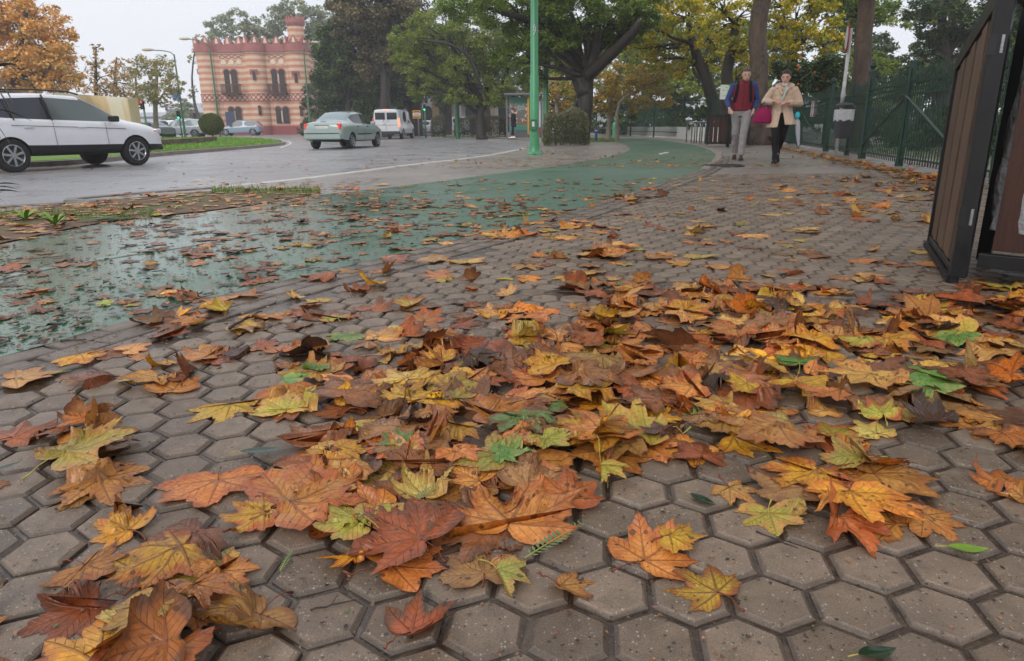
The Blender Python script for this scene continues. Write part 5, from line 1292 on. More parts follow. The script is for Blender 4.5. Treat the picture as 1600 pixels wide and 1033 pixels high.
def branch(mb, a, b, r0, r1, sag=.0, wob=.06, n=6, k=7):
    a, b = Vector(a), Vector(b); d = b-a; ln = d.length; pts = []; rad = []
    o1 = Vector(rs.normal(0, wob, 3))*ln; 
    for i in range(n+1):
        u = i/n; p = a.lerp(b, u)+o1*sin(pi*u)+Vector((0, 0, sag*ln*sin(pi*u))); p += Vector(rs.normal(0, wob*.16, 3))*ln*(0 if i in (0, n) else 1)
        pts.append(p); rad.append(r0+(r1-r0)*u**.8)
    mb.tube(pts, rad, k); return pts
def tree(label, D, base_px, trunk, clumps, kind, leaf, name='tree', group=None, bark_=None, cover=2.0, puffs=24, puff_r=.30, droop=0., spread=.7, flat=.8, z0=0, shell=.5, limbs=None, bare=0):
    """trunk: list of (px, py, r_m) points up the trunk; clumps: (px, py, r_px[, dDepth])"""
    base = gp(base_px, D, z0); root = thing(name, label, 'tree', base, 0, group); ppm = 1080/(D*.959)
    tp = [Vector((0, 0, -.1))]+[atd(x, y, D)-base for x, y, r in trunk[1:]]; tr = [trunk[0][2]*1.25]+[t_[2] for t_ in trunk[1:]]
    if len(trunk) > 1: tp.insert(1, tp[0].lerp(tp[1], .12)); tr.insert(1, trunk[0][2])
    mb = MB(); sm = smooth_line(tp, 3); rr = []
    for i in range(len(tp)-1):
        for k in range(3): rr.append(tr[i]+(tr[i+1]-tr[i])*k/3)
    rr.append(tr[-1]); sm = [p+Vector(rs.normal(0, tr[0]*.06, 3)) if 0 < i < len(sm)-1 else p for i, p in enumerate(sm)]
    mb.tube(sm, rr, 12)
    cl = []
    for c in clumps:
        dd_ = c[3] if len(c) > 3 else rs.normal(0, spread)*c[2]/ppm; q = atd(c[0], c[1], D+dd_)-base; cl.append((q, c[2]/ppm))
    for (q, r) in cl:
        best = min(range(len(tp)//2, len(tp)), key=lambda i: (tp[i]-q).length+max(0, tp[i].z-q.z)*1.5); a = tp[best]
        pts = branch(mb, a, q, max(tr[best]*.5, .04), .02, .06, .06)
        for k in range(5):
            d = Vector(rs.normal(size=3)).normalized()*r*.85; d.z *= .7; branch(mb, pts[4], q+d, .03+.004*r, .008, .0, .08, 4, 5)
    for lm in (limbs or []):     # limbs drawn out of the photograph: list of (px, py, r, dd)
        lp = [atd(x, y, D+dd_)-base for x, y, r, dd_ in lm]; lr = [v[2] for v in lm]; sp = smooth_line(lp, 3); r3 = []
        for i in range(len(lp)-1):
            for k in range(3): r3.append(lr[i]+(lr[i+1]-lr[i])*k/3)
        r3.append(lr[-1]); mb.tube(sp, r3, 9)
    mb.build('trunk', bark_ or M_bark, root, smooth=True)
    V, F, A = leaves_cloud(cl, leaf, cover, puffs, puff_r, droop, flat, shell)
    npmesh('crown', V, F, FM[kind], root, attrs={'c1': A}); return root
def jclumps(x0, x1, y0, y1, n, r0, r1, holes=()):
    out = []
    while len(out) < n:
        x, y = rs.uniform(x0, x1), rs.uniform(y0, y1)
        if any((x-a)**2+(y-b)**2 < c*c for a, b, c in holes): continue
        out.append((x, y, rs.uniform(r0, r1)))
    return out
NT_ = 0
# ---- left, across the road
tree('big orange autumn plane tree at the far left edge', 48, 20, [(20, 205, .35), (25, 120, .28), (35, 50, .16), (45, 0, .08)], [(30, 35, 40), (50, 100, 40), (70, 130, 30), (10, 10, 42), (60, 25, 36), (20, 60, 50), (75, 75, 42), (35, 110, 45), (95, 110, 34), (100, 65, 26), (0, 140, 40), (60, 148, 30), (-50, 60, 60), (-40, 130, 50), (115, 128, 18), (-30, -20, 50)], 'orange', .22, z0=ZR, cover=1.4, puffs=34, puff_r=.24, group='autumn trees across the road')
tree('thin bare topped autumn tree left of the cream wall', 56, 148, [(148, 200, .16), (150, 130, .12), (150, 75, .05)], [(148, 95, 16), (160, 120, 22), (140, 130, 20), (165, 145, 18), (152, 75, 9)], 'russet', .2, z0=ZR, cover=.8, puffs=16, puff_r=.26, group='autumn trees across the road')
tree('slender russet tree behind the middle of the cream wall', 60, 178, [(178, 200, .18), (180, 130, .12), (182, 90, .05)], [(172, 105, 16), (192, 100, 14), (178, 130, 24), (198, 132, 20), (165, 140, 18), (200, 155, 16)], 'russet', .2, z0=ZR, cover=.9, puffs=18, puff_r=.26, group='autumn trees across the road')
tree('pale trunked autumn tree right of the cream wall', 58, 243, [(243, 205, .22), (243, 165, .17), (246, 110, .09)], [(236, 98, 22), (256, 110, 24), (226, 125, 24), (250, 138, 26), (270, 132, 18), (228, 150, 18), (262, 160, 15), (215, 105, 12)], 'olive', .2, z0=ZR, bark_=M_barkp, cover=1.1, puffs=22, puff_r=.25, group='autumn trees across the road')
tree('small autumn tree between cream wall and pale trunk', 66, 214, [(214, 205, .15), (213, 150, .1), (212, 115, .05)], [(208, 120, 16), (215, 145, 20), (205, 165, 15)], 'olive', .2, z0=ZR, cover=1.0, puffs=18, puff_r=.26, group='autumn trees across the road')
tree('hazy grey green tree left of the striped building', 120, 288, [(288, 206, .3), (288, 180, .2), (288, 160, .1)], [(288, 172, 15), (275, 185, 13), (300, 182, 14), (286, 160, 8), (262, 190, 10)], 'haze', .4, z0=ZR, cover=2.2, puffs=26)
tree('leaning yellowing tree peeping out at the left wall corner', 105, 318, [(318, 205, .3), (305, 165, .2), (300, 120, .12), (306, 70, .08)], [(312, 62, 10), (302, 92, 9), (308, 78, 8), (303, 140, 7), (300, 150, 5)], 'olive', .3, z0=ZR, cover=1.0, puffs=14)
tree('tall pale green tree rising behind the striped building', 112, 385, [(385, 205, .5), (385, 100, .4), (388, 50, .2)], [(345, 42, 22), (370, 30, 20), (395, 45, 24), (352, 62, 22), (415, 55, 22), (385, 68, 22), (335, 58, 12)], 'haze', .38, z0=ZR, cover=1.5, puffs=30, puff_r=.24)
tree('tall green tree behind the turret of the striped building', 108, 460, [(460, 205, .5), (460, 100, .4), (455, 40, .2)], [(435, 30, 26), (460, 18, 24), (485, 30, 26), (430, 58, 24), (505, 55, 26), (480, 62, 26), (500, 90, 24), (512, 20, 18)], 'haze', .38, z0=ZR, cover=2.0, puffs=30, puff_r=.25)
# ---- dark evergreen mass right of the building
tree('dark glossy evergreen tree to the right of the striped building', 62, 545, [(545, 208, .4), (545, 120, .3), (548, 60, .15)], [(528, 60, 30), (560, 80, 38), (522, 110, 30), (555, 130, 42), (590, 150, 36), (518, 152, 27), (540, 170, 34), (575, 175, 30), (600, 120, 26), (530, 90, 30), (510, 185, 18), (600, 180, 22), (505, 80, 16), (503, 125, 16)], 'dark', .24, cover=2.4, puffs=34, z0=ZR)
tree('tall brownish green tree above the dark evergreen', 58, 600, [(600, 206, .45), (600, 100, .35), (590, 30, .2)], [(570, 5, 40), (610, 25, 40), (560, 45, 32), (600, 70, 38), (640, 40, 32), (625, 95, 30), (585, 100, 30), (540, 15, 26), (640, 5, 34), (525, -15, 34), (580, -35, 44)], 'brownish', .22, cover=2.2, puffs=32, z0=ZR)
tree('very dark tree with thick trunk behind the white van', 66, 648, [(648, 207, .75), (648, 150, .65), (645, 90, .4)], [(640, 110, 34), (665, 120, 34), (630, 140, 30), (655, 90, 34), (690, 110, 34), (670, 70, 36), (620, 150, 26)], 'deep', .24, cover=2.4, puffs=30, z0=ZR)
for (bx, lb) in ((590, 'dark straight trunk left of the white van'), (700, 'dark trunk between villa arches behind the hedge'), (742, 'thin dark trunk left of the bus shelter behind the hedge')):
    tree(lb, 64, bx, [(bx, 207, .35), (bx+1, 160, .3), (bx+2, 110, .2)], [(bx, 110, 26), (bx+12, 95, 24), (bx-14, 100, 22)], 'deep', .24, cover=2.0, puffs=22, z0=ZR, group='trees in front of the villa')
# ---- feathery green trees by the shelter
tree('feathery light green tree with forked trunk left of the bus shelter', 45, 752, [(752, 208, .34), (750, 180, .28), (757, 162, .24)],
     [(640, 60, 30), (665, 40, 28), (700, 55, 34), (740, 45, 34), (640, 95, 26), (675, 90, 34), (720, 95, 36), (765, 85, 34), (655, 130, 24), (690, 130, 30), (735, 130, 34), (775, 125, 30), (800, 100, 28), (715, 150, 20), (650, 145, 14), (790, 145, 22), (690, 30, 24), (625, 75, 16), (770, 155, 16), (800, 60, 30)],
     'feather', .11, cover=1.5, puffs=36, puff_r=.24, droop=.5, limbs=[[(757, 165, .22, 0), (778, 150, .18, .4), (790, 120, .13, .8), (800, 80, .08, 1)], [(752, 168, .2, 0), (735, 150, .15, -.5), (722, 135, .1, -1), (700, 80, .05, -1.2)], [(752, 140, .12, -1.5), (735, 92, .10, -1.8), (705, 70, .08, -2), (655, 62, .05, -2.2)], [(760, 150, .15, 0), (758, 100, .12, .4), (745, 60, .07, .4)]])
# ---- spreading dark limbed tree over the hedge
tree('spreading tree with thick dark forked limbs behind the clipped hedge', 29, 908, [(908, 218, .36), (912, 180, .30), (917, 150, .28), (918, 118, .26)],
     [(760, -10, 50), (800, 20, 42), (850, 10, 48), (900, 20, 46), (880, 55, 34), (935, 45, 38), (960, 10, 46), (1000, 20, 38), (820, 60, 36), (790, 85, 30), (850, 85, 30), (1010, -25, 44), (900, -40, 60), (960, 60, 28), (720, 5, 40), (985, 48, 26), (830, 120, 24), (870, 45, 30)],
     'mid', .10, cover=1.5, puffs=40, puff_r=.23, droop=.45, flat=.6, limbs=[
      [(915, 150, .30, 0), (905, 110, .26, .3), (903, 78, .2, .5), (900, 55, .15, .8), (893, 20, .08, 1)], [(919, 120, .3, 0), (928, 80, .24, -.3), (932, 50, .18, -.6), (940, 10, .1, -1)],
      [(918, 118, .28, -.2), (940, 98, .24, -.8), (965, 75, .2, -1.4), (990, 50, .17, -2.0), (1000, 30, .08, -2.2)], [(912, 160, .16, .2), (897, 122, .14, .6), (880, 105, .12, 1.0), (862, 85, .09, 1.4), (840, 82, .05, 1.6)],
      [(900, 70, .18, .5), (872, 52, .16, 0), (852, 38, .15, -.6), (815, 28, .13, -1.2), (780, 18, .09, -1.8), (740, 5, .06, -2.2)]])
tree('slanting second trunk leaning left behind the spreading tree', 31, 893, [(880, 222, .3), (890, 190, .26), (908, 160, .22)], [(890, 100, 24), (905, 90, 20)], 'mid', .11, cover=1.2, puffs=20)
# ---- shrubs and small trees of the park
tree('yellow leaved small park tree between the dark limbs and the racks', 36, 950, [(945, 208, .14), (955, 160, .10), (965, 120, .06)], [(940, 130, 26), (970, 120, 28), (985, 145, 26), (950, 155, 26), (930, 165, 20), (1005, 120, 24), (1000, 165, 20)], 'bronze', .11, cover=1.2, puffs=30, puff_r=.22, bark_=M_barkp)
tree('small bronze tree behind the thin green column', 37, 872, [(872, 208, .14), (870, 160, .10), (866, 120, .06)], [(862, 130, 22), (880, 150, 22), (868, 165, 20), (890, 175, 18)], 'bronze', .12, cover=1.1, puffs=26, puff_r=.22, bark_=M_barkp)
tree('slim pale stemmed tree reaching right under the yellow canopy', 35, 965, [(955, 206, .10), (968, 160, .08), (1010, 135, .06), (1040, 100, .03)], [(1020, 120, 22), (1045, 105, 20), (1000, 130, 18), (1035, 150, 20)], 'bronze', .11, cover=1.0, puffs=22, bark_=M_barkp)
# ---- yellow green planes on the right
tree('leaning dark trunked yellow green plane tree above the bike racks', 33, 1126, [(1126, 208, .32), (1110, 140, .28), (1095, 100, .24), (1083, 70, .18), (1075, 30, .1)],
     [(1010, 40, 34), (1040, 15, 36), (1075, 30, 36), (1040, 70, 30), (1075, 80, 26), (1010, 80, 26), (1100, 10, 34), (1110, 60, 24), (1060, -20, 40), (1025, 95, 20), (990, 60, 24), (1120, 95, 18), (1060, 110, 20), (1000, 5, 34)], 'ygreen', .13, cover=1.3, puffs=34, puff_r=.23, limbs=[[(1098, 105, .12, .2), (1115, 95, .1, .2), (1118, 75, .08, .2), (1105, 60, .05, .2)], [(1105, 130, .1, 0), (1088, 118, .08, 0), (1082, 105, .05, 0)]])
tree('straight dark trunk tree behind the map board', 30, 1131, [(1131, 212, .26), (1136, 150, .24), (1139, 95, .22), (1150, 40, .16)], [(1130, 40, 28), (1160, 20, 30), (1150, 70, 22), (1125, 5, 30), (1165, 80, 22), (1160, 110, 20)], 'ygreen', .13, cover=1.3, puffs=30, puff_r=.23)
tree('bright yellow green plane tree between the two great trunks', 30, 1250, [(1250, 215, .2), (1245, 150, .18), (1240, 80, .12)], [(1215, 30, 32), (1250, 10, 34), (1285, 30, 30), (1225, 70, 28), (1260, 60, 28), (1300, 65, 24), (1235, 100, 20), (1290, 95, 18), (1215, -10, 34), (1290, -10, 34), (1210, 100, 16)], 'ygreen', .13, cover=1.3, puffs=34, puff_r=.23)
# orange trees behind the fence
def fruit_tree(label, D, px, cl):
    r_ = tree(label, D, px, [(px, 215, .1), (px+1, 175, .09), (px+2, 150, .05)], cl, 'dark', .12, cover=2.0, puffs=32, group='orange trees behind the fence'); ppm = 1080/(D*.959)
    mo = pmat('orange_fruit', S(206, 112, 34), .45)
    for k in range(8):
        c = cl[k % len(cl)]; q = atd(max(c[0]+rs.normal(0, c[2]*.5), 1247), c[1]+rs.normal(0, c[2]*.4), D-c[2]/ppm*1.0)-r_.location; mb = MB(); mb.sphere(q, .05, 8, 6); mb.build('orange', mo, r_, smooth=True)
fruit_tree('left orange tree with fruit right behind the woman', 26, 1238, [(1235, 120, 22), (1255, 110, 22), (1240, 140, 20), (1225, 105, 18)])
fruit_tree('right orange tree with fruit behind the litter bin', 25, 1292, [(1280, 115, 22), (1300, 105, 22), (1310, 128, 20), (1275, 135, 18), (1290, 140, 20)])
tree('tall dark conifer behind the fence at upper right', 38, 1480, [(1480, 210, .4), (1475, 100, .3), (1470, 0, .15)], [(1420, 130, 28), (1450, 70, 26), (1440, 100, 30), (1475, 30, 38), (1500, 70, 36), (1470, 120, 36), (1520, 20, 40), (1510, 120, 34), (1440, 15, 24), (1400, 140, 24), (1540, 70, 36), (1485, -20, 36)], 'deep', .14, cover=1.9, puffs=34, puff_r=.25)
tree('dark green tree high above the litter bin sign', 36, 1345, [(1345, 210, .3), (1342, 100, .25), (1340, 20, .15)], [(1330, 30, 26), (1310, 10, 26), (1340, 70, 22), (1370, 20, 22), (1335, -10, 34), (1395, 15, 14), (1380, 110, 20), (1365, 90, 16)], 'mid', .14, cover=1.5, puffs=28)
# ---- the two great trunks on the right
tree('great grey brown trunk with knobby foot behind the two walkers', 24.5, 1186, [(1186, 222, .50), (1183, 205, .44), (1182, 180, .33), (1183, 150, .31), (1186, 60, .28), (1190, -40, .27), (1192, -120, .25)],
     [(1150, -90, 60), (1220, -80, 60), (1190, -130, 60), (1120, -40, 36), (1260, -45, 36)], 'ygreen', .13, bark_=M_barkb, cover=1.4, puffs=30)
tree('tall straight dark trunk behind the fence beside the sign pole', 20.5, 1346, [(1341, 232, .30), (1343, 150, .24), (1350, 60, .22), (1357, -40, .21), (1360, -120, .2)], [(1330, -90, 60), (1400, -80, 60), (1360, -140, 60)], 'mid', .12, bark_=M_barkb, cover=1.3, puffs=26)
# trees further right and left, beyond the frame, shade and mirror in the wet ground
tree('tree beyond the right edge behind the wooden cabinet', 30, 1650, [(1650, 215, .4), (1650, 60, .3)], [(1590, 60, 60), (1640, 20, 80), (1700, 80, 80), (1600, 140, 40), (1680, -60, 90), (1760, 0, 80)], 'deep', .18, cover=1.6, puffs=34)
# ---- the plane tree whose crown hangs over the path above the picture
rt = thing('tree', 'overhanging plane tree above the path beyond the top of the frame', 'tree', (7.2, 3.5, 0)); mb = MB(); b0_ = Vector((0, 0, 0)); mb.tube([(0, 0, -.1), (0, 0, 1.5), (-.3, .2, 4), (-.6, .4, 6)], [.42, .34, .28, .2], 12); cl = []
for k in range(46):
    q = Vector((rs.uniform(-7.5, 5), rs.uniform(-5, 15), rs.uniform(4.6, 7.2))); q.z += .02*q.y**2*(q.y > 0)*.5; cl.append((q, rs.uniform(1.0, 1.7)))
    if k % 2 == 0: branch(mb, (-.5, .3, 5), q, .10, .02, .05, .05)
mb.build('trunk', M_barkp, rt, smooth=True); V, F, A = leaves_cloud(cl, .16, .9, 22, .32); npmesh('crown', V, F, FM['bronze'], rt, attrs={'c1': A})
# ---- far woods as one mass behind everything
cl = []
for px in range(500, 1700, 26):
    for py in (62, 100, 135, 168, 192): 
        if 560 < px < 800 and py > 140: continue
        if 1385 < px < 1440 and py < 110: continue
        if 1190 < px < 1340 and py < 20: continue
        D = rs.uniform(74, 90) if px < 830 else rs.uniform(50, 62); q = atd(px+rs.uniform(-12, 12), py+rs.uniform(-12, 12), D); cl.append((q, rs.uniform(16, 26)*D*.959/1080))
V, F, A = leaves_cloud(cl, .32, 1.7, 22, .32); o = npmesh('woodland', V, F, FM['deep'], attrs={'c1': A}); tag(o, 'dark wooded park mass behind all the nearer trees', 'woodland', kind='stuff')
cl = []
for px in range(835, 1215, 24):
    for py in (45, 80, 112, 140): q = atd(px+rs.uniform(-12, 12), py+rs.uniform(-12, 12), rs.uniform(44, 49)); cl.append((q, rs.uniform(14, 24)*47*.959/1080))
for px in range(1330, 1500, 24):
    for py in (-10, 20, 110, 140): q = atd(px+rs.uniform(-12, 12), py+rs.uniform(-12, 12), rs.uniform(44, 49)); cl.append((q, rs.uniform(12, 20)*47*.959/1080))
V, F, A = leaves_cloud(cl, .17, 1.2, 22, .3); o = npmesh('woodland', V, F, FM['feather'], attrs={'c1': A}); tag(o, 'soft lighter green foliage filling the gaps between the park trees', 'woodland', kind='stuff')
cl = []
for px in range(860, 1330, 15):
    D = 44 if px < 1060 else 33; q = atd(px+rs.uniform(-6, 6), rs.uniform(172, 190), D+rs.uniform(-1, 2)); cl.append((q, rs.uniform(10, 16)*D*.959/1080))
V, F, A = leaves_cloud(cl, .13, 1.6, 20, .32); o = npmesh('shrubbery', V, F, FM['dark'], attrs={'c1': A}); tag(o, 'low dark green shrubs behind the park fence', 'shrubs', kind='stuff')
cl = []
for k in range(26):
    u = k/25; a = Vector((7.6, 8.6, 0)).lerp(Vector((11.5, 24, 0)), u); cl.append((a+Vector((rs.uniform(.4, 1.6), 0, rs.uniform(.2, .7))), rs.uniform(.45, .8)))
V, F, A = leaves_cloud(cl, .07, 1.1, 18, .32); o = npmesh('shrubbery', V, F, FM['deep'], attrs={'c1': A}); tag(o, 'dark shrubs seen through the iron railing at right', 'shrubs', kind='stuff')
# ---- hedges
def bush(label, px0, px1, D, top, bot, kind, name='hedge', leaf=.07, z0=0, cat='hedge', n=None, depth=.8, cover=2.4, stems=True):
    a, b = gp(px0, D, z0), gp(px1, D, z0); c = (a+b)/2; w = b.x-a.x; zt = atd((px0+px1)/2, top, D).z-z0; root = thing(name, label, cat, c); m = int(w*zt*D*.9)+90
    N = int(cover*(w*zt*2+w*depth+depth*zt*2)/(leaf*leaf*.30)); P = np.zeros((N, 3)); f = rs.random(N); P[:, 0] = rs.uniform(-w/2, w/2, N); P[:, 1] = rs.uniform(-depth/2, depth/2, N); P[:, 2] = rs.uniform(.06, zt, N)
    s_ = rs.integers(0, 5, N); P[s_ <= 1, 1] = -depth/2; P[s_ == 2, 2] = zt; P[s_ == 3, 0] = -w/2; P[s_ == 4, 0] = w/2; P += rs.normal(0, .05, (N, 3))
    bumpn = .10*np.sin(P[:, 0]*2.1+1)+.06*np.sin(P[:, 0]*5.3); P[:, 2] *= 1+bumpn/zt*(P[:, 2]/zt); P[:, 1] += .08*np.sin(P[:, 0]*3+P[:, 2]*4)
    P[:, 0] *= 1-.10*(P[:, 2]/zt)**3
    t = rs.normal(size=(N, 3)); t[:, 2] += .6; t /= np.linalg.norm(t, axis=1)[:, None]; b_ = np.cross(t, rs.normal(size=(N, 3))); b_ /= np.linalg.norm(b_, axis=1)[:, None]; L_ = leaf*rs.uniform(.6, 1.4, N)[:, None]
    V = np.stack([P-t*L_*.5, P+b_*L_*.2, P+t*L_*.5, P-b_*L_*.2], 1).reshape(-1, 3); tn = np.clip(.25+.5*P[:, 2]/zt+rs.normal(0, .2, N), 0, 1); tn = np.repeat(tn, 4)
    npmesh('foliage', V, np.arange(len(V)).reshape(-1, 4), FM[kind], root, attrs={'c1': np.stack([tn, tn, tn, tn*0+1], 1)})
    if stems:
        for k in range(int(w*3)+4):
            mb = MB(); x = rs.uniform(-w/2, w/2); y = rs.uniform(-depth/3, depth/3); branch(mb, (x, y, 0), (x+rs.normal(0, .12), y+rs.normal(0, .1), zt*.9), .022, .008, 0, .05, 4, 5); mb.build('stem', M_bark, root)
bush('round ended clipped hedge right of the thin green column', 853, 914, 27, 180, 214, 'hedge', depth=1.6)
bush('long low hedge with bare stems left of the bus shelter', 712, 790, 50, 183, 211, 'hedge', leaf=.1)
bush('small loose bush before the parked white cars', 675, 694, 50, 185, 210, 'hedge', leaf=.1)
# clipped ball on the island
c = gp(331, 44, ZR+.1); root = thing('clipped_bush', 'round clipped green bush at the end of the stone wall', 'bush', c); ppm = 1080/(44*.959); zc = atd(331, 194, 44).z-c.z; Rb = 18.5/ppm
N = 26000; d = rs.normal(size=(N, 3)); d /= np.linalg.norm(d, axis=1)[:, None]; r = Rb*(1-.12*rs.random(N)**2+.03*np.sin(d[:, 0]*6)*np.sin(d[:, 2]*7)); P = d*r[:, None]*np.array([1, 1, .88])+np.array([0, 0, zc]); t = d*.5+rs.normal(size=(N, 3))*.7; t /= np.linalg.norm(t, axis=1)[:, None]
b_ = np.cross(t, rs.normal(size=(N, 3))); b_ /= np.linalg.norm(b_, axis=1)[:, None]; L_ = .055*rs.uniform(.6, 1.4, N)[:, None]; V = np.stack([P-t*L_*.5, P+b_*L_*.25, P+t*L_*.5, P-b_*L_*.25], 1).reshape(-1, 3); tn = np.repeat(np.clip(rs.normal(.45, .22, N), 0, 1), 4)
npmesh('foliage', V, np.arange(len(V)).reshape(-1, 4), FM['ball'], root, attrs={'c1': np.stack([tn, tn, tn, tn*0+1], 1)}); mb = MB(); mb.tube([(0, 0, 0), (0, 0, zc)], [.05, .04], 8); mb.build('trunk', M_bark, root)
# verge grass at the hedge foot and moss
pts = []
for _ in range(5200):
    z = rs.random()
    if z < .45: q = at(rs.uniform(846, 960), rs.uniform(215.5, 222)); 
    elif z < .65: q = gp(rs.uniform(690, 792), rs.uniform(47, 49))
    elif z < .85: q = at(rs.uniform(330, 500), rs.normal(297, 3.0))
    else: q = at(rs.uniform(0, 240), rs.normal(334, 5))
    pts.append((q.x, q.y, 0))
for _ in range(3000): u = rs.random(); q = Vector((7.3, 9.5, 0)).lerp(Vector((9.4, 22, 0)), u); pts.append((q.x+abs(rs.normal(0, 1.2))+.2, q.y, 0))
P_ = np.array(pts); m = len(P_); h_ = rs.uniform(.010, .030, m)*(1+P_[:, 1]*.03); w_ = .0016+P_[:, 1]*.0005; a = rs.random(m)*6.28; V = np.zeros((m, 3, 3)); dd2 = np.stack([np.cos(a), np.sin(a)], 1)*w_[:, None]
V[:, 0, :2] = P_[:, :2]-dd2; V[:, 1, :2] = P_[:, :2]+dd2; V[:, 2, :2] = P_[:, :2]+rs.normal(0, .012, (m, 2)); V[:, 2, 2] = h_; V[:, :2, 2] = -.01
o = npmesh('grass', V.reshape(-1, 3), np.arange(m*3).reshape(-1, 3), pmat('verge_grass', S(98, 126, 48), .6, var=.3, scale=3)); tag(o, 'sparse verge grass by the hedge, kerb and fence foot', 'grass', kind='stuff')
# ---- weeds at the left kerb and the oleander sprigs at the left edge
M_weed = pmat('weed_green', S(116, 154, 56), .45, var=.2, scale=20)
def blades(root, n, ln, w, mat, base=(0, 0, 0), spread=.9, name='leaf', bendz=.3):
    for k in range(n):
        a = 2*pi*k/n+rs.uniform(-.3, .3); el = rs.uniform(.5, 1.25)*spread; L_ = ln*rs.uniform(.7, 1.15); V, F = [], []; N = 8
        for i in range(N+1):
            u = i/N; r = L_*u*cos(el*(1-.25*u)); z = L_*u*sin(el)*(1-bendz*u*u); ww = w*sin(pi*min(u*.92+.06, 1))**.8
            for m in (-1, 0, 1): V.append((base[0]+r*cos(a)-m*ww*sin(a), base[1]+r*sin(a)+m*ww*cos(a), base[2]+z+abs(m)*ww*.35))
        for i in range(N):
            for m in range(2): F.append((i*3+m, i*3+m+1, i*3+m+4, i*3+m+3))
        mb = MB(); mb.add(V, F); mb.build(name, mat, root, smooth=True)
for (px, py, ln, lb) in ((40, 344, .17, 'left broad leaved green weed at the kerb'), (86, 352, .17, 'right broad leaved green weed beside the flattened frond')):
    r_ = thing('weed', lb, 'plant', at(px, py), 0, 'green weeds at the kerb'); blades(r_, 7, ln, .018, M_weed)
r_ = thing('weed', 'small low green weed between the two big weeds', 'plant', at(62, 340)); blades(r_, 6, .08, .01, M_weed, spread=.5)
r_ = thing('palm_frond', 'flattened dark green frond lying on the soil strip', 'frond', at(150, 345))
for k in range(9):
    a = at(118, 347)-at(150, 345); b = at(208+rs.normal(0, 4), 341+rs.normal(0, 2.5))-at(150, 345); mb = MB(); mb.tube([a, a.lerp(b, .5)+Vector((0, rs.normal(0, .02), .025)), b+Vector((0, 0, .01))], [.002, .012, .001], 5, flat=.3); mb.build('leaflet', M_fern if k % 2 else FM['dark'] if False else pmat('frond_green', S(62, 76, 48), .5), r_, smooth=True)
M_ole = pmat('oleander_leaf', S(36, 46, 36), .35, var=.3, scale=20)
def sprig(lb, a, b, n, ln):
    r_ = thing('oleander_branch', lb, 'branch', a, 0, 'dark sprigs at the left edge'); b = b-a; a0 = Vector((0, 0, 0)); mb = MB(); mb.tube([a0, b*.5+Vector((0, 0, .02)), b], [.005, .004, .002], 6); mb.build('twig', M_twig, r_, smooth=True)
    for k in range(n):
        u = .35+.65*k/(n-1); p = b*u; d = (b.normalized()*rs.uniform(.2, 1)+Vector(rs.normal(0, .5, 3))+Vector((.25, 0, -.25))).normalized(); L_ = ln*rs.uniform(.6, 1.1); s_ = d.cross(Vector((0, .5, 1))).normalized(); V = []; N = 6
        for i in range(N+1):
            w = i/N; q = p+d*L_*w+Vector((0, 0, -L_*.28*w*w)); wd = L_*.075*sin(pi*min(w*.95+.03, 1)); V += [q-s_*wd, q+s_*wd]
        mb = MB(); mb.add(V, [(2*i, 2*i+1, 2*i+3, 2*i+2) for i in range(N)]); mb.build('leaf', M_ole, r_, smooth=True)
sprig('upper dark oleander sprig over the white car at the left edge', atd(-40, 150, 2.6), atd(-6, 105, 2.6), 7, .12)
sprig('lower dark oleander sprig by the rear wheel at the left edge', atd(-50, 330, 2.2), atd(-6, 288, 2.2), 8, .10)
sprig('middle oleander sprig against the white car rear door', atd(-45, 190, 2.4), atd(-8, 170, 2.4), 5, .10)
# ================================================================== VEHICLES
M_tyre = pmat('tyre_rubber', S(30, 30, 31), .7, var=.2); M_rim = pmat('alloy_rim', S(176, 178, 182), .25, .8, var=.1); M_trim = pmat('black_trim', S(26, 26, 28), .45)
M_tail = NT('tail_lamp'); 
def lampmat(name, col, em, s):
    t = NT(name); p = t.prin(col, .12, 0, .6, None, .5); p.inputs['Emission Color'].default_value = em; p.inputs['Emission Strength'].default_value = s; return t.m
M_tail = lampmat('tail_lamp', S(170, 24, 20), (1, .08, .04, 1), .25); M_tailon = lampmat('lit_tail_lamp', S(200, 30, 20), (1, .22, .08, 1), 1.6)
M_clear = lampmat('clear_lamp', S(210, 214, 220), (1, 1, 1, 1), 0); M_plate = pmat('number_plate', S(214, 212, 204), .4); M_amber = lampmat('amber_lamp', S(210, 90, 40), (1, .4, .1, 1), .2)
def paint(name, c, rough=.16): return pmat(name, c, rough, var=.03, coat=.6, rvar=.03)
def car_section(st):
    x, zb, zs, zr, w, wb, wr = st; hc = zr-zs; t = max(0, min(1, (hc-.08)/.28)); lp = lambda a, b: a+(b-a)*t
    return [(0, zb), (.82*w, zb), (.965*w, zb+.06), (w, zb+.32*(zs-zb)), (w, zb+.66*(zs-zb)), (w*.985, zs-.07), (wb, zs),
            (lp(wb*.96, wb-.015), lp(zs+.25*hc, zs+.025)), (lp(wb*.86, wr+.02), lp(zs+.62*hc, zr-.10)), (lp(wb*.72, wr*.93), lp(zs+.86*hc, zr-.03)), (lp(wb*.40, wr*.5), zr-.002), (0, zr+.008)]
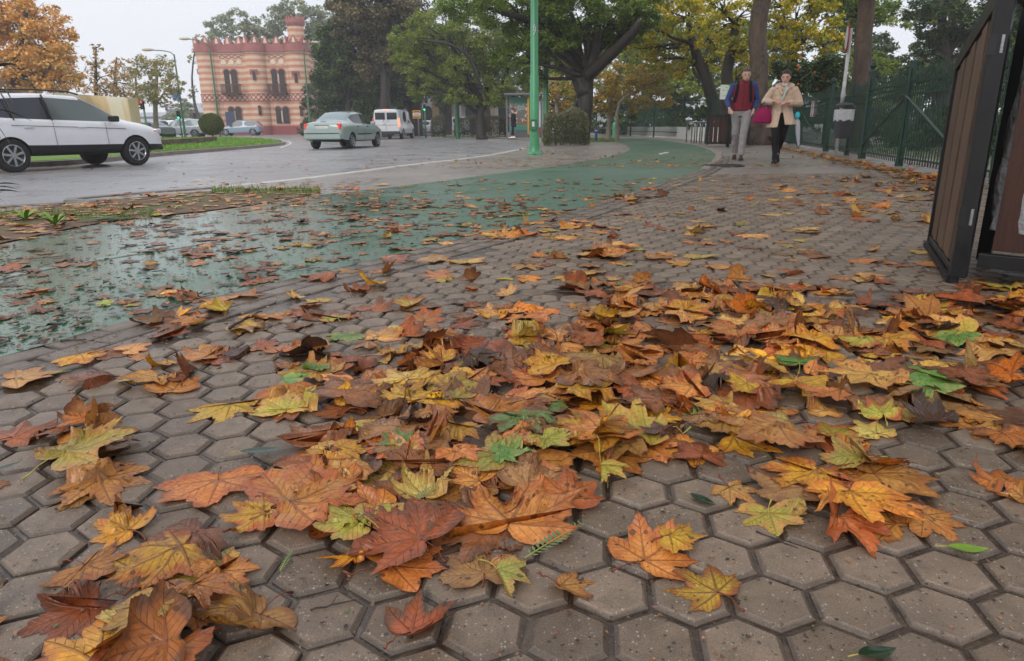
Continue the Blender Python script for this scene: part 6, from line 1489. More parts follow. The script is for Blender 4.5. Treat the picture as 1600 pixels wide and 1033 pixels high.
def make_car(name, label, loc, heading, st, W, Fs, Bs, axles, tr, body, clad=False, glass=None, group=None, arch=1.11, tw=.21, rimstyle=5, halfw=None, detail=None):
    root = thing(name, label, 'car' if 'van' not in name else 'van', loc, heading, group)
    N = 12; rings = []
    for s_ in st:
        h = car_section(s_); r = [(s_[0], -y, z) for y, z in h]+[(s_[0], y, z) for y, z in reversed(h[1:-1])]; rings.append(r)
    n = len(rings[0]); bm = bmesh.new(); vv = [[bm.verts.new(p) for p in r] for r in rings]
    def mi(i, j):   # i span, j ring index of the face
        xa, xb = st[i][0], st[i+1][0]; jj = j if j < 11 else n-1-j; xm = (xa+xb)/2; g = lambda sp: any(a-.001 <= xa and xb <= b+.001 for a, b in sp)
        if jj == 7 and g(W): return 1
        if jj in (8, 9, 10) and g(Fs): return 2
        if jj in (8, 9, 10) and g(Bs): return 3
        if jj <= 1: return 4
        if clad and jj == 2: return 4
        return 0
    for i in range(len(st)-1):
        for j in range(n):
            f = bm.faces.new((vv[i][j], vv[i][(j+1) % n], vv[i+1][(j+1) % n], vv[i+1][j])); f.material_index = mi(i, j); f.smooth = True
    bm.faces.new(list(reversed(vv[0]))).smooth = True; bm.faces.new(vv[-1]).smooth = True
    bmesh.ops.recalc_face_normals(bm, faces=bm.faces[:])
    cl = bm.edges.layers.float.new('crease_edge')
    for e in bm.edges:
        m = {f.material_index for f in e.link_faces}
        if len(m) > 1: e[cl] = 1.0
        xs = {round(v.co.x, 3) for v in e.verts}
        if xs in ({round(st[0][0], 3)}, {round(st[-1][0], 3)}): e[cl] = max(e[cl], .5)
    me = bpy.data.meshes.new('tmp')
    for _ in range(5): me.materials.append(M_trim)
    bm.to_mesh(me); bm.free(); tmp = bpy.data.objects.new('tmp', me); C.objects.link(tmp)
    m = tmp.modifiers.new('s', 'SUBSURF'); m.levels = 2; m.render_levels = 2
    cuts = []
    for ax, rad in axles:
        for sd in (-1, 1):
            mb = MB(); y0 = sd*(tr-tw*.75); mb.rings([[(ax+rad*arch*cos(2*pi*k/32), y, rad+rad*arch*sin(2*pi*k/32)) for k in range(32)] for y in (y0, sd*1.4)]); c = mb.build('cut', M_trim); c.data.materials.clear()
            for _ in range(5): c.data.materials.append(M_trim)
            for p in c.data.polygons: p.material_index = 4
            cuts.append(c); b = tmp.modifiers.new('b', 'BOOLEAN'); b.operation = 'DIFFERENCE'; b.object = c; b.solver = 'EXACT'
    dg = bpy.context.evaluated_depsgraph_get(); dg.update(); ev = bpy.data.meshes.new_from_object(tmp.evaluated_get(dg))
    for c in cuts+[tmp]: bpy.data.objects.remove(c, do_unlink=True)
    gl = glass or M_cglass
    V = [v.co.copy() for v in ev.vertices]; parts = {}
    for p in ev.polygons:
        if p.material_index == 1:      # each side window is a pane of its own
            sp = next((k for k, (a, b) in enumerate(W) if a-.02 <= p.center.x <= b+.02), 0); key = (1, sp, p.center.y > 0)
        else: key = (p.material_index, 0, 0)
        parts.setdefault(key, []).append(list(p.vertices))
    bodyo = None
    for key in sorted(parts):
        fs = parts[key]; used = sorted({i for f in fs for i in f}); mp = {a: b for b, a in enumerate(used)}; mm = bpy.data.meshes.new('m'); mm.from_pydata([V[i] for i in used], [], [[mp[i] for i in f] for f in fs]); mm.polygons.foreach_set('use_smooth', [True]*len(mm.polygons))
        nm = {0: 'body', 1: 'side_window', 2: 'windscreen', 3: 'rear_window', 4: 'underbody'}[key[0]]
        mt = {0: body, 1: (gl if key[1] < 1 or gl is not M_smoke else M_mid), 2: gl, 3: M_pale if gl is M_cglass else gl, 4: M_trim}[key[0]]; mm.materials.append(mt); mm.set_sharp_from_angle(angle=R(35)); mm.name = nm; o = bpy.data.objects.new(nm, mm); C.objects.link(o); o.parent = root
    for ax, rad in axles:
        for sd in (-1, 1):
            w = tw; y = sd*(tr-w/2); mb = MB(); prof = [(.60, -.42), (.78, -.5), (.94, -.48), (1.0, -.36), (1.0, .36), (.94, .48), (.78, .5), (.60, .42)]; rs_ = [[(ax+rad*q*cos(2*pi*k/28), y+w*u*1.0, rad+rad*q*sin(2*pi*k/28)) for k in range(28)] for q, u in prof]
            mb.rings(rs_); wh = mb.build('wheel', M_tyre, root, smooth=True, ang=45)
            mb = MB(); yo = y+sd*w*.36; r0 = rad*.62
            mb.rings([[(ax+q*r0*cos(2*pi*k/28), yo+sd*d_, rad+q*r0*sin(2*pi*k/28)) for k in range(28)] for q, d_ in ((1.05, .03), (1.0, .035), (.90, .0))], cap0=False, cap1=False)
            for k in range(rimstyle):
                a = 2*pi*k/rimstyle+.3; c_ = (ax+r0*.5*cos(a), yo+sd*.012, rad+r0*.5*sin(a)); mb.box(c_, (r0*.95, .03, r0*.22), Matrix.Rotation(-a, 3, 'Y'))
            mb.rings([[(ax+.24*r0*cos(2*pi*k/12), yo+sd*d_, rad+.24*r0*sin(2*pi*k/12)) for k in range(12)] for d_ in (0, .035)]); mb.build('rim', M_rim, wh)
            mb = MB(); mb.rings([[(ax+.95*r0*cos(2*pi*k/24), yo-sd*.03+sd*e, rad+.95*r0*sin(2*pi*k/24)) for k in range(24)] for e in (0, .008)]); mb.build('brake_disc', M_trim, wh)
    if detail: detail(root)
    return root
M_cglass = gmat('car_glass', S(38, 44, 50)); M_mid = gmat('painted_see_through_glass', S(92, 102, 102)); M_pale = gmat('painted_sky_car_glass', S(130, 146, 152)); M_smoke = gmat('smoked_car_glass', S(44, 46, 56))  # M_pale paints reflected sky, M_mid light seen through, into opaque pane colours
def bx(root, nm, c, d, m, rz=0, bev=.012, taper=1, ry=0):
    mb = MB(); rot = Matrix.Rotation(rz, 3, 'Z') @ Matrix.Rotation(ry, 3, 'Y'); mb.box(c, d, rot, taper); return mb.build(nm, m, root, bevel=bev)
# ---- white SUV
SUV = [(-2.14, .46, .90, .95, .66, .62, .5), (-2.10, .38, .98, 1.06, .80, .76, .55), (-1.98, .34, 1.02, 1.30, .86, .82, .62), (-1.74, .31, 1.03, 1.50, .88, .84, .62), (-1.28, .29, 1.01, 1.575, .885, .845, .62), (-.52, .28, .985, 1.61, .885, .845, .62), (-.44, .28, .983, 1.61, .885, .845, .62),
       (.28, .28, .96, 1.575, .885, .84, .60), (.62, .28, .95, 1.44, .885, .835, .60), (1.04, .28, .935, 1.14, .885, .83, .62), (1.2, .28, .93, 1.02, .885, .825, .60), (1.7, .29, .87, .955, .875, .80, .5), (1.98, .31, .80, .865, .82, .72, .5), (2.11, .35, .68, .73, .68, .60, .4), (2.15, .40, .58, .62, .56, .5, .4)]
SUVL = [(x, zb, zs, zr*.965 if zr > 1.2 else zr, w, wb, wr) for x, zb, zs, zr, w, wb, wr in SUV]
def suv_detail(root):
    for y in (-.60, .60):
        mb = MB(); mb.tube([(-1.6, y, 1.53), (-1.3, y, 1.575), (-.5, y, 1.60), (.1, y, 1.58), (.3, y, 1.535)], .018, 7); mb.build('roof_rail', M_trim, root, smooth=True)
    for sd in (-1, 1):
        for xx, zz, ww in ((-.48, 1.24, .07), (-1.22, 1.24, .05)): mb = MB(); mb.tube([(xx, sd*.862, 1.0), (xx-.02, sd*.745, 1.36), (xx-.03, sd*.655, 1.50)], ww*.5, 6, flat=.4); mb.build('window_pillar', M_trim, root)
        bx(root, 'door_mirror', (.78, sd*.97, 1.03), (.16, .2, .13), M_trim, 0, .03); bx(root, 'headlight', (1.95, sd*.66, .76), (.22, .26, .11), M_clear, sd*-.5, .03); bx(root, 'tail_light', (-2.0, sd*.76, 1.0), (.18, .2, .16), M_tail, 0, .03)
        bx(root, 'indicator', (1.86, sd*.79, .76), (.10, .05, .05), M_amber, sd*-.35, .012)
        for x in (-.98, .10): bx(root, 'door_handle', (x, sd*.895, .86), (.18, .03, .03), M_clear, 0, .01)
        mb = MB()
        for xx in (-.48, .64): mb.tube([(xx, sd*.893, .40), (xx-.01, sd*.893, .7), (xx, sd*.862, .96)], .004, 4)
        mb.build('door_seam', M_trim, root)
        mb = MB(); mb.tube([(-1.3, sd*.892, .90), (0, sd*.895, .86), (1.1, sd*.885, .82)], .006, 5); mb.build('body_crease', M_trim, root)
    bx(root, 'grille', (2.09, 0, .66), (.1, .9, .16), M_trim); bx(root, 'bumper', (2.08, 0, .40), (.14, 1.3, .14), M_trim, 0, .03); bx(root, 'number_plate', (2.155, 0, .5), (.02, .5, .1), M_plate)
a, b = at(20, 270, ZR), at(218, 258.5, ZR); hd = atan2(b.y-a.y, b.x-a.x); d = (b-a).normalized(); side_ = Vector((-d.y, d.x, 0)); mid = b-d*1.30+side_*.86
make_car('white_suv', 'white car passing on the wet road at the left edge', mid, hd, SUVL, [(-1.74, -.52), (-.52, .28), (.28, 1.04)], [(.28, 1.04)], [(-2.1, -1.74)], [(-1.36, .325), (1.30, .325)], .88, paint('white_car_paint', S(232, 233, 238)), clad=True, glass=M_smoke, rimstyle=7, detail=suv_detail)
# ---- pale green saloon
SED = [(-2.17, .42, .74, .80, .64, .60, .45), (-2.14, .34, .86, .95, .78, .72, .5), (-2.02, .30, .92, 1.02, .83, .76, .52), (-1.62, .27, .94, 1.05, .85, .78, .52), (-1.42, .26, .94, 1.09, .85, .785, .56), (-1.06, .25, .935, 1.28, .85, .785, .57), (-.74, .25, .93, 1.385, .85, .785, .57), (-.14, .25, .92, 1.43, .85, .785, .57), (-.07, .25, .92, 1.43, .85, .785, .57),
       (.40, .25, .90, 1.40, .85, .78, .56), (.72, .25, .89, 1.26, .85, .775, .56), (1.12, .25, .88, 1.02, .85, .77, .55), (1.7, .27, .82, .90, .83, .73, .5), (2.02, .30, .72, .79, .76, .66, .4), (2.15, .36, .58, .62, .62, .54, .4)]
def sed_detail(root):
    for sd in (-1, 1):
        bx(root, 'tail_light', (-2.075, sd*.655, .84), (.16, .24, .22), M_tail, sd*.30, .03, .8); bx(root, 'door_mirror', (.62, sd*.93, .96), (.14, .18, .12), PG, 0, .03); bx(root, 'headlight', (2.0, sd*.58, .66), (.2, .24, .12), M_clear, -sd*.4, .02)
        for x in (-.72, .22): bx(root, 'door_handle', (x, sd*.85, .84), (.15, .03, .035), M_trim, 0, .01)
        bx(root, 'side_moulding', (-.1, sd*.855, .55), (1.35, .02, .05), M_trim, 0, .008)
        mb = MB()
        for xx in (-.11, .86, -.92): mb.tube([(xx, sd*.858, .32), (xx-.01, sd*.858, .65), (xx, sd*.80, .92)], .004, 4)
        mb.build('door_seam', M_trim, root)
    bx(root, 'rear_bumper', (-2.12, 0, .48), (.18, 1.50, .24), PG, 0, .05); bx(root, 'bumper_strip', (-2.215, 0, .585), (.012, 1.42, .03), M_trim, 0, .003); bx(root, 'number_plate', (-2.165, 0, .80), (.02, .5, .11), M_plate, 0, .004, ry=-.15); bx(root, 'boot_handle', (-2.14, 0, .885), (.03, .62, .03), M_trim, 0, .008)
    bx(root, 'brake_lamp', (-2.0, 0, 1.035), (.03, .24, .02), M_trim, 0, .005); mb = MB(); mb.tube([(-2.1, .45, .31), (-2.2, .45, .30)], .03, 8); mb.build('exhaust', M_steel, root)
    pl = [('9', -.18), ('4', -.11)]
PG = paint('pale_green_car_paint', S(150, 168, 164))
a, b = at(551, 232.3, ZR), at(589.5, 229, ZR); d = Vector((.20, .98, 0)).normalized(); side_ = Vector((-d.y, d.x, 0)); mid = a+d*1.29+side_*.80
make_car('saloon_car', 'pale grey green four door saloon driving away on the road', mid, atan2(d.y, d.x), SED, [(-1.06, -.07), (-.07, 1.12)], [(.40, 1.12)], [(-1.42, -.74)], [(-1.29, .30), (1.32, .30)], .83, PG, glass=M_cglass, rimstyle=7, detail=sed_detail, tw=.19)
# ---- vans
VAN = [(-2.38, .42, 1.05, 1.90, .86, .86, .74), (-2.34, .36, 1.06, 1.94, .93, .92, .80), (-2.2, .34, 1.06, 1.96, .94, .93, .82), (-1.4, .33, 1.06, 1.97, .95, .93, .82), (-1.3, .33, 1.06, 1.97, .95, .93, .82), (-.2, .32, 1.06, 1.97, .95, .93, .81), (-.1, .32, 1.06, 1.97, .95, .93, .81), (.75, .32, 1.05, 1.92, .95, .92, .80), (1.15, .32, 1.04, 1.72, .95, .91, .76), (1.75, .32, 1.02, 1.22, .94, .88, .7), (2.1, .33, .92, 1.02, .90, .82, .6), (2.36, .37, .74, .80, .78, .70, .5)]
def van_detail(lit):
    def f(root):
        for sd in (-1, 1):
            bx(root, 'tail_light', (-2.36, sd*.885, 1.08), (.12, .10, .55), M_tailon if (lit and sd < 0) else M_tail, 0, .02); bx(root, 'rear_window', (-2.385, sd*.40, 1.50), (.02, .68, .46), M_cglass, 0, .03, ry=-.03); bx(root, 'door_mirror', (1.05, sd*1.08, 1.15), (.14, .2, .24), M_trim, 0, .03)
            bx(root, 'headlight', (2.2, sd*.66, .84), (.2, .26, .2), M_clear, -sd*.4, .03); mb = MB(); mb.tube([(-2.41, sd*.12, 1.28), (-2.41, sd*.22, 1.12)], .012, 5); mb.build('wiper', M_trim, root)
        bx(root, 'rear_bumper', (-2.38, 0, .42), (.16, 1.8, .22), M_trim, 0, .04); bx(root, 'number_plate', (-2.40, .30, .74), (.02, .5, .12), M_plate, 0, .004); bx(root, 'high_brake_lamp', (-2.385, 0, 1.865), (.03, .26, .05), M_tailon, 0, .008)
        mb = MB(); mb.tube([(-2.392, 0, .55), (-2.392, 0, 1.8)], .006, 4); mb.build('door_seam', M_trim, root); bx(root, 'rear_emblem', (-2.395, .12, 1.0), (.02, .12, .07), M_steel, 0, .01); bx(root, 'panel_line', (-2.39, 0, .92), (.012, 1.6, .018), M_trim, 0, .003)
    return f
PWt = paint('white_van_paint', S(212, 214, 220)); PSl = paint('silver_paint', S(176, 184, 192), .2); PBl = paint('blue_grey_paint', S(134, 154, 172), .2); PBe = paint('grey_beige_paint', S(150, 154, 150), .22)
D = 48.5; c = gp(603, D, ZR); make_car('white_van', 'white van with lit brake lights following the pale green saloon', c+Vector((.25, 2.3, 0)), R(90-5), VAN, [(-1.3, -.2), (-.1, .75), (.75, 1.15)], [(.75, 1.75)], [], [(-1.5, .33), (1.55, .33)], .93, PWt, detail=van_detail(True), rimstyle=6)
KAN = [(x*.86, zb, zs*.94, zr*.93, w*.9, wb*.9, wr*.9) for x, zb, zs, zr, w, wb, wr in VAN]
W_k = [(-1.3*.86, -.2*.86), (-.1*.86, .75*.86), (.75*.86, 1.15*.86)]
c = gp(636, 70, ZR); make_car('small_van', 'white and grey small van seen beyond the white van', c, R(52), KAN, W_k, [(.75*.86, 1.75*.86)], [], [(-1.3, .31), (1.33, .31)], .84, PBe, detail=lambda r: (bx(r, 'rear_door', (-2.03, 0, 1.1), (.06, 1.5, 1.4), PWt, 0, .03), bx(r, 'tail_light', (-2.05, -.79, 1.0), (.1, .1, .4), M_tail, 0, .02)), rimstyle=6)
c = gp(671, 74, ZR); make_car('white_saloon', 'white saloon waiting behind the green traffic light pole', c, R(22), SED, [(-1.06, -.14), (-.07, .40), (.40, .72), (.72, 1.12)], [(.40, 1.12)], [(-1.42, -.74)], [(-1.29, .30), (1.32, .30)], .83, PWt, detail=lambda r: [bx(r, 'tail_light', (-2.07, sd*.66, .84), (.14, .26, .16), M_tailon, sd*.3, .03) for sd in (-1, 1)], tw=.19)
c = gp(703, 80, ZR); make_car('white_hatchback', 'white small van like car parked left of the white gate pillar', c, R(195), KAN, W_k, [(.75*.86, 1.75*.86)], [], [(-1.3, .31), (1.33, .31)], .84, PWt, detail=lambda r: [bx(r, 'headlight', (1.9, sd*.6, .8), (.16, .2, .16), M_clear, 0, .02) for sd in (-1, 1)], rimstyle=6)
# ---- silver and blue-grey SUVs before the building
S2 = [(x*1.09, zb, zs*1.02, zr*1.06, w*1.04, wb*1.04, wr*1.05) for x, zb, zs, zr, w, wb, wr in SUV]; W2 = [(a*1.09, b*1.09) for a, b in ((-1.74, -1.28), (-1.28, -.52), (-.44, .62), (.62, 1.04))]
def farsuv(root):
    for sd in (-1, 1): bx(root, 'headlight', (2.12, sd*.66, .80), (.22, .28, .14), M_clear, -sd*.5, .03); bx(root, 'tail_light', (-2.16, sd*.8, 1.05), (.2, .2, .2), M_tail, 0, .03); bx(root, 'door_mirror', (.84, sd*1.0, 1.08), (.16, .18, .14), M_trim, 0, .03)
c = gp(377, 82, ZR); make_car('blue_grey_suv', 'blue grey estate car passing the foot of the striped building', c, R(183), S2, W2, [(.28*1.09, 1.04*1.09)], [(-2.1*1.09, -1.74*1.09)], [(-1.5, .37), (1.5, .37)], .92, PBl, detail=farsuv, rimstyle=6)
c = gp(285, 66, ZR); S3 = [(x*.99, zb+.05, zs+.02, zr+.10 if zr > 1.2 else zr+.02, w, wb, wr) for x, zb, zs, zr, w, wb, wr in SUV]
make_car('silver_off_roader', 'silver boxy off roader driving left behind the stone wall', c, R(184), S3, [(a*.99, b*.99) for a, b in ((-1.74, -1.28), (-1.28, -.52), (-.44, .62), (.62, 1.04))], [(.28*.99, 1.04*.99)], [(-2.1*.99, -1.74*.99)], [(-1.36, .37), (1.30, .37)], .88, PSl, glass=M_pale, detail=farsuv, rimstyle=6)
c = gp(236, 60, ZR); make_car('dark_saloon', 'grey saloon partly hidden behind the nose of the white car', c, R(150), SED, [(-1.06, -.14), (-.07, .40), (.40, .72), (.72, 1.12)], [(.40, 1.12)], [(-1.42, -.74)], [(-1.29, .30), (1.32, .30)], .83, paint('grey_paint', S(120, 126, 134)), detail=farsuv and (lambda r: [bx(r, 'headlight', (2.0, sd*.58, .66), (.2, .24, .12), M_clear, 0, .02) for sd in (-1, 1)]), tw=.19)
c = gp(268, 95, ZR); make_car('white_van', 'distant white van behind the silver off roader', c, R(180), VAN, [(.75, 1.15), (-.1, .75)], [(.75, 1.75)], [], [(-1.5, .33), (1.55, .33)], .93, PWt, detail=lambda r: bx(r, 'roof_rack', (0, 0, 2.02), (2.0, 1.3, .05), M_trim), rimstyle=6)
# ================================================================== PEOPLE
M_skin = pmat('skin', S(216, 170, 148), .5, var=.06, scale=8); M_skinr = pmat('warm_skin', S(214, 164, 142), .5, var=.06, scale=8)
M_hair = pmat('dark_hair', S(44, 36, 34), .5, var=.3, scale=60); M_hairg = pmat('greying_hair', S(84, 76, 72), .55, var=.3, scale=80)
def cloth(name, c, b=.5, sc=14, rough=.8, bs=.02): return pmat(name, c, rough, var=.14, scale=9, bump=b, bscale=sc, bdist=bs, spec=.2)
def fuse(mb, name, mat, parent, vox=.012, smooth=2):
    o = mb.build(name, mat, parent, smooth=True); m = o.modifiers.new('r', 'REMESH'); m.mode = 'VOXEL'; m.voxel_size = vox; m.use_smooth_shade = True
    if smooth: s_ = o.modifiers.new('sm', 'SMOOTH'); s_.iterations = smooth; s_.factor = .5
    return o
def hand(mb, w, d, palm_n, s=1.0, curl=.9, thumb=1):
    """palm from wrist w along d, fingers curling towards palm_n"""
    w = Vector(w); d = Vector(d).normalized(); nrm = Vector(palm_n).normalized(); sd = d.cross(nrm).normalized(); nrm = sd.cross(d).normalized()
    mb.tube([w-d*.03*s, w+d*.01*s, w+d*.05*s, w+d*.088*s], [.024*s, .026*s, .037*s, .034*s], 10, flat=.55)
    for k, (o_, L_) in enumerate(((-.030, .068), (-.010, .078), (.010, .073), (.029, .058))):
        p = w+d*.082*s+sd*o_*s; pts = [p-d*.012]; dr = d.copy()
        for j in range(3):
            a = curl*(.45+.35*j); dr = (d*cos(a)+nrm*sin(a)); p = p+dr*L_*s*(.42, .33, .27)[j]; pts.append(p)
        mb.tube(pts, [.0105*s, .0098*s, .0088*s, .0072*s], 7)
    p = w+d*.02*s-sd*.030*s*thumb; pts = [p, p+(d*.6-sd*thumb*.7+nrm*.3).normalized()*.034*s]; pts.append(pts[-1]+(d*.8+nrm*.6-sd*thumb*.1).normalized()*.030*s); mb.tube(pts, [.014*s, .012*s, .009*s], 7)
def head(mb, c, s=1.0, turn=0, nod=0):
    """head with brow, nose, lips, chin and ears, looking along -y before turning"""
    M = Matrix.Rotation(turn, 3, 'Z') @ Matrix.Rotation(nod, 3, 'X'); c = Vector(c); secs = []
    for z, rx, ry, oy in ((-.118, .022, .022, -.055), (-.108, .040, .046, -.032), (-.085, .056, .070, -.014), (-.05, .066, .086, -.002), (-.01, .072, .094, .002), (.03, .076, .098, .006), (.065, .074, .095, .010), (.095, .060, .078, .014), (.113, .036, .046, .016), (.119, .01, .012, .016)):
        secs.append([tuple(c+M @ (Vector((rx*cos(2*pi*k/18), oy+ry*sin(2*pi*k/18), z))*s)) for k in range(18)])
    mb.rings(secs); T = lambda *p: tuple(c+M @ (Vector(p)*s))
    mb.tube([T(0, -.088, .012), T(0, -.105, -.016), T(0, -.112, -.028), T(0, -.092, -.036)], [.008*s, .011*s, .014*s, .009*s], 7)
    mb.tube([T(-.026, -.080, -.060), T(0, -.091, -.058), T(.026, -.080, -.060)], [.005*s, .009*s, .005*s], 6); mb.tube([T(-.045, -.078, .024), T(0, -.092, .020), T(.045, -.078, .024)], .008*s, 6)
    for sd in (-1, 1): mb.tube([T(sd*.074, .005, .02), T(sd*.084, .012, .0), T(sd*.076, .004, -.03)], [.008*s, .014*s, .007*s], 7, flat=.6)
    return T, M
def face(T, root, s, hairm, eyec=(30, 24, 22)):
    me_ = pmat('eye_dark', S(*eyec), .3); mw = pmat('lip_pink', S(150, 92, 84), .5)
    for sd in (-1, 1):
        mb = MB(); mb.sphere(T(sd*.030, -.083, .004), (.012*s, .006*s, .006*s), 8, 6); mb.build('eye', me_, root, smooth=True); mb = MB(); mb.tube([T(sd*.014, -.094, .021), T(sd*.032, -.089, .026), T(sd*.047, -.076, .020)], .0042*s, 6); mb.build('eyebrow', hairm, root)
    mb = MB(); mb.tube([T(-.022, -.088, -.062), T(0, -.097, -.061), T(.022, -.088, -.062)], [.002, .0055, .002], 6); mb.build('mouth', mw, root)
def shoe(name, root, ank, d, mat, ln=.27, sole=None, boot=0):
    d = Vector(d).normalized(); sd = Vector((-d.y, d.x, 0)).normalized(); up = sd.cross(d)*-1; up = d.cross(sd); a = Vector(ank); base = a-up*.085; mb = MB()
    rs_ = []
    for u, w, h in ((-.30, .026, .05), (-.26, .036, .085), (-.10, .040, .12), (.10, .040, .085), (.30, .046, .06), (.50, .045, .045), (.62, .034, .034), (.68, .015, .02)):
        c = base+d*ln*u; r = []
        for k in range(12):
            t_ = 2*pi*k/12; z = max(sin(t_), -.0)*h if sin(t_) > 0 else 0.0; r.append(tuple(c+sd*w*cos(t_)+up*(z+.004)))
        rs_.append(r)
    mb.rings(rs_)
    if boot: mb.tube([tuple(a-up*.03), tuple(a+up*.06), tuple(a+up*boot)], [.046, .045, .055], 12)
    o = mb.build(name, mat, root, smooth=True, ang=60); mb = MB(); 
    rs_ = []
    for z in (-.012, .010): rs_.append([tuple(base+d*ln*u+sd*w+up*z) for u, w in ((-.31, -.02), (-.2, -.04), (.1, -.042), (.4, -.05), (.6, -.036), (.69, 0), (.6, .036), (.4, .05), (.1, .042), (-.2, .04), (-.31, .02))])
    mb.rings(rs_); mb.build('sole', sole or M_trim, o); return o
# ------------------------------------------------------------------ the man
def man():
    p = at(1155, 249); root = thing('person', 'man in burgundy padded vest, blue sleeves and grey trousers walking with a backpack', 'person', p, -atan2(p.x, p.y)); q = {}
    sR, sL = (-.215, 0, 1.43), (.165, 0, 1.44); eR, hR = (-.315, .02, 1.14), (-.26, -.16, .975); eL, hL = (.245, .10, 1.15), (.19, -.03, .94)
    aR, kR = (-.10, .22, .13), (-.115, .03, .50); aL, kL = (.025, -.24, .09), (.04, -.17, .52); hipR, hipL = (-.115, 0, .92), (.075, 0, .92)
    mb = MB(); T, M = head(mb, (.01, -.05, 1.625), 1.0, R(8), R(16))
    mb.tube([(-.02, .02, 1.40), (-.012, .0, 1.48), (.0, -.02, 1.56)], [.062, .056, .055], 12)
    mb.loft([(-.02, .01, .86, .15, .10), (-.02, .01, 1.0, .14, .10), (-.025, .01, 1.2, .165, .105), (-.025, .01, 1.36, .18, .10), (-.025, .01, 1.44, .13, .07), (-.02, .01, 1.47, .06, .05)], 18)
    for s_, e, h in ((sR, eR, hR), (sL, eL, hL)): mb.tube([s_, Vector(s_).lerp(Vector(e), .5), e, Vector(e).lerp(Vector(h), .5), h], [.052, .046, .038, .034, .026], 10)
    hand(mb, hR, Vector(hR)-Vector(eR)+Vector((0, 0, .06)), (.7, -.1, -.7), 1.0, 1.1); hand(mb, hL, Vector(hL)-Vector(eL), (-.6, 0, .3), .95, .5, -1)
    for hp, k, a in ((hipR, kR, aR), (hipL, kL, aL)): mb.tube([hp, Vector(hp).lerp(Vector(k), .5), k, Vector(k).lerp(Vector(a), .45), a, Vector(a)+Vector((0, -.04, -.05))], [.085, .075, .055, .050, .034, .034], 12)
    fuse(mb, 'body', M_skin, root, .007, 2); face(T, root, 1, M_hairg)
    mb = MB(); rs_ = []
    for z, rx, ry, oy in ((-.045, .03, .02, .085), (-.02, .070, .05, .055), (.02, .080, .074, .034), (.06, .080, .094, .016), (.09, .072, .094, .006), (.112, .052, .068, .012), (.125, .02, .03, .015)): rs_.append([T(rx*cos(2*pi*k/18), oy+ry*sin(2*pi*k/18), z) for k in range(18)])
    mb.rings(rs_); mb.build('hair', M_hairg, root, smooth=True)
    mb = MB(); mb.tube([T(-.05, -.070, -.085), T(0, -.082, -.098), T(.05, -.070, -.085)], [.012, .016, .012], 6); mb.build('stubble', pmat('stubble', S(150, 118, 104), .6), root, smooth=True)
    mt = cloth('grey_trousers', S(150, 146, 146), .9, 11, .8, .03); mb = MB()
    mb.loft([(-.02, .01, .84, .165, .115), (-.02, .01, .92, .168, .118), (-.02, .01, 1.0, .158, .112)], 18)
    for hp, k, a in ((hipR, kR, aR), (hipL, kL, aL)):
        hp, k, a = Vector(hp), Vector(k), Vector(a); pts = [hp+Vector((0, 0, .02)), hp.lerp(k, .3), hp.lerp(k, .65), k, k.lerp(a, .25), k.lerp(a, .5), k.lerp(a, .75), k.lerp(a, 1.0)]; mb.tube([q_+Vector((rs.normal(0, .005), rs.normal(0, .005), 0)) for q_ in pts], [.104, .096, .084, .076, .070, .074, .066, .070], 12)
    fuse(mb, 'trousers', mt, root, .011, 1)
    mv = cloth('burgundy_vest', S(124, 34, 50), .2, 30, .55); mb = MB(); secs = []; n = 40
    for i in range(n+1):
        u = i/n; z = .945+.545*u; rx = .178+.022*sin(pi*u*.9)-.0*u; 
        if u > .82: rx *= 1-((u-.82)/.18)**1.5*.58
        ry = .128-.02*u*(1 if u < .82 else 1+(u-.82)*2); if_ = 1+.045*abs(sin(pi*i/3.3)); secs.append((-.022, .005-.0*u, z, rx*if_, ry*if_, .9))
    mb.loft(secs, 26); mb.build('padded_vest', mv, root, smooth=True)
    mb = MB(); mb.loft([(-.018, -.01, 1.44, .082, .078), (-.012, -.012, 1.50, .078, .074), (-.008, -.016, 1.535, .076, .070)], 18, cap=False); mb.build('vest_collar', mv, root, smooth=True)
    mb = MB(); mb.tube([(-.02, -.138, .95), (-.022, -.146, 1.2), (-.02, -.125, 1.4), (-.012, -.09, 1.52)], .005, 6); mb.build('zip', M_trim, root)
    ms = cloth('blue_sleeve', S(64, 80, 130), .8, 18, .8, .02)
    for s_, e, h in ((sR, eR, hR), (sL, eL, hL)):
        s_, e, h = Vector(s_), Vector(e), Vector(h); i_ = Vector((-.02, 0, 1.42)); mb = MB(); mb.tube([s_.lerp(i_, .25)+Vector((0, 0, .01)), s_, s_.lerp(e, .5), e, e.lerp(h, .5), e.lerp(h, .86)], [.05, .070, .066, .060, .052, .042], 12); fuse(mb, 'sleeve', ms, root, .010, 1)
    mk = cloth('black_strap', S(28, 28, 34), .2, 30)
    for sd, x in ((-1, -.135), (1, .10)): mb = MB(); mb.tube([(x, .10, 1.46), (x*.98, 0, 1.505), (x*1.02, -.105, 1.42), (x*1.16, -.135, 1.28), (x*1.32, -.10, 1.12), (x*1.36, 0, 1.06)], .026, 8, flat=.4); mb.build('backpack_strap', mk, root, smooth=True)
    mb = MB(); mb.loft([(-.02, .21, 1.0, .15, .09, .7), (-.02, .23, 1.2, .17, .11, .7), (-.02, .21, 1.42, .14, .09, .7), (-.02, .2, 1.47, .06, .04, .7)], 18); bp = mb.build('backpack', mk, None, smooth=True); bp.location = p; bp.rotation_euler = (0, 0, -atan2(p.x, p.y)); tag(bp, 'black backpack worn by the man in the burgundy vest', 'backpack')
    mbr = cloth('brown_shoe', S(64, 48, 44), .2, 30, .5); shoe('shoe', root, (-.10, .24, .105), (-.05, -1, -.10), mbr); shoe('shoe', root, (.025, -.25, .09), (.06, -1, .06), mbr)
man()
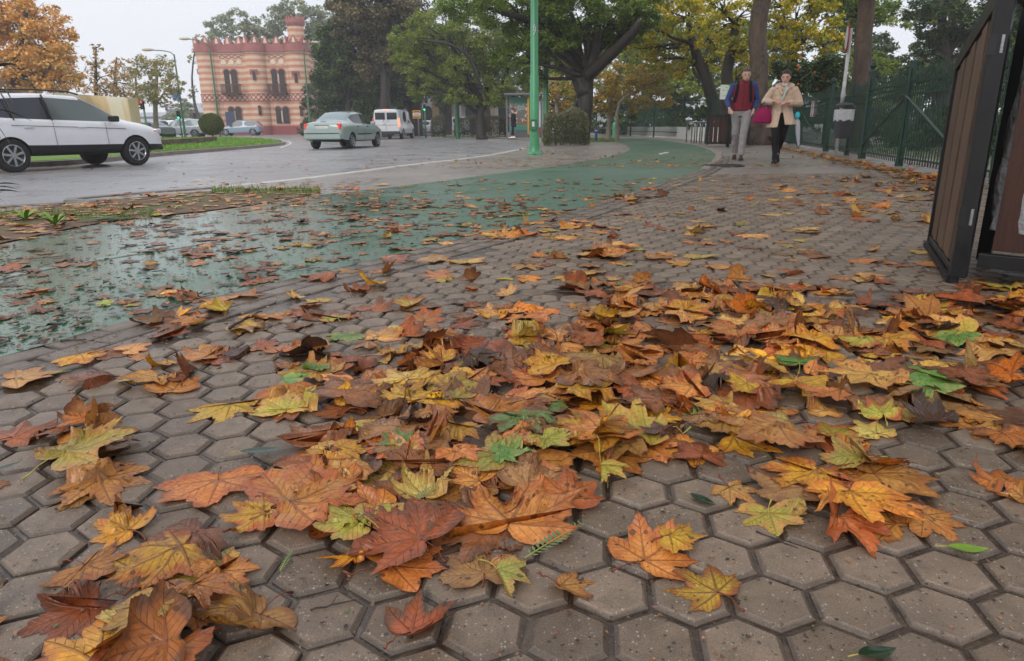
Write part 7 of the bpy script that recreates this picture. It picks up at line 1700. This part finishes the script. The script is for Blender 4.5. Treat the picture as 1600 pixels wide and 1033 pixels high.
# ------------------------------------------------------------------ the woman
def woman():
    p = at(1212, 254.5); root = thing('person', 'woman in beige hooded puffer coat, black trousers and boots walking beside the man', 'person', p, -atan2(p.x, p.y))
    sR, sL = (-.155, .0, 1.27), (.205, .0, 1.27); eR, hR = (-.285, .0, 1.07), (-.135, -.20, 1.065); eL, hL = (.315, .0, 1.03), (.115, -.21, 1.045)
    aF, kF = (-.03, -.20, .13), (-.05, -.17, .47); aB, kB = (.015, .34, .20), (.065, .06, .47); hipF, hipB = (-.055, 0, .83), (.105, 0, .83)
    mb = MB(); T, M = head(mb, (.035, -.04, 1.475), .95, R(-6), R(8)); mb.tube([(.025, .02, 1.26), (.03, .0, 1.34), (.035, -.01, 1.42)], [.055, .048, .046], 12)
    mb.loft([(.025, .01, .80, .15, .11), (.025, .01, .92, .12, .09), (.025, .01, 1.1, .14, .10), (.025, .01, 1.24, .15, .09), (.025, .01, 1.30, .10, .06), (.025, .01, 1.32, .05, .04)], 18)
    for s_, e, h in ((sR, eR, hR), (sL, eL, hL)): mb.tube([s_, Vector(s_).lerp(Vector(e), .5), e, Vector(e).lerp(Vector(h), .5), h], [.044, .040, .034, .029, .023], 10)
    hand(mb, hR, Vector((.6, -.5, .1)), (.3, .3, -.8), .92, 1.3, -1); hand(mb, hL, Vector((-.75, -.35, .05)), (-.2, .5, -.7), .92, 1.2, 1)
    for hp, k, a in ((hipF, kF, aF), (hipB, kB, aB)): mb.tube([hp, Vector(hp).lerp(Vector(k), .5), k, Vector(k).lerp(Vector(a), .45), a, Vector(a)+Vector((0, -.03, -.06))], [.085, .070, .052, .048, .032, .032], 12)
    fuse(mb, 'body', M_skinr, root, .007, 2); face(T, root, .95, M_hair)
    mb = MB(); rs_ = []
    for z, rx, ry, oy in ((-.07, .03, .02, .10), (-.04, .070, .05, .060), (.0, .084, .078, .036), (.045, .088, .096, .022), (.085, .080, .098, .012), (.115, .060, .074, .014), (.132, .02, .03, .016)): rs_.append([T(rx*cos(2*pi*k/18), oy+ry*sin(2*pi*k/18), z) for k in range(18)])
    mb.rings(rs_); mb.sphere(T(0, .11, .06), .045, 10, 8); mb.build('hair', M_hair, root, smooth=True)
    mt = cloth('black_trousers', S(26, 25, 28), .3, 20); mb = MB(); mb.loft([(.025, .01, .76, .16, .12), (.025, .01, .85, .155, .12), (.025, .01, 1.0, .14, .11)], 16)
    for hp, k, a in ((hipF, kF, aF), (hipB, kB, aB)):
        hp, k, a = Vector(hp), Vector(k), Vector(a); mb.tube([hp, hp.lerp(k, .5), k, k.lerp(a, .35), k.lerp(a, .8)], [.096, .084, .066, .062, .048], 12)
    fuse(mb, 'trousers', mt, root, .011, 1)
    mc = cloth('beige_puffer_coat', S(208, 182, 160), .7, 9, .6, .05); mb = MB(); secs = []; n = 34
    for i in range(n+1):      # closed upper coat
        u = i/n; z = .88+.43*u; rx = .150+.02*(1-u)+.010*sin(pi*u)
        if u > .78: rx *= 1-((u-.78)/.22)**1.6*.5
        k_ = 1+.035*abs(sin(pi*i/5.5)); secs.append((.022, .005, z, rx*k_, (.135-.01*u)*k_, .9))
    mb.loft(secs, 26)
    # skirt of the coat: two flaps swinging apart at the front
    for (a0, a1, dx, hem) in ((95, 266, -.035, .625), (274, 445, .055, .67)):
        rs_ = []
        for i in range(9):
            u = i/8; z = .93+(hem-.93)*u; ro = []; ri = []
            for k in range(15):
                a = R(a0+(a1-a0)*k/14); sw = 1+.35*u; rx, ry = .172*(1+.25*u), .14*(1+.4*u); wv = 1+.04*sin(k*1.3+i*.6); x = .022+dx*u+rx*cos(a)*wv; y = .005+ry*sin(a)*wv; ro.append((x, y, z)); ri.append((x*.0+.022+dx*u+(rx-.03)*cos(a)*wv, .005+(ry-.03)*sin(a)*wv, z))
            rs_.append(ro+ri[::-1])
        mb.rings(rs_)
    for s_, e, h in ((sR, eR, hR), (sL, eL, hL)):
        s_, e, h = Vector(s_), Vector(e), Vector(h); i_ = Vector((.022, 0, 1.24)); mb.tube([s_.lerp(i_, .3), s_, s_.lerp(e, .25), s_.lerp(e, .5), s_.lerp(e, .75), e, e.lerp(h, .35), e.lerp(h, .65), e.lerp(h, .9)], [.055, .070, .066, .071, .065, .067, .058, .060, .050], 12)
    fuse(mb, 'coat', mc, root, .011, 2)
    mb = MB(); pts = []
    for k in range(13): a = R(-60+300*k/12); pts.append((.032+.125*cos(a), .03+.105*sin(a), 1.325+.03*sin(a)+(.02 if k in (0, 12) else 0)))
    mb.tube(pts, [.03]+[.048]*11+[.03], 10); mb.tube([(pts[0]), (.07, -.135, 1.26), (.04, -.15, 1.18)], [.035, .032, .02], 8); mb.tube([(pts[12]), (-.04, -.13, 1.26), (.0, -.15, 1.18)], [.035, .032, .02], 8); fuse(mb, 'hood_collar', mc, root, .011, 2)
    mb = MB(); mb.tube([(.052, -.10, 1.37), (.06, -.15, 1.28), (.035, -.168, 1.18), (.015, -.17, 1.05)], .016, 8, flat=.5); mb.build('scarf', cloth('aqua_scarf', S(176, 206, 196), .3), root, smooth=True); mb = MB(); mb.tube([(-.02, -.115, 1.36), (.035, -.135, 1.335), (.085, -.11, 1.36)], .018, 8, flat=.8); mb.build('face_mask', M_white, root, smooth=True)
    mb = MB(); mb.box((.02, -.157, 1.06), (.012, .01, .32)); mb.build('coat_placket', M_trim if False else cloth('placket_beige', S(170, 136, 112)), root)
    mb = MB(); mb.tube([(.225, -.075, 1.06), (.232, -.105, 1.02), (.225, -.06, .975)], .010, 6); mb.build('cuff_band', M_trim, root)
    mbt = cloth('black_boot', S(30, 28, 30), .2, 30, .35); shoe('boot', root, (-.03, -.215, .095), (.0, -1, .03), mbt, .26, boot=.22); shoe('boot', root, (.015, .35, .17), (.05, -.75, -.60), mbt, .26, boot=.2)
    # magenta bag on her arm
    WR = Matrix.Rotation(-atan2(p.x, p.y), 3, 'Z'); b0 = p+WR @ Vector((-.30, -.10, .0)); bag = thing('handbag', 'magenta quilted handbag hanging from the arm of the woman in beige', 'handbag', b0, -atan2(p.x, p.y)); mg = cloth('magenta_cloth', S(150, 20, 82), .7, 16, .6, .03); mb = MB()
    mb.loft([(0, 0, .70, .15, .055, .7), (0, 0, .73, .165, .07, .7), (.01, 0, .85, .145, .065, .75), (.02, 0, .95, .11, .04, .8), (.02, 0, .975, .09, .02, .8)], 20); mb.build('pouch', mg, bag, smooth=True)
    for y in (-.035, .035): mb = MB(); mb.tube([(-.06, y, .95), (-.03, y*.6, 1.03), (.03, y*.2, 1.065), (.07, y*.6, 1.02), (.09, y, .95)], .007, 6); mb.build('strap', mk_, bag, smooth=True)
    # folded umbrella on her other arm
    u0 = p+WR @ Vector((.28, .02, 0)); um = thing('umbrella', 'folded pale grey umbrella hanging at the side of the woman in beige', 'umbrella', u0, -atan2(p.x, p.y)); mb = MB(); mb.tube([(.0, 0, .80), (.02, 0, .72), (.05, 0, .50), (.078, 0, .32), (.082, 0, .29)], [.02, .045, .040, .022, .008], 10); mb.build('canopy', cloth('grey_umbrella', S(186, 190, 198), .5, 30), um, smooth=True)
    mb = MB(); mb.tube([(.0, 0, .80), (-.01, 0, .95)], .008, 6); mb.tube([(.082, 0, .30), (.09, 0, .24)], .006, 6); mb.build('shaft', M_trim, um); mb = MB(); mb.sphere((.01, -.05, .83), (.045, .03, .06), 10, 8); mb.build('turquoise_pouch', pmat('turquoise_cloth', S(60, 190, 210), .6), um, smooth=True)
mk_ = cloth('black_bag_strap', S(28, 24, 30), .2, 30)
woman()
# ------------------------------------------------------------------ person waiting by the bus shelter
def waiting():
    p = gp(801.5, 42.0, 0); root = thing('person', 'person in long dark coat and white trainers standing at the bus shelter with a phone', 'person', p); mb = MB(); T, M = head(mb, (.0, 0, 1.55), .98, R(-70), R(18))
    mb.tube([(.03, 0, 1.33), (.01, 0, 1.48)], [.055, .05], 10); mb.loft([(.03, 0, .84, .13, .11), (.03, 0, 1.1, .13, .12), (.03, 0, 1.32, .12, .17), (.03, 0, 1.38, .06, .07)], 14)
    sh, e, h = Vector((.03, -.16, 1.32)), Vector((.04, -.2, 1.06)), Vector((-.15, -.14, 1.2)); s2, e2, h2 = Vector((.03, .16, 1.32)), Vector((.05, .18, 1.06)), Vector((-.13, .02, 1.15))
    for a, b, c in ((sh, e, h), (s2, e2, h2)): mb.tube([a, b, c], [.045, .036, .025], 8)
    hand(mb, h, h-e, (-.2, .3, .6), 1, 1.0); hand(mb, h2, h2-e2, (-.2, -.3, .6), 1, 1.0, -1)
    kk = [((.03, -.06, .85), (.0, -.07, .48), (.05, -.08, .1)), ((.03, .06, .85), (-.02, .07, .5), (-.08, .07, .1))]
    for a, b, c in kk: mb.tube([a, b, c], [.08, .055, .035], 10)
    fuse(mb, 'body', M_skin, root, .012, 1); md = cloth('black_coat', S(28, 30, 36), .5, 14); mb = MB(); mb.loft([(.04, 0, .62, .155, .17), (.04, 0, .9, .145, .17), (.03, 0, 1.15, .15, .19), (.03, 0, 1.33, .14, .19), (.03, 0, 1.40, .07, .08)], 18)
    for a, b, c in ((sh, e, h), (s2, e2, h2)): mb.tube([a, b, b.lerp(c, .85)], [.068, .058, .045], 10)
    fuse(mb, 'coat', md, root, .014, 2); mb = MB()
    for a, b, c in kk: mb.tube([a, b, Vector(b).lerp(Vector(c), .9)], [.095, .07, .048], 10)
    fuse(mb, 'trousers', cloth('dark_trousers', S(34, 34, 44), .3), root, .014, 1)
    mb = MB(); rs_ = []
    for z, rx, ry, oy in ((-.05, .07, .05, .06), (.0, .084, .08, .03), (.06, .086, .098, .012), (.11, .062, .078, .014), (.13, .02, .03, .014)): rs_.append([T(rx*cos(2*pi*k/14), oy+ry*sin(2*pi*k/14), z) for k in range(14)])
    mb.rings(rs_); mb.build('hair', M_hair, root, smooth=True); shoe('shoe', root, (.05, -.08, .09), (-1, -.05, 0), M_white); shoe('shoe', root, (-.08, .07, .09), (-1, .1, 0), M_white)
    ph = bx(None, 'mobile_phone', tuple(p+Vector((-.21, -.07, 1.24))), (.012, .075, .15), M_trim, .2, .004); tag(ph, 'dark phone held by the person at the bus shelter', 'phone')
waiting()
# ================================================================== HAZE
mb = MB(); mb.box((0, 105, 14.4), (480, 280, 31.2)); t = NT('pale_haze'); pv = t.n('ShaderNodeVolumePrincipled'); pv.inputs['Color'].default_value = (.93, .95, 1, 1); pv.inputs['Density'].default_value = .0013; pv.inputs['Anisotropy'].default_value = .2
t.l(pv.outputs[0], t.out.inputs['Volume']); tag(mb.build('haze', t.m), 'thin pale rainy haze over the whole place', kind='stuff')
scene.cycles.volume_bounces = 2
